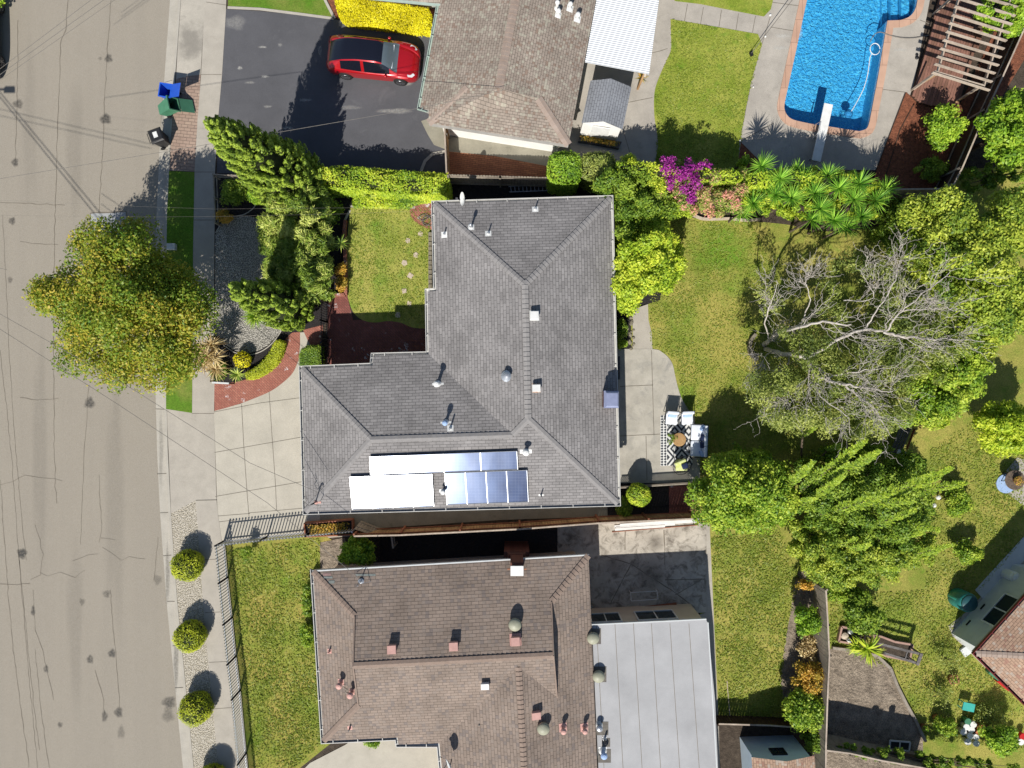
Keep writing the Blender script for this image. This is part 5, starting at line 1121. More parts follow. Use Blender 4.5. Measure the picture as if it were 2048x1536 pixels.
# lattice
t = thing('lattice_fence', 'low wooden lattice between the patio and the dark planting bed', 'fence', G(1310, 972)); m = MB(); zt = .62
a, b = G(1241, 976, zt), G(1388, 967, zt); d = (b-a); L_ = d.length; d.normalize(); a0 = Vector((a.x, a.y, .06)); n = int(L_/.11)
for k in range(-5, n):
    for sg in (1, -1):
        k0 = k*.11 if sg > 0 else k*.11+.55; p = max(0, min(L_, k0)); q = max(0, min(L_, k0+sg*.55)); zp = .55*abs(p-k0)/.55; zq = .55*abs(q-k0)/.55
        if abs(p-q) > .02: m.bar(a0+d*p+Vector((0, 0, zp)), a0+d*q+Vector((0, 0, zq)), .012, .035, up=Vector((-d.y, d.x, 0)))
m.build('lattice', MT['fence_grey'], t); m = MB(); m.bar(a, b, .05, .05); m.bar(a-Vector((0, 0, .56)), b-Vector((0, 0, .56)), .05, .05); m.build('rail', MT['fence_grey'], t)
# leaning gate panel and boards
t = thing('gate_panel', 'greyed board panel leaning at the end of the long board fence', 'gate', G(735, 1055)); m = MB()
A, B, C_, D = G(708, 1058, 1.2), G(722, 1041, .12), G(762, 1057, .12), G(747, 1071, 1.2)
for k in range(7):
    p0, p1 = A.lerp(D, (k+.04)/7), A.lerp(D, (k+.94)/7); q0, q1 = B.lerp(C_, (k+.04)/7), B.lerp(C_, (k+.94)/7); nn = Vector((0, 0, -.025)); m.add([p0, p1, q1, q0, p0+nn, p1+nn, q1+nn, q0+nn], [(0, 3, 2, 1), (4, 5, 6, 7), (0, 1, 5, 4), (1, 2, 6, 5), (2, 3, 7, 6), (3, 0, 4, 7)])
m.build('boards', MT['fence_grey'], t); m = MB(); m.bar(A.lerp(B, .25)-Vector((0, 0, .05)), D.lerp(C_, .25)-Vector((0, 0, .05)), .08, .04); m.bar(A.lerp(B, .75)-Vector((0, 0, .05)), D.lerp(C_, .75)-Vector((0, 0, .05)), .08, .04); m.build('brace', MT['fence_grey'], t)
t = thing('plank_stack', 'stack of long white planks lying against the board fence', 'planks', G(1310, 1052)); 
for i, (x0, y0, x1, y1) in enumerate(((1229, 1053, 1396, 1042), (1232, 1056, 1350, 1048), (1230, 1059, 1330, 1052), (1240, 1050, 1398, 1040))):
    m = MB(); m.bar(G(x0, y0, .06+.02*i), G(x1, y1, .06+.022*i), .13, .02); m.build('plank', MT['white'], t)
m = MB(); m.bar(G(1224, 1064, .06), G(1396, 1050, .06), .035, .035); tag(m.build('red_pole', MT['redwood'], loc=G(1310, 1057)), 'thin dark red pole lying beside the white planks', 'pole')
t = thing('clothes_rack', 'thin white rectangular rack standing on the shaded dirty patio', 'rack', G(1288, 1193)); m = MB(); Q = [G(x, y, .35) for x, y in ((1261, 1185), (1314, 1182), (1316, 1198), (1263, 1202))]
for i in range(4): m.bar(Q[i], Q[(i+1) % 4], .025, .025)
m.build('frame', MT['white'], t)
for p in Q: l = MB(); l.bar((p.x, p.y, .03), p, .025, .025); l.build('leg', MT['white'], t)
m = MB(); m.bar(G(1280, 1216, .1), G(1353, 1207, .1), .12, .03); tag(m.build('dark_plank', MT['redwood'], loc=G(1316, 1211)), 'dark plank lying near the window wall of the flat-roofed extension', 'plank')
m = MB(); m.tube([G(1454, 1362, .04), G(1457, 1400, .04), G(1461, 1446, .04)], .025, 5); tag(m.build('irrigation_pipe', MT['stone'], loc=G(1457, 1400)), 'thin pale pipe lying on the weedy lawn near the low fence', 'pipe')
for i, (x, y) in enumerate(((1424, 1404), (1425, 1416))):
    m = MB(); c = G(x, y, .3); m.box(c, (.12, .18, .3)); tag(m.build('utility_box', MT['white'], loc=(c.x, c.y, 0)), ('upper', 'lower')[i]+' small white utility box on the path beside the flat-roofed extension', 'utility box')
m = MB(); a, b = G(783, 1073, 1.2), G(786, 1095, 1.2); m.bar(a, b, .08, .06); m.bar((a.x, a.y, 0), a, .1, .1); m.bar((b.x, b.y, 0), b, .1, .1); m.bar(a-Vector((0, 0, .6)), b-Vector((0, 0, .6)), .06, .06); tag(m.build('side_gate', MT['fence_grey'], loc=(a.x, a.y, 0)), 'narrow grey gate frame across the dark side yard of the brown-roofed house', 'gate')
# aluminium ladder
t = thing('ladder', 'aluminium ladder lying in the dark side yard behind the dog-eared fence', 'ladder', G(1060, 376)); m = MB()
m.bar(G(1017, 373, .1), G(1105, 368, .1), .04, .07); m.bar(G(1019, 384, .1), G(1105, 381, .1), .04, .07)
for k in range(11): f = (k+.5)/11; m.bar(G(1017+88*f, 373-5*f, .1), G(1019+86*f, 384-3*f, .1), .035, .035)
m.build('frame', MT['galv'], t)
m = MB()
for q in range(3): m.tube([G(x+q*3, y+q*4, .03) for x, y in catmull([(905, 372), (925, 360), (940, 372), (960, 380), (980, 378), (1000, 384), (1015, 380)], 4)], .012, 5)
tag(m.build('cable_tangle', MT['black'], loc=G(950, 375)), 'tangle of black cables on the soil of the dark side yard', 'cable')
# planter box by fence
t = thing('planter_box', 'reddish timber planter box in three bays beside the picket fence', 'planter', G(657, 1058)); m = MB(); zz = .42
Q = [G(x, y, zz) for x, y in ((608, 1047), (704, 1040), (705, 1070), (610, 1074))]
for i in range(4): m.bar(Q[i]-Vector((0, 0, .2)), Q[(i+1) % 4]-Vector((0, 0, .2)), .06, .4)
for f in (.28, .6): m.bar(Q[0].lerp(Q[1], f)-Vector((0, 0, .2)), Q[3].lerp(Q[2], f)-Vector((0, 0, .2)), .05, .38)
m.build('box', MT['redwood'], t); m = MB(); m.poly([q-Vector((0, 0, .15)) for q in Q][::-1]); m.build('soil_fill', MT['mulch'], t)
PP = np.array([list(Q[0].lerp(Q[1], random.uniform(.05, .95)).lerp(Q[3].lerp(Q[2], random.uniform(.05, .95)), random.uniform(.15, .85))-Vector((0, 0, random.uniform(-.1, .12)))) for _ in range(900)])
leafmesh('leaves', PP, np.tile([0, 0, 1.], (900, 1)), .09, .5, L['autumn'], t)

# ======================= PERGOLA, DECK =======================
t = thing('deck', 'reddish timber deck under the pergola', 'deck', G(1890, 130)); zt = .22
DK = [(1868, 40), (1822, 190), (1840, 206), (1862, 212), (1915, 210), (1950, 110), (1985, 20), (1990, -20), (1880, -20)]
DKs = [(p.x, p.y) for p in [G(x, y, zt) for x, y in DK]]; 
if area2(DKs) < 0: DKs = DKs[::-1]
ang = math.radians(-18); dv = Vector((math.sin(math.radians(17)), math.cos(math.radians(17)), 0)); sv = Vector((dv.y, -dv.x, 0)); c = G(1890, 100, zt); mA, mB_ = MB(), MB(); k = 0
for i in range(-30, 30):
    # clip strip against deck polygon by sampling
    s0 = sv*(i*.145); seg = None; L1 = []
    for q in np.arange(-5, 5, .05):
        p = c+s0+dv*q; X, Y = p.x, p.y
        if inside(X, Y, DKs): L1.append(q)
    if len(L1) > 3:
        cut = random.uniform(.25, .75); a_, b_ = L1[0], L1[-1]; cc = a_+(b_-a_)*cut
        for (u0, u1) in ((a_, cc-.01), (cc+.01, b_)):
            (mA if random.random() < .6 else mB_).bar(c+s0+dv*u0-Vector((0, 0, .015)), c+s0+dv*u1-Vector((0, 0, .015)), .135, .03)
mA.build('boards', MT['deck_wood'], t); mB_.build('dark_boards', MT['deck_wood2'], t)
m = MB(); m.prism([tuple(p)[:2] for p in offset([(x, y, 0) for x, y in DKs], -.05)], 0.02, zt-.04); m.build('deck_frame', MT['fence_dark'], t)
t = thing('pergola', 'greyed timber pergola with ten slats over the deck', 'pergola', G(1900, 100)); zt = 2.45
sl = [((1909, 13), (2024, 49)), ((1904, 30), (2019, 66)), ((1898, 46), (2013, 82)), ((1892, 63), (2008, 98)), ((1886, 80), (2002, 115)), ((1880, 97), (1997, 131)), ((1874, 113), (1990, 147)), ((1869, 128), (1984, 164)), ((1864, 145), (1979, 181))]
for a, b in sl+[((1914, -4), (2030, 32)), ((1919, -20), (2036, 15))]: m = MB(); m.bar(G(*a, zt), G(*b, zt), .05, .14); m.build('slat', MT['pergola'], t)
m = MB(); m.bar(G(1868, 143, zt-.1), G(1968, 172, zt-.1), .05, .14); m.build('slat', MT['pergola'], t)
for (xa, ya, xb, yb) in ((1925, -30, 1873, 150), (2022, -10, 1966, 175)): m = MB(); m.bar(G(xa, ya, zt-.17), G(xb, yb, zt-.17), .06, .18); m.build('beam', MT['pergola'], t)
for (x, y) in ((1876, 142), (1922, -20), (1968, 168), (2016, 10)): p = G(x, y, zt-.2); m = MB(); m.bar((p.x, p.y, 0), p, .1, .1); m.build('post', MT['pergola'], t)
m = MB(); p = G(1876, 142, 1.7); m.bar(G(1834, 172, .35), G(1871, 150, 1.6), .08, .08); m.bar(G(1912, 205, .35), G(1955, 178, 1.6), .08, .08); m.build('brace', MT['fence_wood'], t)
patch('bark_bed', [(1812, 184), (1840, 207), (1918, 212), (1990, 60), (2060, -60), (2120, -60), (2048, 120), (1880, 400), (1735, 400), (1742, 366)], MT['bark'], .034)
strips('bed_edging', [[(1811, 186), (1745, 360)], [(1828, 208), (1800, 260), (1772, 350)]], .05, MT['fence_dark'], .07, kind='structure')
patch('bark_bed', [(1482, 284), (1516, 318), (1530, 345), (1474, 345)], MT['bark'], .036)

# ======================= CARS =======================
def car(label, loc, rz, paint, group=None, cat='car'):
    t = thing('parked_car', label, cat, (0, 0, 0), 0)
    #      x    w    zs   zb   wb   zr   wr   zt
    S_ = [(-2.38, .62, .62, .70, .52, .72, .40, .73), (-2.30, .80, .78, .88, .68, .90, .52, .92), (-2.12, .88, .88, .98, .77, 1.06, .58, 1.08), (-1.80, .92, .92, 1.05, .83, 1.24, .60, 1.28), (-1.30, .95, .92, 1.05, .87, 1.42, .60, 1.49),
          (-.5, .96, .92, 1.02, .89, 1.54, .585, 1.61), (.2, .955, .91, 1.00, .89, 1.52, .58, 1.60), (.62, .95, .90, .99, .88, 1.42, .575, 1.49), (1.30, .94, .88, .965, .83, 1.00, .74, 1.03), (1.45, .94, .87, .93, .81, .955, .70, .985), (1.85, .92, .80, .87, .78, .885, .62, .91), (2.12, .87, .70, .79, .70, .80, .52, .82), (2.30, .74, .60, .68, .58, .69, .42, .70), (2.37, .58, .52, .57, .46, .57, .34, .58)]
    X = np.array([s[0] for s in S_]); A = np.array([s[1:] for s in S_]); xs = np.concatenate([np.linspace(-2.38, -2.1, 8), np.linspace(-2.03, 2.05, 58), np.linspace(2.1, 2.37, 8)])
    def cub(x):
        i = int(np.clip(np.searchsorted(X, x)-1, 0, len(X)-2)); h = X[i+1]-X[i]; u = (x-X[i])/h
        def sl_(j): 
            if j <= 0: return (A[1]-A[0])/(X[1]-X[0])
            if j >= len(X)-1: return (A[-1]-A[-2])/(X[-1]-X[-2])
            a = (A[j]-A[j-1])/(X[j]-X[j-1]); b = (A[j+1]-A[j])/(X[j+1]-X[j]); return np.where(a*b > 0, 2*a*b/(a+b+1e-9), 0)
        return (2*u**3-3*u*u+1)*A[i]+(u**3-2*u*u+u)*h*sl_(i)+(-2*u**3+3*u*u)*A[i+1]+(u**3-u*u)*h*sl_(i+1)
    cols = []; NP = 0; par = []
    for x in xs:
        w_, zs, zb, wb, zr, wr, zt = cub(x)
        arch = 0
        for xc in (-1.42, 1.45): arch = max(arch, .40*math.sqrt(max(0, 1-((x-xc)/.40)**2)))
        zlow = max(.22, .33+arch if arch > 0 else .22)
        pf = [(0, zt), (wr*.35, zt-.005), (wr*.7, zt-.02), (wr*.9, zt-.045), (wr, zr), (wr*.75+wb*.25, zr*.75+zb*.25+.01), (wr*.5+wb*.5, zr*.5+zb*.5+.015), (wr*.25+wb*.75, zr*.25+zb*.75+.01), (wb, zb), (wb*.5+w_*.5, zb*.5+zs*.5+.015), (w_, zs), (w_*1.005, zs*.6+zlow*.4), (w_*.99, max(zlow, .35)), (w_*.93, zlow)]
        NP = len(pf); cols.append([(x, y, z) for y, z in pf])
    body, gr, ws = MB(), MB(), MB(); SW = {}
    for side in (1, -1):
        for i in range(len(xs)-1):
            xm = (xs[i]+xs[i+1])/2
            for j in range(NP-1):
                q = [cols[i][j], cols[i+1][j], cols[i+1][j+1], cols[i][j+1]]; q = [(a, b*side, c) for a, b, c in q]
                if side < 0: q = q[::-1]
                tgt = body
                if j < 3 and -1.95 < xm < .62: tgt = gr
                elif j < 4 and .62 < xm < 1.30: tgt = ws
                elif j < 3 and -2.18 < xm < -1.95: tgt = gr
                elif 4 <= j < 8 and -1.55 < xm < .95 and not (-.42 < xm < -.34) and not (.62 < xm < .68 and 0): tgt = SW.setdefault((side, xm < -.4), MB())
                tgt.add(q, [(0, 3, 2, 1)])
    for k in (0, -1):
        pts = cols[k]; ring = [(a, b, c) for a, b, c in pts]+[(a, -b, c) for a, b, c in pts[::-1]]; body.add(ring, [tuple(range(len(ring)))])
    body.prism([(-2.2, -.8), (2.2, -.8), (2.2, .8), (-2.2, .8)], .2, .36, 0)
    body.build('body', paint, t, True); gr.build('glass_roof', MT['glass_dark'], t, True); ws.build('windscreen', MT['glass_ws'], t, True); [v.build('side_window', MT['glass_dark'], t, True) for v in SW.values()]
    m = MB(); m.box((1.16, 0, 1.075), (.10, 1.2, .012), ry=.5); m.build('sunshade', MT['white'], t) if False else None
    for sy in (1, -1):
        m = MB(); m.lathe((.78, sy*.98, 1.0), [(.01, -.07), (.075, -.05), (.085, 0), (.06, .06), (.01, .075)], 10); m.box((.78, sy*.92, .97), (.08, .12, .04)); m.build('wing_mirror', paint, t, True)
        m = MB(); m.add([(1.86, sy*.74, .885), (2.16, sy*.60, .80), (2.23, sy*.66, .755), (2.10, sy*.80, .77), (1.90, sy*.84, .86)], [(0, 1, 2, 3, 4) if sy < 0 else (4, 3, 2, 1, 0)]); m.build('headlight', MT['lamp_glass'], t)
        m = MB(); m.add([(-2.31, sy*.45, .93), (-2.31, sy*.80, .90), (-2.2, sy*.86, .86), (-2.345, sy*.76, .82), (-2.35, sy*.45, .86)], [(0, 1, 2, 3, 4) if sy > 0 else (4, 3, 2, 1, 0)]); m.build('tail_light', MT['red_pl'], t)
        for xc in (-1.42, 1.45):
            m = MB(); n = 22; c_ = Vector((xc, sy*.86, .35))
            m.lathe(c_, [(.22, -.11), (.33, -.115), (.355, -.08), (.355, .08), (.33, .115), (.22, .11)], n, rx=math.pi/2); w_ = m.build('wheel', MT['tire'], t, True)
            m = MB(); m.lathe(c_+Vector((0, sy*.105, 0)), [(.235, -.01), (.22, .012), (.2, .0)], n, rx=math.pi/2)
            for k in range(8): a = k*math.pi/4; m.bar(c_+Vector((0, sy*.125, 0)), c_+Vector((.22*math.cos(a), sy*.122, .22*math.sin(a))), .035, .02)
            m.build('rim', MT['rim'], w_)
    m = MB(); m.box((2.10, 0, .40), (.5, 1.25, .1)); m.build('bumper_grille', MT['black_pl'], t)
    # seats and dashboard seen through the screen
    m = MB(); m.bar((1.02, -.6, 1.13), (1.02, .6, 1.13), .18, .02); m.build('dashboard', MT['cushion'], t)
    t.location = loc; t.rotation_euler = (0, 0, rz); return t
cc = G(747, 117, .7); car('red hatchback car with a dark glass roof parked on the blacktop driveway', (cc.x, cc.y, .015), math.radians(-6.2), MT['paint_red'])
cc = G(-35, 70, .2); car('black car parked at the left edge of the road', (cc.x, cc.y, -.12), math.radians(91), MT['paint_dark'])

# ======================= WHEELIE BINS =======================
def bin_(label, mat, loc, rz=0, lidang=0, tilt=(0, 0), group='wheelie bins put out at the kerb'):
    t = thing('wheelie_bin', label, 'wheelie bin', (0, 0, 0), group=group); Rl = Matrix.Rotation(rz, 3, 'Z') @ Matrix.Rotation(tilt[0], 3, 'Y') @ Matrix.Rotation(tilt[1], 3, 'X'); loc = Vector(loc)
    T = lambda v: loc+Rl @ Vector(v)
    def sec(hx, hy, z): return [T(v) for v in ((-hx, -hy, z), (hx, -hy, z), (hx, hy, z), (-hx, hy, z))]
    m = MB(); a, b, c, d, e, f = sec(.23, .24, .02), sec(.28, .32, .98), sec(.33, .36, .98), sec(.33, .36, 1.04), sec(.27, .31, 1.04), sec(.21, .22, .08)
    V = a+b+c+d+e+f; fs = [(3, 2, 1, 0)]
    for k in range(5):
        for i in range(4): j = (i+1) % 4; fs.append((4*k+i, 4*k+j, 4*k+4+j, 4*k+4+i))
    fs.append((20, 21, 22, 23)); m.add(V, fs)
    for k in range(-2, 3): m.bar(T((.255, k*.09, .1)), T((.29, k*.1, .92)), .03, .02)
    m.build('bin_body', mat, t)
    # lid hinged on the +x edge
    Rh = Matrix.Rotation(lidang, 3, 'Y'); m = MB(); vs = []
    for (x, y, z) in ((-.68, -.35, .0), (0, -.35, 0), (0, .35, 0), (-.68, .35, 0), (-.62, -.28, .06), (-.08, -.28, .07), (-.08, .28, .07), (-.62, .28, .06)): v = Rh @ Vector((x, y, z)); vs.append(T((v.x+.34, v.y, v.z+1.05)))
    m.add(vs, [(3, 2, 1, 0), (4, 5, 6, 7), (0, 1, 5, 4), (1, 2, 6, 5), (2, 3, 7, 6), (3, 0, 4, 7)]); m.build('lid', mat, t)
    m = MB(); m.tube([T((.33, -.25, .98)), T((.42, -.25, 1.0)), T((.42, .25, 1.0)), T((.33, .25, .98))], .018, 6); m.build('handle', mat, t)
    for sy in (-1, 1):
        m = MB(); n = 14; c_ = T((.24, sy*.29, .1)); Rw = Rl; vs = []
        for yy in (-.03, .03):
            for i in range(n): q = 2*math.pi*i/n; vs.append(c_+Rl @ Vector((.1*math.cos(q), yy, .1*math.sin(q))))
        m.add(vs, [tuple(range(n)), tuple(range(2*n-1, n-1, -1))]+[(i, i+n, (i+1) % n+n, (i+1) % n) for i in range(n)]); m.build('wheel', MT['tire'], t)
    return t
p = G(330, 180, 1.04); bin_('blue wheelie bin standing open with its lid flung back, nearest the blacktop', MT['blue_pl'], (p.x, p.y, .0), math.radians(-8), math.radians(150))
p = G(330, 221, .35); gb_ = bin_('green wheelie bin tipped over with its mouth open, between the blue and black ones', MT['green_pl'], (p.x-.15, p.y-.02, .30), math.radians(12), math.radians(165), tilt=(math.radians(58), 0))
p = G(309, 269, 1.08); bb = bin_('black wheelie bin standing closed at the kerb', MT['black_pl'], (p.x+.0, p.y, -.1), math.radians(200), 0)
m = MB(); m.box((p.x+.0, p.y+.02, 1.02), (.22, .30, .006), math.radians(200)); m.build('paper_label', MT['white'], bb)
p = G(342, 493, .25); t = thing('utility_box', 'small pale blue-white meter box in the shaded verge grass', 'utility box', (p.x, p.y, 0)); m = MB(); m.box((p.x, p.y, .14), (.42, .3, .22), taper=.94); m.build('cabinet', MT['offwhite'], t); m = MB(); m.box((p.x, p.y, .27), (.46, .34, .04), taper=.9); m.build('cover', MT['offwhite'], t)

# ======================= PATIO FURNITURE =======================
def rug_mat():
    m, t, b = newmat('black_white_diamond_rug'); b.inputs['Roughness'].default_value = .95; s = nd(t, 'SeparateXYZ'); t.links.new(nd(t, 'UVMap').outputs[0], s.inputs[0])
    def tri(v, k, o=0): return mth(t, 'ABSOLUTE', mth(t, 'SUBTRACT', mth(t, 'FRACT', mth(t, 'ADD', mth(t, 'MULTIPLY', v, k), o)), .5))
    d = mth(t, 'ADD', tri(s.outputs['X'], 1.35), mth(t, 'MULTIPLY', tri(s.outputs['Y'], 1.1), 1.0))
    st = mth(t, 'GREATER_THAN', mth(t, 'FRACT', mth(t, 'MULTIPLY', d, 3.0)), .5)
    bd = mth(t, 'LESS_THAN', s.outputs['X'], .34); zz = mth(t, 'GREATER_THAN', mth(t, 'ADD', tri(s.outputs['Y'], 7), mth(t, 'MULTIPLY', tri(s.outputs['X'], 5.9), 1)), .5)
    ln = mth(t, 'GREATER_THAN', mth(t, 'FRACT', mth(t, 'MULTIPLY', s.outputs['X'], 5.9)), .82)
    zz = mth(t, 'MAXIMUM', zz, ln); f = nd(t, 'Mix'); t.links.new(bd, f.inputs[0]); t.links.new(st, f.inputs[2]); t.links.new(zz, f.inputs[3])
    t.links.new(mix(t, f.outputs[0], (.035, .04, .05), (.62, .62, .6)), b.inputs['Base Color']); return m
R4 = [G(x, y, .045) for x, y in ((1321, 831), (1384, 829), (1385, 930), (1321, 932))]; m = MB(); m.uv = [(0, 2.7), (1.66, 2.7), (1.66, 0), (0, 0)][::-1]*1; m.poly(R4[::-1])
m.uv = [(0, 0), (1.66, 0), (1.66, 2.7), (0, 2.7)]; tag(m.build('rug', rug_mat(), loc=G(1353, 880)), 'black and white diamond-pattern rug on the patio', 'rug')
def armchair(label, px, py, rz):
    c = G(px, py, .45); t = thing('armchair', label, 'armchair', (0, 0, 0), group='white cushioned patio chairs')
    m = MB()
    for sx in (-1, 1):
        m.tube([(sx*.34, -.3, 0), (sx*.34, -.3, .58), (sx*.34, .30, .60), (sx*.33, .36, .82)], .018, 6); m.tube([(sx*.34, .32, 0), (sx*.34, .30, .60)], .018, 6)
    m.tube([(-.33, .36, .82), (.33, .36, .82)], .018, 6); m.tube([(-.34, -.3, .3), (.34, -.3, .3)], .018, 6); m.tube([(-.34, .3, .3), (.34, .3, .3)], .018, 6); m.build('frame', MT['black'], t)
    def cush(nm, c_, d, mt, rx=0):
        q = MB(); q.box(c_, d, rx=rx); o = q.build(nm, mt, t, True); bv = o.modifiers.new('bevel', 'BEVEL'); bv.width = .045; bv.segments = 3; return o
    cush('seat_cushion', (0, -.02, .40), (.62, .62, .15), MT['cushion']); cush('back_cushion', (0, .27, .64), (.60, .16, .42), MT['cushion'], -.2); cush('pillow', (0, .13, .56), (.42, .12, .26), MT['ltblue'], -.5)
    t.location = (c.x, c.y, .03); t.rotation_euler = (0, 0, rz); return t
armchair('white cushioned patio chair, nearer the house of the two at the top of the rug', 1343, 836, math.radians(-4)); armchair('white cushioned patio chair, nearer the lawn of the two at the top of the rug', 1374, 836, math.radians(2))
t = thing('sofa', 'white cushioned patio sofa with navy and light blue pillows on the right of the rug', 'sofa', (0, 0, 0)); m = MB()
for sy in (-.86, .86):
    m.tube([(-.36, sy, 0), (-.36, sy, .56), (.36, sy, .58), (.40, sy, .80)], .018, 6); m.tube([(.36, sy, 0), (.36, sy, .58)], .018, 6)
m.tube([(.40, -.86, .80), (.40, .86, .80)], .018, 6); m.tube([(-.36, -.86, .28), (-.36, .86, .28)], .018, 6); m.build('frame', MT['black'], t)
def cushp(par, nm, c_, d, mt, rz=0, ry=0, bw=.05):
    q = MB(); q.box(c_, d, rz=rz, ry=ry); o = q.build(nm, mt, par, True); bv = o.modifiers.new('bevel', 'BEVEL'); bv.width = bw; bv.segments = 3; return o
for y in (-.42, .42): cushp(t, 'seat_cushion', (-.05, y, .38), (.66, .81, .15), MT['cushion'])
for y in (-.55, 0, .55): cushp(t, 'back_cushion', (.31, y, .60), (.17, .54, .40), MT['cushion'], 0, .2)
for y, mt, rz in ((-.68, 'ltblue', .5), (-.20, 'navy', .1), (.18, 'navy', -.1), (.68, 'ltblue', -.4)): cushp(t, 'pillow', (.16, y, .56), (.10, .34, .26), MT[mt], rz, .35)
c = G(1396, 881, .4); t.location = (c.x, c.y, .03); t.rotation_euler = (0, 0, math.radians(-2))
t = thing('coffee_table', 'small round wooden coffee table in the middle of the rug', 'table', (0, 0, 0)); m = MB(); m.lathe((0, 0, .42), [(.33, 0), (.35, .015), (.35, .035), (.33, .045)], 28); m.build('table_top', MT['table_wood'], t)
for k in range(3): a = 2.1*k; m = MB(); m.tube([(.22*math.cos(a), .22*math.sin(a), .42), (.28*math.cos(a), .28*math.sin(a), 0)], .02, 6); m.build('leg', MT['black'], t)
c = G(1358, 879, .45); t.location = (c.x, c.y, .046)
t = thing('potted_plant', 'dark vase with feathery green stems beside the round coffee table', 'potted plant', G(1347, 872)); c = G(1349, 870, .25); m = MB(); m.lathe((c.x, c.y, .046), [(.08, 0), (.13, .12), (.1, .25), (.07, .3)], 14); m.build('vase', MT['black_pl'], t, True)
C_ = np.array([[*(c+Vector((-.15+random.gauss(0, .12), -.28+random.gauss(0, .14), .15+random.random()*.15)))] for _ in range(12)]); P_, N_, i_ = clump_pts(C_, np.full((12, 3), .1), 420, .3); leafmesh('leaves', P_, N_, .07, .4, L['dense'], t)
t = thing('hoop_chair', 'round black hoop chair with lime cushion at the lower end of the patio', 'chair', (0, 0, 0)); m = MB()
m.tube([(math.cos(a)*.5, math.sin(a)*.5, .62+.28*math.sin(a-.5)) for a in np.linspace(0, 2*math.pi, 33)], .018, 6)
m.tube([(math.cos(a)*.3, math.sin(a)*.3, .03) for a in np.linspace(0, 2*math.pi, 25)], .016, 6)
for k in range(12): a = k*math.pi/6; m.tube([(math.cos(a)*.5, math.sin(a)*.5, .62+.28*math.sin(a-.5)), (math.cos(a)*.36, math.sin(a)*.36, .33), (math.cos(a)*.3, math.sin(a)*.3, .03)], .009, 5)
m.build('frame', MT['black'], t); cushp(t, 'seat_cushion', (0, 0, .42), (.6, .58, .12), MT['lime']); cushp(t, 'back_cushion', (-.12, .2, .66), (.6, .16, .32), MT['lime'], .4, 0); cushp(t, 'pillow', (.16, -.02, .56), (.34, .3, .1), MT['navy'], .4)
c = G(1364, 931, .6); t.location = (c.x, c.y, .03)
m = MB(); c = G(1233, 736, .5); m.box((G(1237, 736, .8).x, c.y, .42), (.16, 1.2, .8)); tag(m.build('patio_cabinet', MT['darkgrey'], loc=(c.x, c.y, 0)), 'dark narrow cabinet against the east wall under the eave', 'cabinet')
# garden right: round table, bench, tank
t = thing('garden_table', 'round dark mesh table with a potted plant on the concrete pad at the right edge', 'table', G(2027, 965)); c = G(2030, 960, .65); m = MB(); m.lathe((c.x, c.y, .62), [(.5, 0), (.52, .02), (.5, .04)], 26); m.build('table_top', MT['bark_t'], t); m = MB()
for k in range(4): a = k*math.pi/2+.4; m.tube([(c.x+.1*math.cos(a), c.y+.1*math.sin(a), .62), (c.x+.35*math.cos(a), c.y+.35*math.sin(a), 0)], .02, 6)
m.build('leg', MT['black'], t)
pd = patch('concrete_pad', [(1990, 967), (2035, 915), (2090, 930), (2070, 1015), (2045, 1010)], MT['conc_side'], .036)
t = thing('potted_plant', 'flower pot with yellow and pale blooms on the round dark table', 'potted plant', (c.x, c.y, .66)); m = MB(); m.lathe((c.x, c.y, .66), [(.13, 0), (.19, .2), (.17, .2)], 14); m.build('pot', MT['terracotta'], t, True); P_, N_, i_ = clump_pts(np.array([[c.x, c.y, .95]]), np.array([[.26, .26, .15]]), 260, .4); leafmesh('leaves', P_, N_, .07, .5, L['autumn'], t)
m = MB(); m.lathe((c.x-.05, c.y-.28, .04), [(.5, 0), (.5, .03)], 24); tag(m.build('round_mat', MT['ltblue'], loc=(c.x, c.y-.6, 0)), 'pale blue round mat half under the round dark table', 'mat')
t = thing('bench', 'old grey wooden bench with a broken white end beside the yellow bush', 'bench', G(1800, 885))
a, b = G(1812, 852, .5), G(1789, 912, .5); d = (b-a).normalized(); s = Vector((-d.y, d.x, 0)); m = MB()
for k in (-1.5, -.5, .5, 1.5): m.bar(a+s*k*.15, b+s*k*.15, .12, .035)
m.build('seat', MT['oldwood'], t)
for q in (.1, .9):
    p = a.lerp(b, q); m = MB(); m.bar(p+s*.28-Vector((0, 0, .05)), p-s*.28-Vector((0, 0, .05)), .07, .07)
    for k in (-1, 1): r = p+s*k*.24; m.bar((r.x, r.y, 0), r-Vector((0, 0, .06)), .07, .07)
    m.build('leg', MT['oldwood'], t)
m = MB(); m.bar(a+s*.33+Vector((0, 0, .25)), b.lerp(a, .3)+s*.33+Vector((0, 0, .25)), .03, .16); m.build('backrest', MT['redwood'], t)
c = G(1798, 905, .3); m = MB(); m.box((c.x, c.y, .3), (.5, .25, .56), math.radians(-20)); tag(m.build('white_crate', MT['white'], loc=(c.x, c.y, 0)), 'white crate half hidden by leaves at the lower end of the old bench', 'crate')
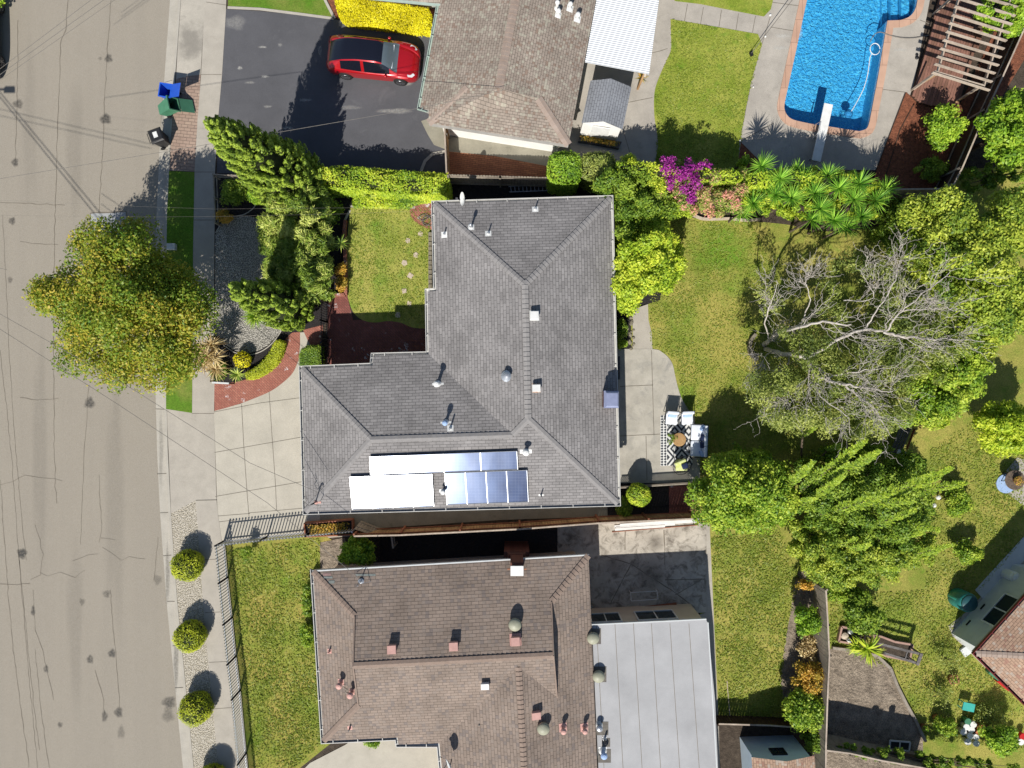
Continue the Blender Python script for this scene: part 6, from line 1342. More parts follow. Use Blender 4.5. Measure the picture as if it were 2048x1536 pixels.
for x, y, r, z, mt, nm, lb in ((1942, 1208, .5, 1.15, 'teal', 'water_tank', 'dark teal round water tank at the corner of the tan-roofed house'), (1924, 1202, .2, .9, 'teal', 'watering_drum', 'small bright teal drum beside the round water tank'), (2035, 1156, .27, .9, 'white', 'kettle_grill', 'white round kettle grill by the paving behind the tan-roofed house')):
    c = G(x, y, z); t = thing(nm, lb, nm.replace('_', ' '), (c.x, c.y, 0)); m = MB(); m.lathe((c.x, c.y, .01), [(r*.95, 0), (r, .05), (r, z*.8), (r*.85, z*.9)], 26); m.build('drum', MT[mt if nm != 'water_tank' else 'tank'], t, True); m = MB(); m.lathe((c.x, c.y, z*.9), [(r*.87, 0), (r*.8, .06), (r*.3, .1), (.02, .12)], 22); m.build('lid', MT['ltblue' if nm != 'kettle_grill' else 'white'] if nm != 'water_tank' else M('dark_teal_lid', (.03, .10, .11), (.02, .07, .08), 3, .4), t, True)
# raised beds and trellis
def frame_bed(label, q, mat, zt=.25, fill=None):
    t = thing('raised_bed', label, 'raised bed', G(*q[0])); m = MB(); Q = [G(x, y, zt) for x, y in q]
    for i in range(len(Q)): m.bar(Q[i]-Vector((0, 0, zt/2)), Q[(i+1) % len(Q)]-Vector((0, 0, zt/2)), .1, zt)
    m.build('edging', mat, t); f = MB(); P = [(p.x, p.y, zt-.08) for p in Q]; P = P if area2(P) > 0 else P[::-1]; f.poly(P); f.build('soil_fill', MT['soil'], t); return t
pbr = M('pink_edging_brick', (.42, .27, .22), (.32, .2, .16), 6)
frame_bed('small brick-edged bed beside the board fence, with white ornaments', [(1684, 1254), (1733, 1262), (1726, 1292), (1678, 1283)], pbr)
frame_bed('long brick-edged bed below the grey trellis', [(1748, 1268), (1790, 1284), (1826, 1290), (1820, 1322), (1770, 1312), (1744, 1302)], pbr)
patch('tilled_soil', [(1652, 1300), (1672, 1296), (1720, 1303), (1752, 1312), (1778, 1338), (1790, 1370), (1810, 1410), (1826, 1440), (1846, 1482), (1846, 1560), (1640, 1560), (1642, 1400)], MT['drysoil'], .024)
m = MB(); P = [G(x, y, .1) for x, y in ((1664, 1295), (1720, 1302), (1754, 1311), (1780, 1336), (1793, 1370), (1812, 1408), (1830, 1440), (1850, 1482))]
for a, b in zip(P[:-1], P[1:]): m.bar(a, b, .14, .2)
tag(m.build('bed_border', MT['fence_grey'], loc=P[3]), 'curved grey timber border round the big tilled soil bed', 'border')
t = thing('trellis', 'grey timber trellis frame standing over the long brick-edged bed', 'trellis', G(1800, 1310)); zt = 1.1; m = MB()
m.bar(G(1757, 1287, zt), G(1845, 1309, zt), .12, .06); m.bar(G(1768, 1306, zt), G(1836, 1327, zt), .12, .06); m.bar(G(1843, 1307, zt+.05), G(1834, 1330, zt+.05), .16, .06); m.bar(G(1815, 1301, zt), G(1810, 1318, zt), .06, .05); m.build('frame', MT['oldwood'], t)
for x, y in ((1757, 1287), (1843, 1309), (1768, 1306), (1835, 1327)): p = G(x, y, zt); q = MB(); q.bar((p.x, p.y, 0), p, .07, .07); q.build('post', MT['oldwood'], t)
for i, (x, y, s_) in enumerate(((1702, 1264, .14), (1699, 1281, .12), (1690, 1272, .2))):
    c = G(x, y, .3); m = MB(); m.lathe((c.x, c.y, .17), [(s_*.6, 0), (s_, .05), (s_*.9, .15), (s_*.3, .2)], 12); tag(m.build('garden_ornament', MT['white'] if i < 2 else MT['stone'], loc=(c.x, c.y, 0)), ('white round ornament near the top of the small brick-edged bed', 'white round ornament near the bottom of the small brick-edged bed', 'pale stone bowl in the small brick-edged bed')[i], 'ornament')
t = thing('cold_frame', 'small white framed two-pane window lying in the tilled soil bed', 'cold frame', G(1800, 1490)); opn = [G(x, y, .22) for x, y in ((1780, 1481), (1820, 1484), (1818, 1502), (1779, 1498))]; m = MB()
for i in range(4): m.bar(opn[i], opn[(i+1) % 4], .07, .06)
m.bar(opn[0].lerp(opn[1], .5), opn[3].lerp(opn[2], .5), .05, .06); m.build('frame', MT['white'], t); m = MB(); m.poly([p-Vector((0, 0, .01)) for p in opn][::-1]); m.build('pane', MT['glass_win'], t)
bk = [(1936, 1443, 'green_pl', 'green'), (1947, 1449, 'white', 'topmost white'), (1933, 1454, 'white', 'upper left white'), (1943, 1459, 'white', 'central white'), (1927, 1464, 'offwhite', 'leftmost white'), (1961, 1456, 'orange', 'upper orange'), (1958, 1466, 'orange', 'lower orange'), (1941, 1472, 'white', 'white second-row-from-bottom'), (1953, 1474, 'white', 'right-hand lower white'), (1936, 1484, 'offwhite', 'bottom left translucent'), (1953, 1487, 'offwhite', 'bottom right translucent'), (2027, 1465, 'white', 'white lone'), (2046, 1473, 'red_pl', 'red'), (2042, 1484, 'white', 'white lowest')]
for i, (x, y, mt, lb) in enumerate(bk):
    c = G(x, y, .36); t = thing('bucket', (lb+' bucket in the cluster of buckets on the lawn') if i < 11 else (lb+' bucket at the right edge below the small lemon bush'), 'bucket', (c.x, c.y, 0), group='buckets standing on the garden lawn')
    m = MB(); m.lathe((c.x, c.y, .01), [(.13, 0), (.165, .32), (.175, .34), (.16, .36), (.14, .355)], 16); m.build('pail', MT[mt], t, True); m = MB(); m.lathe((c.x, c.y, .36), [(.168, 0), (.165, .015), (.14, .018)], 16); m.build('lid', MT[mt], t)
t = thing('garden_stool', 'turquoise plastic stool above the cluster of buckets', 'stool', G(1937, 1414)); c = G(1937, 1414, .45); m = MB(); m.box((c.x, c.y, .45), (.62, .42, .05), math.radians(-12)); m.build('seat', MT['teal'], t)
for i, j in ((-1, -1), (1, -1), (1, 1), (-1, 1)): m = MB(); p = Vector((c.x, c.y, 0))+Matrix.Rotation(math.radians(-12), 3, 'Z') @ Vector((i*.26, j*.16, 0)); m.bar(p, p+Vector((0, 0, .44)), .04, .04); m.build('leg', MT['teal'], t)
m = MB(); c = G(2008, 1367, .3); m.box((c.x, c.y, .2), (.7, .3, .36), math.radians(-40), taper=1.1); tag(m.build('red_planter', MT['red_pl'], loc=(c.x, c.y, 0)), 'red rectangular planter against the wall of the tan-roofed house', 'planter')
m = MB(); c = G(1990, 1349, .3); m.box((c.x, c.y, .2), (.62, .3, .36), math.radians(-40), taper=1.1); tag(m.build('green_planter', MT['green_pl'], loc=(c.x, c.y, 0)), 'green planter beside the red planter', 'planter')
m = MB(); c = G(1934, 1300, .1); m.box((c.x, c.y, .1), (.6, .45, .12), math.radians(35)); tag(m.build('grey_mat', MT['wall_gray'], loc=(c.x, c.y, 0)), 'light grey slab at the corner of the tan-roofed house', 'slab')
m = MB(); m.bar((G(1916, 1265).x, G(1916, 1265).y, 0), (G(1916, 1265).x, G(1916, 1265).y, 1.1), .08, .08); c = G(1916, 1265); m.bar((c.x, c.y, 1.05), (c.x+.9, c.y-.5, 1.05), .05, .06); tag(m.build('clothes_post', MT['white'], loc=(c.x, c.y, 0)), 'white post and rail at the corner path of the tan-roofed house', 'post')
# stepping stones, edging blocks
for i, (x, y, r, lb) in enumerate(((841, 468, .17, 'nearest the brick landing'), (816, 482, .15, 'square pale, second from the brick landing'), (832, 510, .17, 'pinkish, third from the brick landing'), (809, 526, .18, 'upright pinkish, fourth from the brick landing'), (821, 552, .20, 'large pale diamond-shaped, in the middle of the row'), (809, 582, .17, 'triangular pinkish, below the pale diamond one'), (819, 607, .16, 'greyish, in the sunny lower lawn'), (796, 630, .16, 'half shaded, last before the courtyard'))):
    n = random.choice((4, 5, 6)); a0 = random.random()*6; c = G(x, y); m = MB(); m.prism([(c.x+r*random.uniform(.8, 1.15)*math.cos(a0+k*2*math.pi/n), c.y+r*random.uniform(.8, 1.15)*math.sin(a0+k*2*math.pi/n)) for k in range(n)], .02, .055)
    tag(m.build('stepping_stone', MT['stone'], loc=(c.x, c.y, 0)), 'stepping stone '+lb, 'stepping stone', 'stepping stones across the front lawn')
t = thing('block_edging', 'row of grey edging blocks between the front lawn and the house wall', 'edging', G(863, 520))
for k in range(12): y = 470+k*9.4; c = G(861, y); m = MB(); m.box((c.x, c.y, .1), (.2, .22, .2), random.gauss(0, .06), taper=.9); m.build('block', MT['blockedge'], t)
t = thing('garden_hose', 'coiled dark garden hose on the brick landing', 'hose', G(855, 436)); m = MB(); c = G(853, 436, .08)
m.tube([c+Vector((math.cos(a)*(.28+.04*math.sin(a*1.7))+.1*math.sin(a*.3), math.sin(a)*(.22+.05*math.cos(a*2.3))-.2*math.sin(a*.21), .01*a*.2)) for a in np.linspace(0, 6*math.pi, 70)], .016, 6); m.build('coil', MT['wire'], t)
m = MB(); P = [G(x, y, .25) for x, y in ((691, 590), (690, 520), (688, 460), (690, 440))]
for a, b in zip(P[:-1], P[1:]): m.bar(a-Vector((0, 0, .12)), b-Vector((0, 0, .12)), .16, .26)
m.bar(G(655, 591, .13), G(691, 590, .13), .16, .26); tag(m.build('garden_wall', MT['brick_path'], loc=P[1]), 'low brick wall between the dark bed and the front lawn', 'wall')
m = MB(); P = [G(x, y, .25) for x, y in catmull([(1512, 668), (1503, 680), (1500, 694), (1504, 708), (1516, 718)], 4)]
for a, b in zip(P[:-1], P[1:]): m.bar(a-Vector((0, 0, .12)), b-Vector((0, 0, .12)), .18, .28)
tag(m.build('tree_ring_wall', MT['blockedge'], loc=P[3]), 'curved low block wall round the foot of the bare-branched tree', 'wall')
m = MB(); P = [G(x, y, .15) for x, y in catmull([(1388, 430), (1405, 437), (1430, 438), (1460, 437), (1490, 440), (1520, 438)], 3)]
for a, b in zip(P[:-1], P[1:]): m.bar(a-Vector((0, 0, .05)), b-Vector((0, 0, .05)), .12, .16)
tag(m.build('stone_border', MT['stone'], loc=P[3]), 'pale stone border in front of the pink-tinged shrubs', 'border')
for i in range(26):
    x = 1258+random.uniform(-6, 6)+(4 if i > 12 else 0); y = 620+i*3.1; c = G(x, y); s_ = random.uniform(.05, .11); m = MB(); m.lathe((c.x, c.y, .0), [(s_, 0), (s_*1.05, s_*.5), (s_*.6, s_)], 7); tag(m.build('edge_rock', MT['blockedge'], loc=(c.x, c.y, 0)), 'small grey rock in the row between the planting bed and the concrete path', 'rock', 'rocks edging the path')
t = thing('tshaped_post', 'black T-shaped post standing at the edge of the pebble bed', 'post', G(436, 683)); p = G(432, 676, 1.1); m = MB(); m.bar((p.x, p.y, 0), p, .07, .07); m.build('upright', MT['black'], t); m = MB(); m.bar(G(417, 672, 1.12), G(437, 675, 1.12), .09, .08); m.build('crossbar', MT['black'], t)
t = thing('path_rail', 'grey handrail with black end post beside the start of the curved brick path', 'rail', G(440, 763)); m = MB(); m.bar(G(424, 765, .7), G(458, 767, .7), .09, .06); m.build('handrail', MT['wall_gray'], t); m = MB(); p = G(422, 762, .75); m.bar((p.x, p.y, 0), p, .1, .1); p = G(458, 767, .66); m.bar((p.x, p.y, 0), p, .06, .06); m.build('post', MT['black'], t)

# ======================= WIRES AND LAMP =======================
def wire(label, pts, r=.014, mat='wire', sag=0):
    P = [G(*p) for p in pts]; Q = []
    for a, b in zip(P[:-1], P[1:]):
        for k in range(12): Q.append(a.lerp(b, k/12))
    Q.append(P[-1]); m = MB(); m.tube(Q, r, 5); o = m.build('overhead_wire', MT[mat], loc=P[0]); tag(o, label, 'wire'); return o
wire('service wire crossing the road to the mast on the grey roof', [(-60, 594, 6.4), (255, 772, 5.9), (500, 926, 5.2), (634, 984, 4.25)], .011)
wire('service wire crossing the road to the antenna mast on the brown roof', [(-60, 620, 6.4), (230, 805, 6), (535, 1006, 5.2), (722, 1160, 4.2)], .011)
wire('thin wire crossing the driveway to the mottled roof', [(-60, 367, 6.6), (350, 300, 6.2), (840, 216, 5.2), (1008, 180, 4.3)], .01)
wire('upper thin wire over the shaded front bed to the grey roof', [(-50, 398, 6.2), (280, 413, 5.6), (430, 418, 5), (868, 414, 3.2)], .003, 'wire')
wire('lower thin wire over the shaded front bed to the grey roof', [(-50, 430, 6.2), (280, 434, 5.6), (430, 433, 5), (720, 427, 3.6), (868, 420, 3.2)], .003, 'wire')
wire('top left overhead wire, uppermost of the three', [(-40, 168, 7), (215, -25, 7)], .009); wire('top left overhead wire, middle of the three', [(-40, 178, 7), (235, -20, 7)], .010); wire('top left overhead wire, lowest of the three', [(-40, 188, 6.6), (255, -18, 6.6)], .008)
wire('cable dropping over the deck joint left of the pool', [(1503, 106, .3), (1600, -20, .6)], .018)
c = G(1503, 108, .15); m = MB(); m.box((c.x, c.y, .13), (.14, .2, .12), .4); m.lathe((c.x+.02, c.y+.12, .12), [(.03, 0), (.05, .08), (.02, .12)], 8); tag(m.build('sprinkler_head', MT['black'], loc=(c.x, c.y, 0)), 'small black sprinkler on the poolside lawn by the cable end', 'sprinkler')
def shadow_src(px, py, z): s = G(px, py, 0); return s+SUN*(z/SUN.z)
for i, (a, b, z) in enumerate((((-60, 128), (205, 455), 8.2), ((-60, 120), (215, 452), 8.5), ((-60, 208), (320, 296), 8.0), ((-60, 222), (300, 300), 8.3))):
    m = MB(); m.tube([shadow_src(*a, z), shadow_src(*b, z)], .022 if i < 2 else .011, 5); o = m.build('overhead_wire', MT['wire'], loc=shadow_src(*a, z)); tag(o, 'overhead line beyond the left edge, number along the pole arm unseen', 'wire', 'power lines beyond the left edge')
    o['label'] = 'power line beyond the left edge whose shadow crosses the road'
c = shadow_src(-25, 182, 7.5); t = thing('street_lamp', 'street lamp beyond the left edge whose shadow head falls on the road', 'street lamp', (c.x-1.6, c.y, -.12)); m = MB(); m.tube([(c.x-1.6, c.y, -.12), (c.x-1.6, c.y, 7.4), (c.x, c.y, 7.5)], .07, 8); m.build('pole', MT['galv'], t); m = MB(); e = shadow_src(15, 181, 7.5); m.bar((c.x, c.y, 7.5), e-Vector((.3, 0, 0)), .06, .06); m.box(e, (.6, .26, .14), taper=.8); m.build('lamp_head', MT['darkgrey'], t)
# ======================= CONIFERS =======================
def conifer(label, tip, z1, base, rb, nt_=230, z0=.3, seed=1):
    """columnar conifer of upright flame-like tufts; tip=(px,py) seen at height z1, base=(px,py) on the ground"""
    T_ = G(tip[0], tip[1], z1); B_ = G(base[0], base[1], 0); t = thing('conifer_tree', label, 'conifer', B_); rg = np.random.default_rng(seed)
    Ps, Ns, Ls, As = [], [], [], []
    for k in range(nt_):
        f = rg.uniform(0, 1)**1.25; a = rg.uniform(0, 2*math.pi); z = f; ax = B_.lerp(T_, z); r = rb*(1-z)**.62*min(1, .55+z*4)*rg.uniform(.72, 1.05)
        c = np.array([ax.x+r*math.cos(a), ax.y+r*math.sin(a), z0+z*(z1-z0-.3)+.1]); out = np.array([math.cos(a)*.28, math.sin(a)*.28, 1]); out /= np.linalg.norm(out)
        h = rg.uniform(.35, .75)*(1-.35*z); w_ = rg.uniform(.10, .19); n = 150; u = rg.uniform(-1, 1, n); rad = w_*np.sqrt(np.clip(1-u*u, 0, 1))*(.55+.45*(u < 0)); th = rg.uniform(0, 2*math.pi, n)
        o1 = np.cross(out, [0, 0, 1.]); o1 = o1/np.linalg.norm(o1); o2 = np.cross(out, o1); D = np.cos(th)[:, None]*o1+np.sin(th)[:, None]*o2
        Ps.append(c+u[:, None]*out*h+D*rad[:, None]); Ns.append(D+out*.3); Ls.append(np.full(n, rg.uniform(.3, .9))); As.append(np.tile(out, (n, 1)))
    leafmesh('foliage', np.vstack(Ps), np.vstack(Ns), .095, .5, L['conifer'], t, .35, lfbase=np.hstack(Ls), along=np.vstack(As))
    m = MB(); prof = [(rb*(1-z)**.62*min(1, .55+z*4)*.66, z0+z*(z1-z0-.5)) for z in np.linspace(0, 1, 9)]; vs = []; n = 14; fs = []
    for r, z in prof:
        ax = B_.lerp(T_, (z-z0)/(z1-z0)); 
        for i in range(n): a = 2*math.pi*i/n; vs.append((ax.x+(r+.02)*math.cos(a), ax.y+(r+.02)*math.sin(a), z))
    for k in range(len(prof)-1):
        for i in range(n): j = (i+1) % n; fs.append((k*n+i, k*n+j, (k+1)*n+j, (k+1)*n+i))
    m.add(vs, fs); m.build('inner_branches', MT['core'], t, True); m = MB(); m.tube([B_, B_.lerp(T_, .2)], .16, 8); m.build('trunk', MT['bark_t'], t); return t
conifer('tall pointed conifer between the blacktop driveway and the shaded front bed', (420, 247), 9.3, (600, 374), 1.85, 560, seed=3)
conifer('shorter pointed conifer leaning over the pebble bed', (464, 577), 7.2, (595, 622), 1.35, 300, seed=5)

# ======================= HEDGES AND SHRUBS =======================
tree('grassy_hedge', 'tall wide hedge of long strap blades between the two conifers', 'hedge', 585, 475, 70, 110, .1, 3.3, L['blade'], 46000, .34, 170, .16, asp=.14, trunk=(610, 490), poly=[(508, 392), (545, 372), (600, 352), (644, 345), (656, 420), (660, 520), (654, 600), (600, 600), (560, 575), (530, 545), (526, 500), (518, 430)])
hedge('clipped_hedge', 'long clipped hedge along the edge of the blacktop driveway', 'hedge', [(640, 334), (690, 330), (780, 338), (895, 346), (898, 384), (830, 388), (720, 378), (640, 372)], 1.8, L['yellowgreen'], 13000, .12, .5, round_=.4, lump=.24)
hedge('low_shrubs', 'low mixed shrubs in front of the clipped hedge', 'shrub', [(705, 385), (780, 388), (890, 386), (870, 395), (825, 405), (820, 412), (705, 411)], .5, L['yellowgreen'], 3500, .13, .5, round_=.2, lump=.1)
hedge('low_shrubs', 'dark green leafy shrubs beside the brick landing', 'shrub', [(800, 388), (850, 385), (852, 397), (820, 404), (800, 402)], .7, L['dense'], 1500, .15, .6, round_=.2, lump=.1)
hedge('box_hedge', 'clipped box hedge at the corner of the grey roof, half in shade', 'hedge', [(597, 712), (602, 698), (615, 692), (638, 692), (640, 735), (600, 740)], .95, L['dense'], 4200, .08, .5, round_=.15, lump=.03)
hedge('curved_hedge', 'low curved clipped hedge along the brick path', 'hedge', catmull([(556, 680), (567, 684)], 2)+catmull([(567, 690), (556, 720), (538, 740), (510, 756), (492, 758)], 4)+catmull([(488, 746), (505, 738), (525, 722), (538, 705), (548, 684)], 4), .5, L['ball'], 4500, .07, .5, round_=.12, lump=.03)
hedge('yellow_shrub', 'bright golden yellow clipped shrub bed beside the red car', 'shrub', [(668, -6), (716, -4), (760, 3), (800, 8), (856, 16), (862, 30), (861, 62), (760, 50), (690, 41), (678, 30)], .65, L['yellow'], 15000, .09, .5, round_=.12, lump=.06, jit=.7)
for i, (x, y, lb) in enumerate(((375, 1131, 'topmost'), (380, 1272, 'second from the top'), (392, 1416, 'third from the top'), (422, 1562, 'partly cut off by the bottom edge, lowest'))):
    ball('ball_shrub', 'golden-green clipped ball shrub in the pebble verge, '+lb, 'shrub', x, y, .79 if i != 2 else .83, L['ball'], 4200, .085, group='ball shrubs along the pebble verge', z=.62)
ball('ball_shrub', 'small bright yellow ball shrub inside the curved bed', 'shrub', 485, 720, .44, L['yellow'], 1300, .08)
ball('topiary_ball', 'dense round topiary in the dark bed behind the lattice', 'shrub', 1278, 990, .60, L['yellowgreen'], 3500, .09, z=1.0)
hedge('clipped_bush', 'bright green clipped bush at the end of the dog-eared fence', 'shrub', catmull([(1098, 330), (1103, 308), (1125, 300), (1150, 302), (1162, 315), (1162, 350), (1150, 366), (1115, 364), (1099, 352)], 3, True), 2.3, L['vine'], 6500, .12, .5, round_=.5, lump=.08)
hedge('clipped_bush', 'grey-green clipped bush between the bright clipped bush and the climbing shrubs', 'shrub', catmull([(1165, 312), (1185, 301), (1220, 303), (1232, 318), (1230, 345), (1212, 358), (1180, 355), (1165, 340)], 3, True), 2.3, L['olive'], 5000, .15, .3, round_=.5, lump=.1)
LC = L['canopy'] = leafm('canopy_leaves', (.03, .08, .012), (.16, .22, .022), (.33, .36, .045), .3, 1.8)
tree('shrub_mass', 'dark leafy climbing shrubs beside the corner of the grey roof', 'shrub', 1262, 385, 70, 75, .4, 3.6, L['dense'], 19000, .15, 75, .2, edge=.75, poly=[(1180, 360), (1240, 335), (1300, 345), (1330, 390), (1350, 430), (1330, 450), (1290, 450), (1240, 500), (1226, 430), (1200, 375)])
tree('shrub_mass', 'yellow-green leafy shrub left of the magenta flowers', 'shrub', 1300, 360, 40, 40, .3, 3.3, L['yellowgreen'], 6500, .13, 30, .25, edge=.75, poly=[(1235, 320), (1290, 322), (1325, 345), (1340, 400), (1380, 425), (1335, 425), (1290, 370)])
tree('citrus_tree', 'bright yellow-green tree against the east eave of the grey roof', 'tree', 1292, 525, 66, 95, 1.2, 4.4, L['yellowgreen'], 27000, .16, 70, .24, trunk=(1280, 545), poly=[(1240, 460), (1285, 455), (1310, 425), (1335, 440), (1345, 480), (1362, 520), (1350, 570), (1330, 590), (1290, 600), (1250, 620), (1234, 590), (1234, 500)])
tree('citrus_tree', 'rounded bright green citrus tree below the patio sofa', 'tree', 1480, 985, 106, 90, .6, 4.3, L['lemon'], 33000, .17, 120, .22, trunk=(1440, 985), poly=[(1398, 965), (1420, 932), (1452, 915), (1500, 905), (1550, 930), (1578, 960), (1582, 1000), (1560, 1040), (1520, 1052), (1450, 1055), (1410, 1035), (1385, 1000)])
tree('leafy_bush', 'round bright green bush in the side yard of the brown-roofed house', 'shrub', 720, 1107, 40, 29, .3, 2.0, L['vine'], 5500, .16, 30, .34)
tree('street_tree', 'large green and gold street tree overhanging the road', 'tree', 247, 607, 160, 158, 2.4, 7.4, L['street'], 56000, .155, 200, .20, trunk=(365, 620), tr=.17, poly=[(175, 465), (222, 448), (300, 455), (325, 505), (345, 560), (398, 568), (412, 600), (406, 655), (380, 690), (376, 745), (320, 762), (245, 756), (190, 736), (140, 726), (130, 690), (118, 630), (82, 604), (86, 572), (132, 568), (142, 520), (160, 485)])
m = None
tree('shrub_mass', 'pink-tinged leafy shrubs between the magenta flowers and the palms', 'shrub', 1430, 385, 60, 45, .3, 3.2, L['pinkmix'], 14000, .13, 60, .22, edge=.75, poly=[(1375, 350), (1420, 330), (1470, 330), (1500, 350), (1500, 420), (1440, 425), (1390, 422), (1350, 405), (1370, 370)])
t = thing('bougainvillea', 'magenta flowering bougainvillea spilling over the fence by the pool lawn', 'flowering shrub', G(1350, 360))
C_ = np.array([list(G(x+random.gauss(0, 3), y+random.gauss(0, 3), random.uniform(2.5, 3.5))) for x, y in pts_in([(1298, 322), (1322, 330), (1332, 308), (1342, 312), (1350, 332), (1370, 330), (1392, 348), (1397, 368), (1380, 398), (1372, 385), (1350, 372), (1330, 345)], 48)+pts_in([(1300, 330), (1440, 320), (1440, 350), (1400, 400), (1350, 395)], 12)]+[list(G(1412, 330, 2.3)), list(G(1418, 334, 2.2)), list(G(1402, 334, 2.2)), list(G(1384, 405, 1.6))])
P_, N_, i_ = clump_pts(C_, np.tile([.24, .24, .18], (64, 1))*RNG.uniform(.6, 1.3, (64, 1)), 4800, .2); leafmesh('blossom', P_, N_, .085, .8, L['magenta'], t)
C2 = np.array([list(G(x, y, random.uniform(1.2, 2.8))) for x, y in pts_in([(1290, 330), (1400, 325), (1430, 345), (1395, 400), (1370, 425), (1320, 400)], 50)]); P_, N_, i_ = clump_pts(C2, np.tile([.34, .34, .28], (50, 1)), 9000, .5); leafmesh('leaves', P_, N_, .12, .55, L['pinkmix'], t)
m = MB(); m.tube([G(1350, 368, 0), G(1345, 360, 1.0), G(1340, 350, 1.8)], .05, 6); m.tube([G(1350, 368, 0), G(1370, 372, 1.0), G(1385, 380, 1.6)], .04, 6); m.build('stem', MT['bark_t'], t)
tree('shrub_mass', 'green leafy undergrowth beneath the palms', 'shrub', 1620, 390, 120, 50, .2, 3.0, L['yellowgreen'], 34000, .12, 150, .14, edge=.75, poly=[(1480, 340), (1560, 340), (1680, 340), (1760, 360), (1765, 435), (1660, 442), (1580, 442), (1500, 435), (1470, 380)])
pal = [(1523, 333, 2.0), (1560, 358, 2.4), (1550, 390, 1.8), (1582, 397, 2.2), (1505, 408, 1.6), (1483, 425, 1.1), (1606, 362, 1.8), (1628, 388, 2.2), (1677, 377, 2.3), (1655, 352, 1.9), (1640, 418, 2.4), (1667, 441, 2.0), (1622, 440, 1.7), (1718, 368, 2.5), (1707, 400, 2.1), (1722, 434, 1.9), (1750, 402, 1.7), (1690, 455, 1.5), (1530, 372, 1.6), (1590, 345, 1.4), (1770, 380, 1.3)]
for i, (x, y, z) in enumerate(pal):
    row = 'upper' if y < 372 else ('lower' if y > 420 else 'middle')
    rosette('spiky_palm', '%s-row spiky palm head, %s the group above the back lawn' % (row, 'left in' if x < 1560 else 'in the centre of' if x < 1660 else 'right in'), 'palm', x, y, z+.9, .82, 78, L['palm'], .045, .22, .45, group='spiky palms along the fence')
# refine the labels so that each head is told apart by its place in its row
rows = {}
for o in bpy.data.objects:
    if o.name.startswith('spiky_palm') and o.parent is None: rows.setdefault(o['label'].split('-')[0], []).append(o)
words = ['leftmost', 'second from left', 'third from left', 'fourth from left', 'fifth from left', 'sixth from left', 'seventh from left', 'eighth from left', 'ninth from left', 'tenth from left']
for r, lst in rows.items():
    lst.sort(key=lambda o: o.location.x)
    for k, o in enumerate(lst): o['label'] = 'spiky green palm head, %s in the %s row above the back lawn' % (words[k] if k < len(lst)-1 else 'rightmost', r)
rosette('spiky_plant', 'yellowish spiky plant in front of the clipped hedge', 'spiky plant', 740, 386, 1.0, .55, 34, L['blade'], .055, .25, .2)
rosette('spiky_plant', 'pale spiky plant in the dark bed beside the low brick wall', 'spiky plant', 682, 487, 1.1, .52, 34, L['blade'], .055, .25, .2)
rosette('spiky_plant', 'variegated yellow spiky plant beside the small yellow ball shrub', 'spiky plant', 475, 748, .5, .5, 44, L['blade'], .06, .4, .3)
rosette('strap_plant', 'bright green strap-leaved clump in the pebble bed', 'strap-leaved plant', 512, 632, .45, .75, 130, L['vine'], .05, .6, .5)
t = thing('bronze_cordyline', 'large bronze and cream strap-leaved plant at the sidewalk by the street tree', 'strap-leaved plant', G(418, 715))
for q, (x, y, z) in enumerate(((408, 700, 1.5), (425, 690, 1.6), (430, 715, 1.3), (408, 728, 1.2), (395, 712, 1.3), (432, 738, 1.0), (415, 712, 1.6))): rosette('x', 'x', 'x', x, y, z, .8, 46, L['brown'], .05, .75, .5, pn='blades', parent=t, c=G(x, y, z))
m = MB(); 
for x, y, z in ((408, 700, 1.5), (425, 690, 1.6), (430, 715, 1.3), (408, 728, 1.2), (395, 712, 1.3)): m.tube([G(420, 716, 0), G(x, y, z)], .05, 6)
m.build('stem', MT['bark_t'], t)
rosette('spiky_plant', 'orange and green spiky plant at the corner of the white patio cover', 'spiky plant', 1283, 156, .5, .42, 34, L['autumn'], .05, .3, .4)
rosette('strap_plant', 'yellow-green strap-leaved plant across the brick-edged beds', 'strap-leaved plant', 1735, 1297, .8, .95, 60, L['yellowgreen'], .09, .55, .3)
rosette('strap_plant', 'small yellow-green strap-leaved plant at the left of the brick-edged beds', 'strap-leaved plant', 1712, 1293, .6, .6, 34, L['yellowgreen'], .08, .55, .3)
tree('leafy_shrub', 'dark leafy shrub in the shaded bed behind the rail fence', 'shrub', 465, 385, 28, 26, .2, .9, L['dense'], 2600, .12, 22, .35)
tree('leafy_shrub', 'yellow variegated shrub at the lower left of the shaded bed', 'shrub', 450, 430, 22, 14, .1, .7, L['autumn'], 1800, .10, 16, .4)
tree('leafy_shrub', 'bright climbing shrub at the left end of the strap-bladed hedge', 'shrub', 512, 390, 14, 24, .3, 1.6, L['vine'], 2200, .12, 18, .4)
tree('leafy_shrub', 'mixed flowering shrubs at the lower end of the low brick wall', 'shrub', 684, 555, 12, 30, .1, .8, L['autumn'], 1800, .11, 20, .5)
tree('leafy_shrub', 'dark ivy-like shrubs in the shaded bed right of the strap-bladed hedge', 'shrub', 668, 400, 18, 60, .1, .6, L['dense'], 2500, .12, 30, .4)
tree('leafy_shrub', 'dark shrub under the bronze strap-leaved plant', 'shrub', 440, 740, 18, 18, .1, .5, L['dense'], 1300, .1, 16, .4)
tree('leafy_shrub', 'small shrub by the wall in the planting bed left of the concrete path', 'shrub', 1243, 660, 10, 24, .1, .7, L['dense'], 1500, .1, 16, .5)
tree('leafy_shrub', 'small clipped green shrub just above the patio', 'shrub', 1243, 688, 13, 8, .1, .5, L['lemon'], 1100, .08, 12, .5)
tree('leafy_shrub', 'dark leafy shrub beside the topiary at the corner of the grey roof', 'shrub', 1250, 1012, 14, 20, .1, .7, L['dense'], 1400, .11, 14, .45)
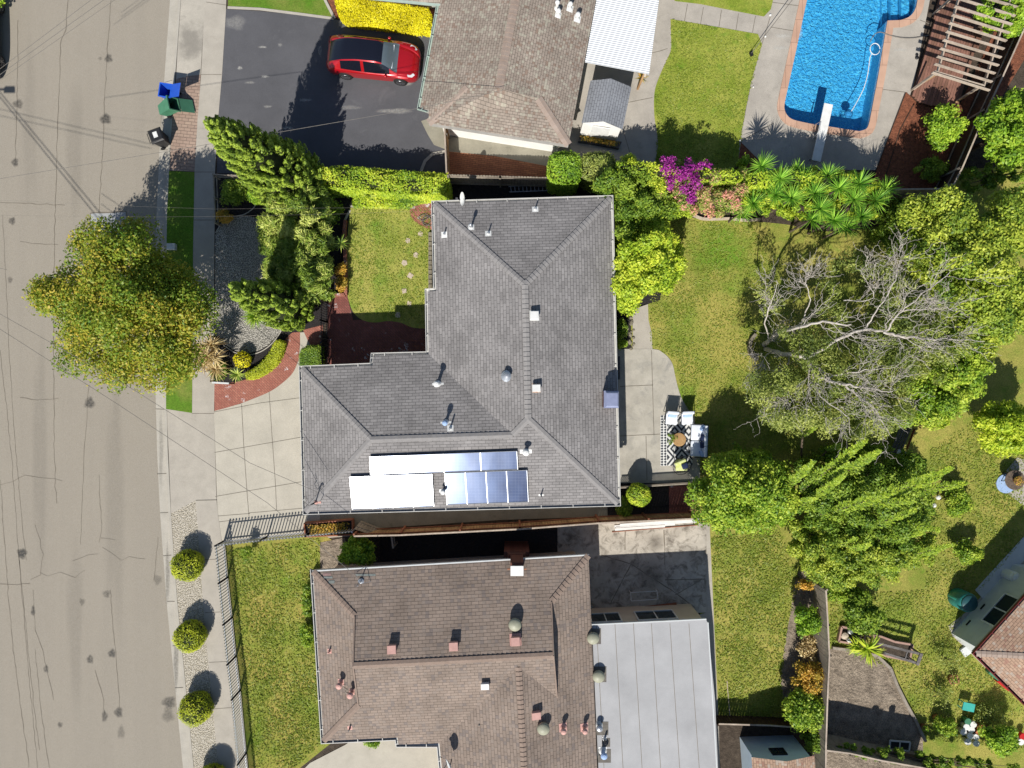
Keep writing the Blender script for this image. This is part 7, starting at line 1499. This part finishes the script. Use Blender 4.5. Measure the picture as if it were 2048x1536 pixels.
tree('leafy_shrub', 'dark shrub growing against the west wall of the brown-roofed house', 'shrub', 618, 1200, 14, 42, .1, 1.2, L['dense'], 3000, .12, 26, .45)
tree('leafy_shrub', 'green shrub lower down against the west wall of the brown-roofed house', 'shrub', 616, 1268, 13, 26, .1, .9, L['lemon'], 2400, .11, 20, .45)
tree('sapling', 'young dark sapling in the corner of the weedy lawn', 'sapling', 492, 1110, 12, 18, .2, 1.1, L['dense'], 500, .1, 12, .5, tr=.03)
tree('leafy_shrub', 'small green shrub visible below the eave over the lower driveway', 'shrub', 745, 1484, 18, 8, .1, .8, L['vine'], 1200, .09, 14, .5)
tree('leafy_shrub', 'bright green shrub at the corner of the pool deck above the palms', 'shrub', 1486, 325, 10, 14, .3, 1.5, L['vine'], 900, .12, 10, .5)
hedge('fence_hedge', 'dark green hedge behind the spiky palms along the pool deck', 'hedge', [(1500, 345), (1560, 338), (1660, 342), (1740, 352), (1764, 372), (1700, 378), (1600, 372), (1500, 372)], 3.0, L['yellowgreen'], 11000, .13, .5, round_=.3, lump=.35)
hedge('fence_hedge', 'green hedge behind the magenta flowers along the pool side lawn', 'hedge', [(1236, 322), (1290, 322), (1330, 334), (1400, 336), (1470, 338), (1490, 350), (1480, 362), (1400, 360), (1300, 352), (1240, 345)], 3.0, L['yellowgreen'], 9000, .13, .5, round_=.3, lump=.35)
# right-hand garden trees
tree('garden_tree', 'small bright green tree in the bark bed below the pergola', 'tree', 1886, 257, 40, 42, .5, 2.3, L['vine'], 6500, .15, 36, .3)
tree('garden_tree', 'low dark green bush below the small tree in the bark bed', 'shrub', 1860, 340, 36, 24, .1, 1.0, L['dense'], 3000, .13, 24, .3)
tree('garden_tree', 'bright leafy tree behind the dark board fence at the right edge', 'tree', 2015, 262, 62, 78, 1.0, 4.4, L['vine'], 15000, .2, 55, .24)
tree('garden_tree', 'green vine-covered shrub behind the pergola in the top right corner', 'tree', 1995, 28, 66, 34, 1.2, 2.6, L['vine'], 11000, .17, 50, .26, poly=[(1935, 10), (1960, -10), (2060, -20), (2060, 50), (2030, 68), (1990, 60), (1950, 45)])
tree('garden_tree', 'dark green shrubs between the board fence and the broad canopy', 'shrub', 2000, 350, 70, 22, .3, 2.0, L['dense'], 9000, .16, 50, .2, poly=[(1940, 330), (2060, 300), (2060, 370), (1900, 385)])
tree('canopy_tree', 'broad yellow-green canopy tree filling the upper right of the back yard', 'tree', 1935, 500, 130, 130, 1.2, 5.6, LC, 52000, .17, 170, .16, tr=.2, edge=.8, poly=[(1812, 410), (1860, 385), (1950, 392), (2070, 392), (2070, 640), (2000, 655), (1930, 640), (1880, 600), (1850, 560), (1815, 500)])
tree('canopy_tree', 'darker green tree at the lower right of the bare-branched tree', 'tree', 1900, 760, 80, 90, 1.0, 4.4, L['lemon'], 22000, .16, 85, .2, edge=.8, poly=[(1850, 640), (1960, 640), (2000, 660), (1975, 720), (1950, 780), (1900, 850), (1840, 840), (1800, 850), (1790, 820), (1840, 740)])
tree('canopy_tree', 'olive-green tree between the broad canopy and the lower lawn', 'tree', 1950, 660, 70, 60, 1.0, 4.6, LC, 17000, .16, 60, .24, edge=.8, poly=[(1900, 600), (2010, 610), (2030, 650), (1990, 700), (1930, 730), (1890, 680)])
tree('leafy_shrub', 'golden-leaved low bush above the old bench', 'shrub', 1870, 838, 32, 18, .3, 1.3, L['yellowgreen'], 3500, .12, 26, .35)
tree('garden_tree', 'rounded light green bush at the right edge above the concrete pad', 'tree', 2010, 856, 62, 55, .5, 3.4, L['yellowgreen'], 15000, .16, 50, .26)
tree('shrub_mass', 'dark shrubs under the left side of the canopy beside the palms', 'shrub', 1790, 450, 60, 45, .1, 1.2, L['dense'], 8000, .14, 60, .2, poly=[(1745, 440), (1800, 400), (1850, 430), (1850, 500), (1790, 510), (1745, 470)])
# feathery cypress group: plumes
def plumes(label, lst, leaf, z0=.5, trunk=None, name='cypress_tree'):
    B_ = G(*trunk); t = thing(name, label, 'tree', B_); Ps, Ns, Ls, As = [], [], [], []
    for (x0, y0, za, x1, y1, zb, wd) in lst:
        a, b = np.array(G(x0, y0, za)), np.array(G(x1, y1, zb)); L_ = np.linalg.norm(b-a); d = (b-a)/L_; nb_ = int(L_/.13)
        for k in range(nb_):
            f = (k+.5)/nb_; c = a+(b-a)*f; w_ = wd*(1-f)**.7*(.5+min(1, f*3)*.5)+.05
            for s in (-1, 1):
                sd_ = np.cross(d, [0, 0, 1.]); sd_ /= np.linalg.norm(sd_); dr = sd_*s*.9+d*.75+np.array([0, 0, RNG.uniform(-.25, .25)]); dr /= np.linalg.norm(dr); l = w_*RNG.uniform(.7, 1.3); n = int(14+l*34); u = RNG.uniform(0, 1, n)[:, None]
                Ps.append(c+dr*l*u+RNG.normal(0, .05, (n, 3))*(1.15-u)); Ns.append(np.tile([0, 0, 1.], (n, 1))); Ls.append(np.full(n, np.clip(.35+.35*f+RNG.normal(0, .12), 0, 1))); As.append(np.tile(dr, (n, 1)))
    leafmesh('foliage', np.vstack(Ps), np.vstack(Ns), .12, .42, leaf, t, .35, lfbase=np.hstack(Ls), along=np.vstack(As))
    m = MB()
    for (x0, y0, za, x1, y1, zb, wd) in lst: m.tube([B_, B_.lerp(G(x0, y0, za), .6), G(x0, y0, za), G(x0, y0, za).lerp(G(x1, y1, zb), .8)], [.09, .06, .04, .012], 5)
    m.build('trunk', MT['bark_t'], t); return t
FR = L['frond'] = leafm('feathery_fronds', (.05, .10, .012), (.16, .24, .018), (.31, .38, .035), .3)
tree('understory_tree', 'dark green tree under the feathery fronds, right of the rounded citrus tree', 'tree', 1720, 990, 130, 90, .6, 3.6, L['dense'], 46000, .15, 190, .15, trunk=(1680, 980), poly=[(1590, 930), (1640, 900), (1700, 900), (1740, 890), (1800, 910), (1850, 920), (1860, 960), (1860, 1040), (1840, 1100), (1780, 1120), (1700, 1080), (1620, 1060), (1590, 1010)])
tree('understory_tree', 'broad olive-green shrub tree above the board fence', 'tree', 1700, 1110, 120, 65, .4, 2.8, LC, 38000, .14, 150, .18, trunk=(1690, 1090), poly=[(1575, 1040), (1640, 1050), (1720, 1060), (1800, 1080), (1860, 1070), (1860, 1120), (1800, 1150), (1760, 1165), (1690, 1175), (1640, 1165), (1595, 1120)])
plumes('feathery yellow-green cypress with long plumes right of the citrus tree', [(1600, 985, 2.4, 1732, 880, 5.2, .55), (1575, 975, 2.4, 1628, 922, 4.4, .4), (1640, 975, 2.8, 1700, 925, 4.8, .45), (1700, 940, 3, 1760, 900, 4.8, .4), (1605, 1010, 2.2, 1690, 950, 4.6, .4), (1598, 1002, 2, 1632, 996, 3.6, .3), (1605, 870, 2, 1634, 852, 3.4, .25), (1655, 900, 2.4, 1680, 890, 3.6, .3)], FR, trunk=(1600, 960))
plumes('feathery yellow-green cypress with plumes reaching toward the right lawn', [(1640, 1030, 2.6, 1790, 985, 5, .5), (1700, 1010, 2.8, 1880, 955, 4.8, .5), (1760, 990, 2.6, 1860, 945, 4.2, .4), (1820, 985, 2.2, 1935, 965, 3.8, .38), (1720, 1060, 2.4, 1830, 1020, 4.2, .4), (1740, 1010, 3.0, 1830, 1000, 4.6, .4), (1850, 960, 2.4, 1905, 935, 4, .35), (1780, 1040, 2, 1880, 1060, 3.4, .3)], FR, trunk=(1740, 1000))
plumes('low feathery cypress with plumes over the olive shrub tree', [(1700, 1100, 2.4, 1740, 1088, 3.6, .35), (1760, 1080, 2.2, 1850, 1065, 3.8, .35), (1690, 1090, 2, 1712, 1075, 3, .3), (1790, 1120, 1.8, 1900, 1090, 3, .35), (1720, 1130, 1.6, 1800, 1140, 2.6, .3), (1830, 1110, 1.6, 1880, 1100, 2.6, .3)], FR, trunk=(1750, 1090))
tree('rose_shrub', 'sprawling shrub with pale blooms on the lawn right of the feathery cypresses', 'shrub', 1912, 1000, 30, 38, .1, 1.3, L['lemon'], 3200, .13, 30, .3)
tree('rose_shrub', 'small round shrub in a stone ring on the right lawn', 'shrub', 1932, 1105, 30, 26, .1, 1.3, L['lemon'], 2600, .13, 26, .32)
m = MB(); c = G(1918, 1094); m.tube([c+Vector((math.cos(a)*.32, math.sin(a)*.28, .06)) for a in np.linspace(0, 2*math.pi, 20)], .07, 6); tag(m.build('stone_ring', MT['stone'], loc=(c.x, c.y, 0)), 'pale stone ring round the foot of the small round shrub', 'border')
for i, (x, y) in enumerate(((1878, 995), (1932, 998), (1869, 1011))):
    m = MB(); c = G(x, y, .3); m.lathe((c.x, c.y, .2), [(.04, 0), (.13, .05), (.1, .12), (.02, .15)], 10); tag(m.build('white_ornament', MT['white'], loc=(c.x, c.y, 0)), ('white rounded ornament left of the sprawling shrub with pale blooms', 'white rounded ornament at the top right of the sprawling shrub', 'long white ornament below the ends of the cypress plumes')[i], 'ornament')
tree('garden_tree', 'dark glossy shrub above the brick-edged beds', 'shrub', 1722, 1226, 40, 42, .2, 1.9, L['dense'], 7000, .17, 40, .3)
tree('garden_tree', 'light green shrub under the olive shrub tree beside the board fence', 'shrub', 1690, 1185, 40, 20, .1, 1.3, L['lemon'], 4000, .13, 30, .3)
tree('fence_shrub', 'orange-leaved shrub at the top end of the board fence', 'shrub', 1608, 1168, 18, 8, .3, 1.4, L['autumn'], 1300, .1, 14, .45)
tree('fence_shrub', 'bright green shrub against the board fence, second from the top', 'shrub', 1612, 1240, 29, 30, .4, 1.9, L['vine'], 4200, .13, 28, .32)
tree('fence_shrub', 'dark brownish shrub in the shade of the board fence', 'shrub', 1612, 1295, 16, 34, .1, 1.0, L['brown'], 1700, .13, 24, .5)
tree('fence_shrub', 'rusty and green shrub against the board fence', 'shrub', 1618, 1356, 33, 34, .3, 1.6, L['autumn'], 4600, .12, 30, .32)
tree('fence_shrub', 'large bright green shrub at the lower end of the board fence', 'shrub', 1606, 1420, 40, 40, .4, 2.3, L['lemon'], 7500, .15, 40, .3)
tree('fence_shrub', 'pale grey-green shrub beside the pale blue shed', 'shrub', 1625, 1478, 18, 22, .2, 1.4, L['dense'], 2600, .12, 20, .4)
tree('fence_shrub', 'trailing dark green climber along the bottom of the tilled soil bed', 'shrub', 1740, 1508, 90, 20, .2, 1.7, L['dense'], 13000, .13, 60, .16, edge=.9, poly=[(1662, 1484), (1700, 1492), (1780, 1500), (1860, 1508), (2050, 1530), (2050, 1550), (1860, 1540), (1780, 1524), (1700, 1508), (1662, 1496)])
tree('garden_tree', 'small lemon bush right of the cluster of buckets', 'shrub', 2000, 1475, 34, 30, .3, 1.8, L['vine'], 5000, .15, 34, .3)
tree('garden_tree', 'small pale shrub left of the cluster of buckets', 'shrub', 1892, 1452, 22, 18, .1, 1.1, L['lemon'], 2000, .12, 20, .35)
tree('garden_tree', 'thin feathery young tree near the corner of the tan-roofed house', 'sapling', 1898, 1320, 34, 30, .2, 1.1, L['olive'], 500, .10, 26, .3, tr=.03)
tree('garden_tree', 'thin grey-green shrub left of the turquoise stool', 'sapling', 1880, 1390, 28, 26, .2, .9, L['olive'], 400, .10, 22, .3, tr=.03)
tree('garden_tree', 'sparse shrub above the small lemon bush', 'sapling', 1978, 1432, 34, 24, .1, .8, L['olive'], 800, .11, 24, .3, tr=.03)
for i, (x, y, r) in enumerate(((1909, 1360, .28), (1876, 1438, .2), (1850, 1456, .17))):
    c = G(x, y, .3); t = thing('flower_pot', ('round terracotta pot under the thin feathery young tree', 'terracotta pot by the small pale shrub', 'small pot of lime green leaves beside the tilled soil bed')[i], 'flower pot', (c.x, c.y, 0)); m = MB(); m.lathe((c.x, c.y, .01), [(r*.7, 0), (r, .28), (r*1.05, .3), (r*.9, .28)], 16); m.build('pot', MT['terracotta'], t, True); P_, N_, i_ = clump_pts(np.array([[c.x, c.y, .36]]), np.array([[r, r, .14]]), 160, .3); leafmesh('leaves', P_, N_, .09, .5, L['vine'], t)
tree('garden_tree', 'bit of green tree showing in the top left corner', 'tree', -14, -6, 24, 22, .3, 1.1, L['vine'], 2500, .14, 20, .4)
tree('leafy_shrub', 'low hosta-like leaves at the foot of the rounded citrus tree', 'shrub', 1556, 1040, 22, 10, .1, .5, L['vine'], 1200, .14, 14, .4)

# ======================= BARE-BRANCHED TREE =======================
t = thing('bare_branched_tree', 'spreading silver-barked tree with bare twigs over the back lawn', 'tree', G(1530, 690))
tw = MB(); tws = []
def limb(pts, r0, r1, kids=6, spread=1.3, lv=2):
    P = [Vector(p) for p in pts]; Q = [Vector(v) for v in catmull(P, 5)]; n = len(Q)
    Q = [q+Vector((random.gauss(0, .03), random.gauss(0, .03), random.gauss(0, .02))) for q in Q]; R_ = [r0+(r1-r0)*i/(n-1) for i in range(n)]; (lm if r0 > .05 else tw).tube(Q, R_, 8 if r0 > .05 else 4)
    if lv > 0:
        for k in range(kids):
            i = random.randint(int(n*.25), n-2); d = (Q[i+1]-Q[i]).normalized(); a = random.choice((-1, 1))*random.uniform(.4, 1.1); dd = Matrix.Rotation(a, 3, 'Z') @ d; dd.z = random.uniform(-.1, .5); l = spread*random.uniform(.5, 1.2)
            p0 = Q[i]; p1 = p0+dd*l*.5+Vector((random.gauss(0, .1), random.gauss(0, .1), .05)); p2 = p1+(dd+d*.6).normalized()*l*.6+Vector((random.gauss(0, .12), random.gauss(0, .12), .08))
            limb([p0, p1, p2], max(.009, R_[i]*.42), .004, 7, spread*.62, lv-1)
lm = MB()
def g3(l): return [G(*p) for p in l]
limb(g3([(1528, 690, .2), (1536, 682, 1.4), (1556, 667, 3.0), (1592, 655, 4.7), (1645, 645, 5.6), (1700, 650, 6.0)]), .115, .03, 12, 1.8)
limb(g3([(1530, 697, .2), (1548, 704, 2.0), (1590, 709, 4.2), (1612, 716, 4.7), (1622, 738, 4.9), (1635, 752, 5.1)]), .125, .07, 8, 1.5)
limb(g3([(1635, 752, 5.1), (1665, 765, 5.3), (1700, 770, 5.5), (1745, 778, 5.8), (1785, 785, 6)]), .075, .015, 9, 1.2)
limb(g3([(1690, 768, 5.4), (1715, 790, 5.6), (1745, 815, 5.8), (1778, 868, 5.8)]), .05, .012, 8, 1.1)
limb(g3([(1612, 716, 4.7), (1660, 690, 5.2), (1720, 660, 5.7), (1770, 662, 6.2), (1790, 635, 6.5), (1830, 600, 6.7), (1900, 545, 6.8)]), .08, .015, 11, 1.4)
limb(g3([(1768, 664, 6.2), (1810, 674, 6.4), (1870, 678, 6.5), (1970, 682, 6.4)]), .06, .012, 10, 1.2)
limb(g3([(1800, 622, 6.4), (1850, 618, 6.6), (1910, 616, 6.6)]), .035, .01, 10, .9)
limb(g3([(1730, 656, 5.7), (1750, 625, 6.2), (1790, 560, 6.6), (1795, 520, 6.6)]), .045, .012, 10, 1.1)
limb(g3([(1655, 755, 4.9), (1690, 748, 5.3), (1740, 740, 5.8), (1800, 735, 5.8)]), .045, .01, 7, 1.2)
limb(g3([(1540, 680, 2), (1530, 640, 4), (1545, 600, 5), (1555, 560, 5.4)]), .045, .01, 7, 1.2)
limb(g3([(1600, 655, 4.3), (1620, 600, 5.2), (1610, 560, 5.6), (1622, 545, 5.6)]), .035, .01, 9, 1.1)
limb(g3([(1580, 712, 3), (1570, 750, 4.4), (1575, 800, 5), (1550, 830, 5)]), .04, .01, 8, 1.3)
limb(g3([(1625, 740, 4.4), (1640, 790, 5), (1690, 830, 5.4), (1700, 870, 5.2)]), .035, .01, 8, 1.2)
limb(g3([(1545, 700, 2), (1520, 730, 3.8), (1510, 760, 4.4)]), .03, .01, 8, 1.0)
limb(g3([(1690, 600, 5.4), (1745, 595, 5.9), (1720, 540, 5.9)]), .03, .01, 8, 1.0)
lm.build('trunk', MT['twig'], t); tw.build('twigs', MT['twig'], t)
poly = [(1500, 600), (1560, 560), (1640, 530), (1720, 510), (1800, 540), (1860, 600), (1930, 640), (1940, 700), (1880, 760), (1800, 860), (1700, 870), (1620, 855), (1540, 840), (1505, 790), (1500, 745), (1560, 730), (1600, 690), (1540, 650)]
C_ = np.array([list(G(x, y, random.uniform(2.7, 5.4))) for x, y in [q for q in pts_in(poly, 1200) if not (q[0] < 1760 and q[1] < 655 and random.random() < .8)][:330]]); P_, N_, i_ = clump_pts(C_, RNG.uniform(.18, .55, (330, 1))*np.array([[1, 1, .6]]), 50000, .3); cl = RNG.uniform(.1, .85, 330); leafmesh('foliage', P_, N_, .12, .45, L['olive'], t, .7, lfbase=cl[i_])
poly2 = [(1500, 760), (1620, 740), (1760, 760), (1800, 830), (1760, 870), (1600, 860), (1520, 830)]
C_ = np.array([list(G(x, y, random.uniform(1.6, 4.2))) for x, y in pts_in(poly2, 130)]); P_, N_, i_ = clump_pts(C_, RNG.uniform(.25, .6, (130, 1))*np.array([[1, 1, .6]]), 20000, .3); leafmesh('lower_foliage', P_, N_, .13, .45, L['olive'], t, .7)

# ======================= GRASS =======================
def grass(label, poly, n, z, size=.11, avoid=()):
    P = [G(x, y, z) for x, y in poly]; X = [(p.x, p.y) for p in P]; xs = [p[0] for p in X]; ys = [p[1] for p in X]
    pts = RNG.uniform([min(xs), min(ys)], [max(xs), max(ys)], (int(n*1.9), 2)); c = np.zeros(len(pts), bool); j = len(X)-1
    for i in range(len(X)):
        xi, yi = X[i]; xj, yj = X[j]; q = ((yi > pts[:, 1]) != (yj > pts[:, 1])) & (pts[:, 0] < (xj-xi)*(pts[:, 1]-yi)/(yj-yi+1e-12)+xi); c ^= q; j = i
    pts = pts[c][:n]; f = np.sin(pts[:, 0]*1.7+2*np.sin(pts[:, 1]*.9))*np.cos(pts[:, 1]*1.3+1.5*np.sin(pts[:, 0]*.8)); keep = RNG.uniform(-1, 1, len(pts)) < f*.7+.35; pts = pts[keep]; f = f[keep]
    Q = np.column_stack([pts, np.full(len(pts), z+size*.25)]); A = RNG.normal(0, .6, (len(pts), 3)); A[:, 2] = 1; N = RNG.normal(0, 1, (len(pts), 3)); N[:, 2] = .8
    o = leafmesh('grass', Q, N, size, .28, L['grassblade'], None, .3, lfbase=.5-.2*f, along=A, upb=1.2); tag(o, label, 'grass', kind='stuff')
grass('short grass of the lawn beside the pool', [(1341, 38), (1342, 98), (1322, 145), (1308, 200), (1314, 265), (1311, 320), (1476, 330), (1490, 225), (1524, 88), (1430, 53)], 9000, .03)
grass('grass of the front lawn with stepping stones', [(702, 418), (860, 415), (865, 650), (800, 640), (707, 622), (697, 590)], 6500, .028)
grass('weedy grass in front of the brown-roofed house', [(455, 1100), (640, 1075), (650, 1480), (590, 1536), (510, 1560)], 17000, .02, .14)
grass('patchy grass of the long back lawn', [(1300, 430), (1500, 440), (1560, 560), (1520, 800), (1600, 900), (1400, 950), (1350, 720), (1300, 690)], 16000, .012, .12)
grass('weedy grass of the narrow side lawn', [(1422, 1075), (1560, 1060), (1600, 1160), (1575, 1250), (1562, 1370), (1580, 1440), (1440, 1440)], 13000, .012, .14)
grass('grass of the lower right garden', [(1660, 1190), (1850, 1180), (1860, 900), (1960, 830), (2060, 880), (2060, 1060), (1930, 1220), (1900, 1270), (2060, 1430), (2060, 1500), (1850, 1480), (1790, 1340), (1660, 1290)], 26000, .012, .13)
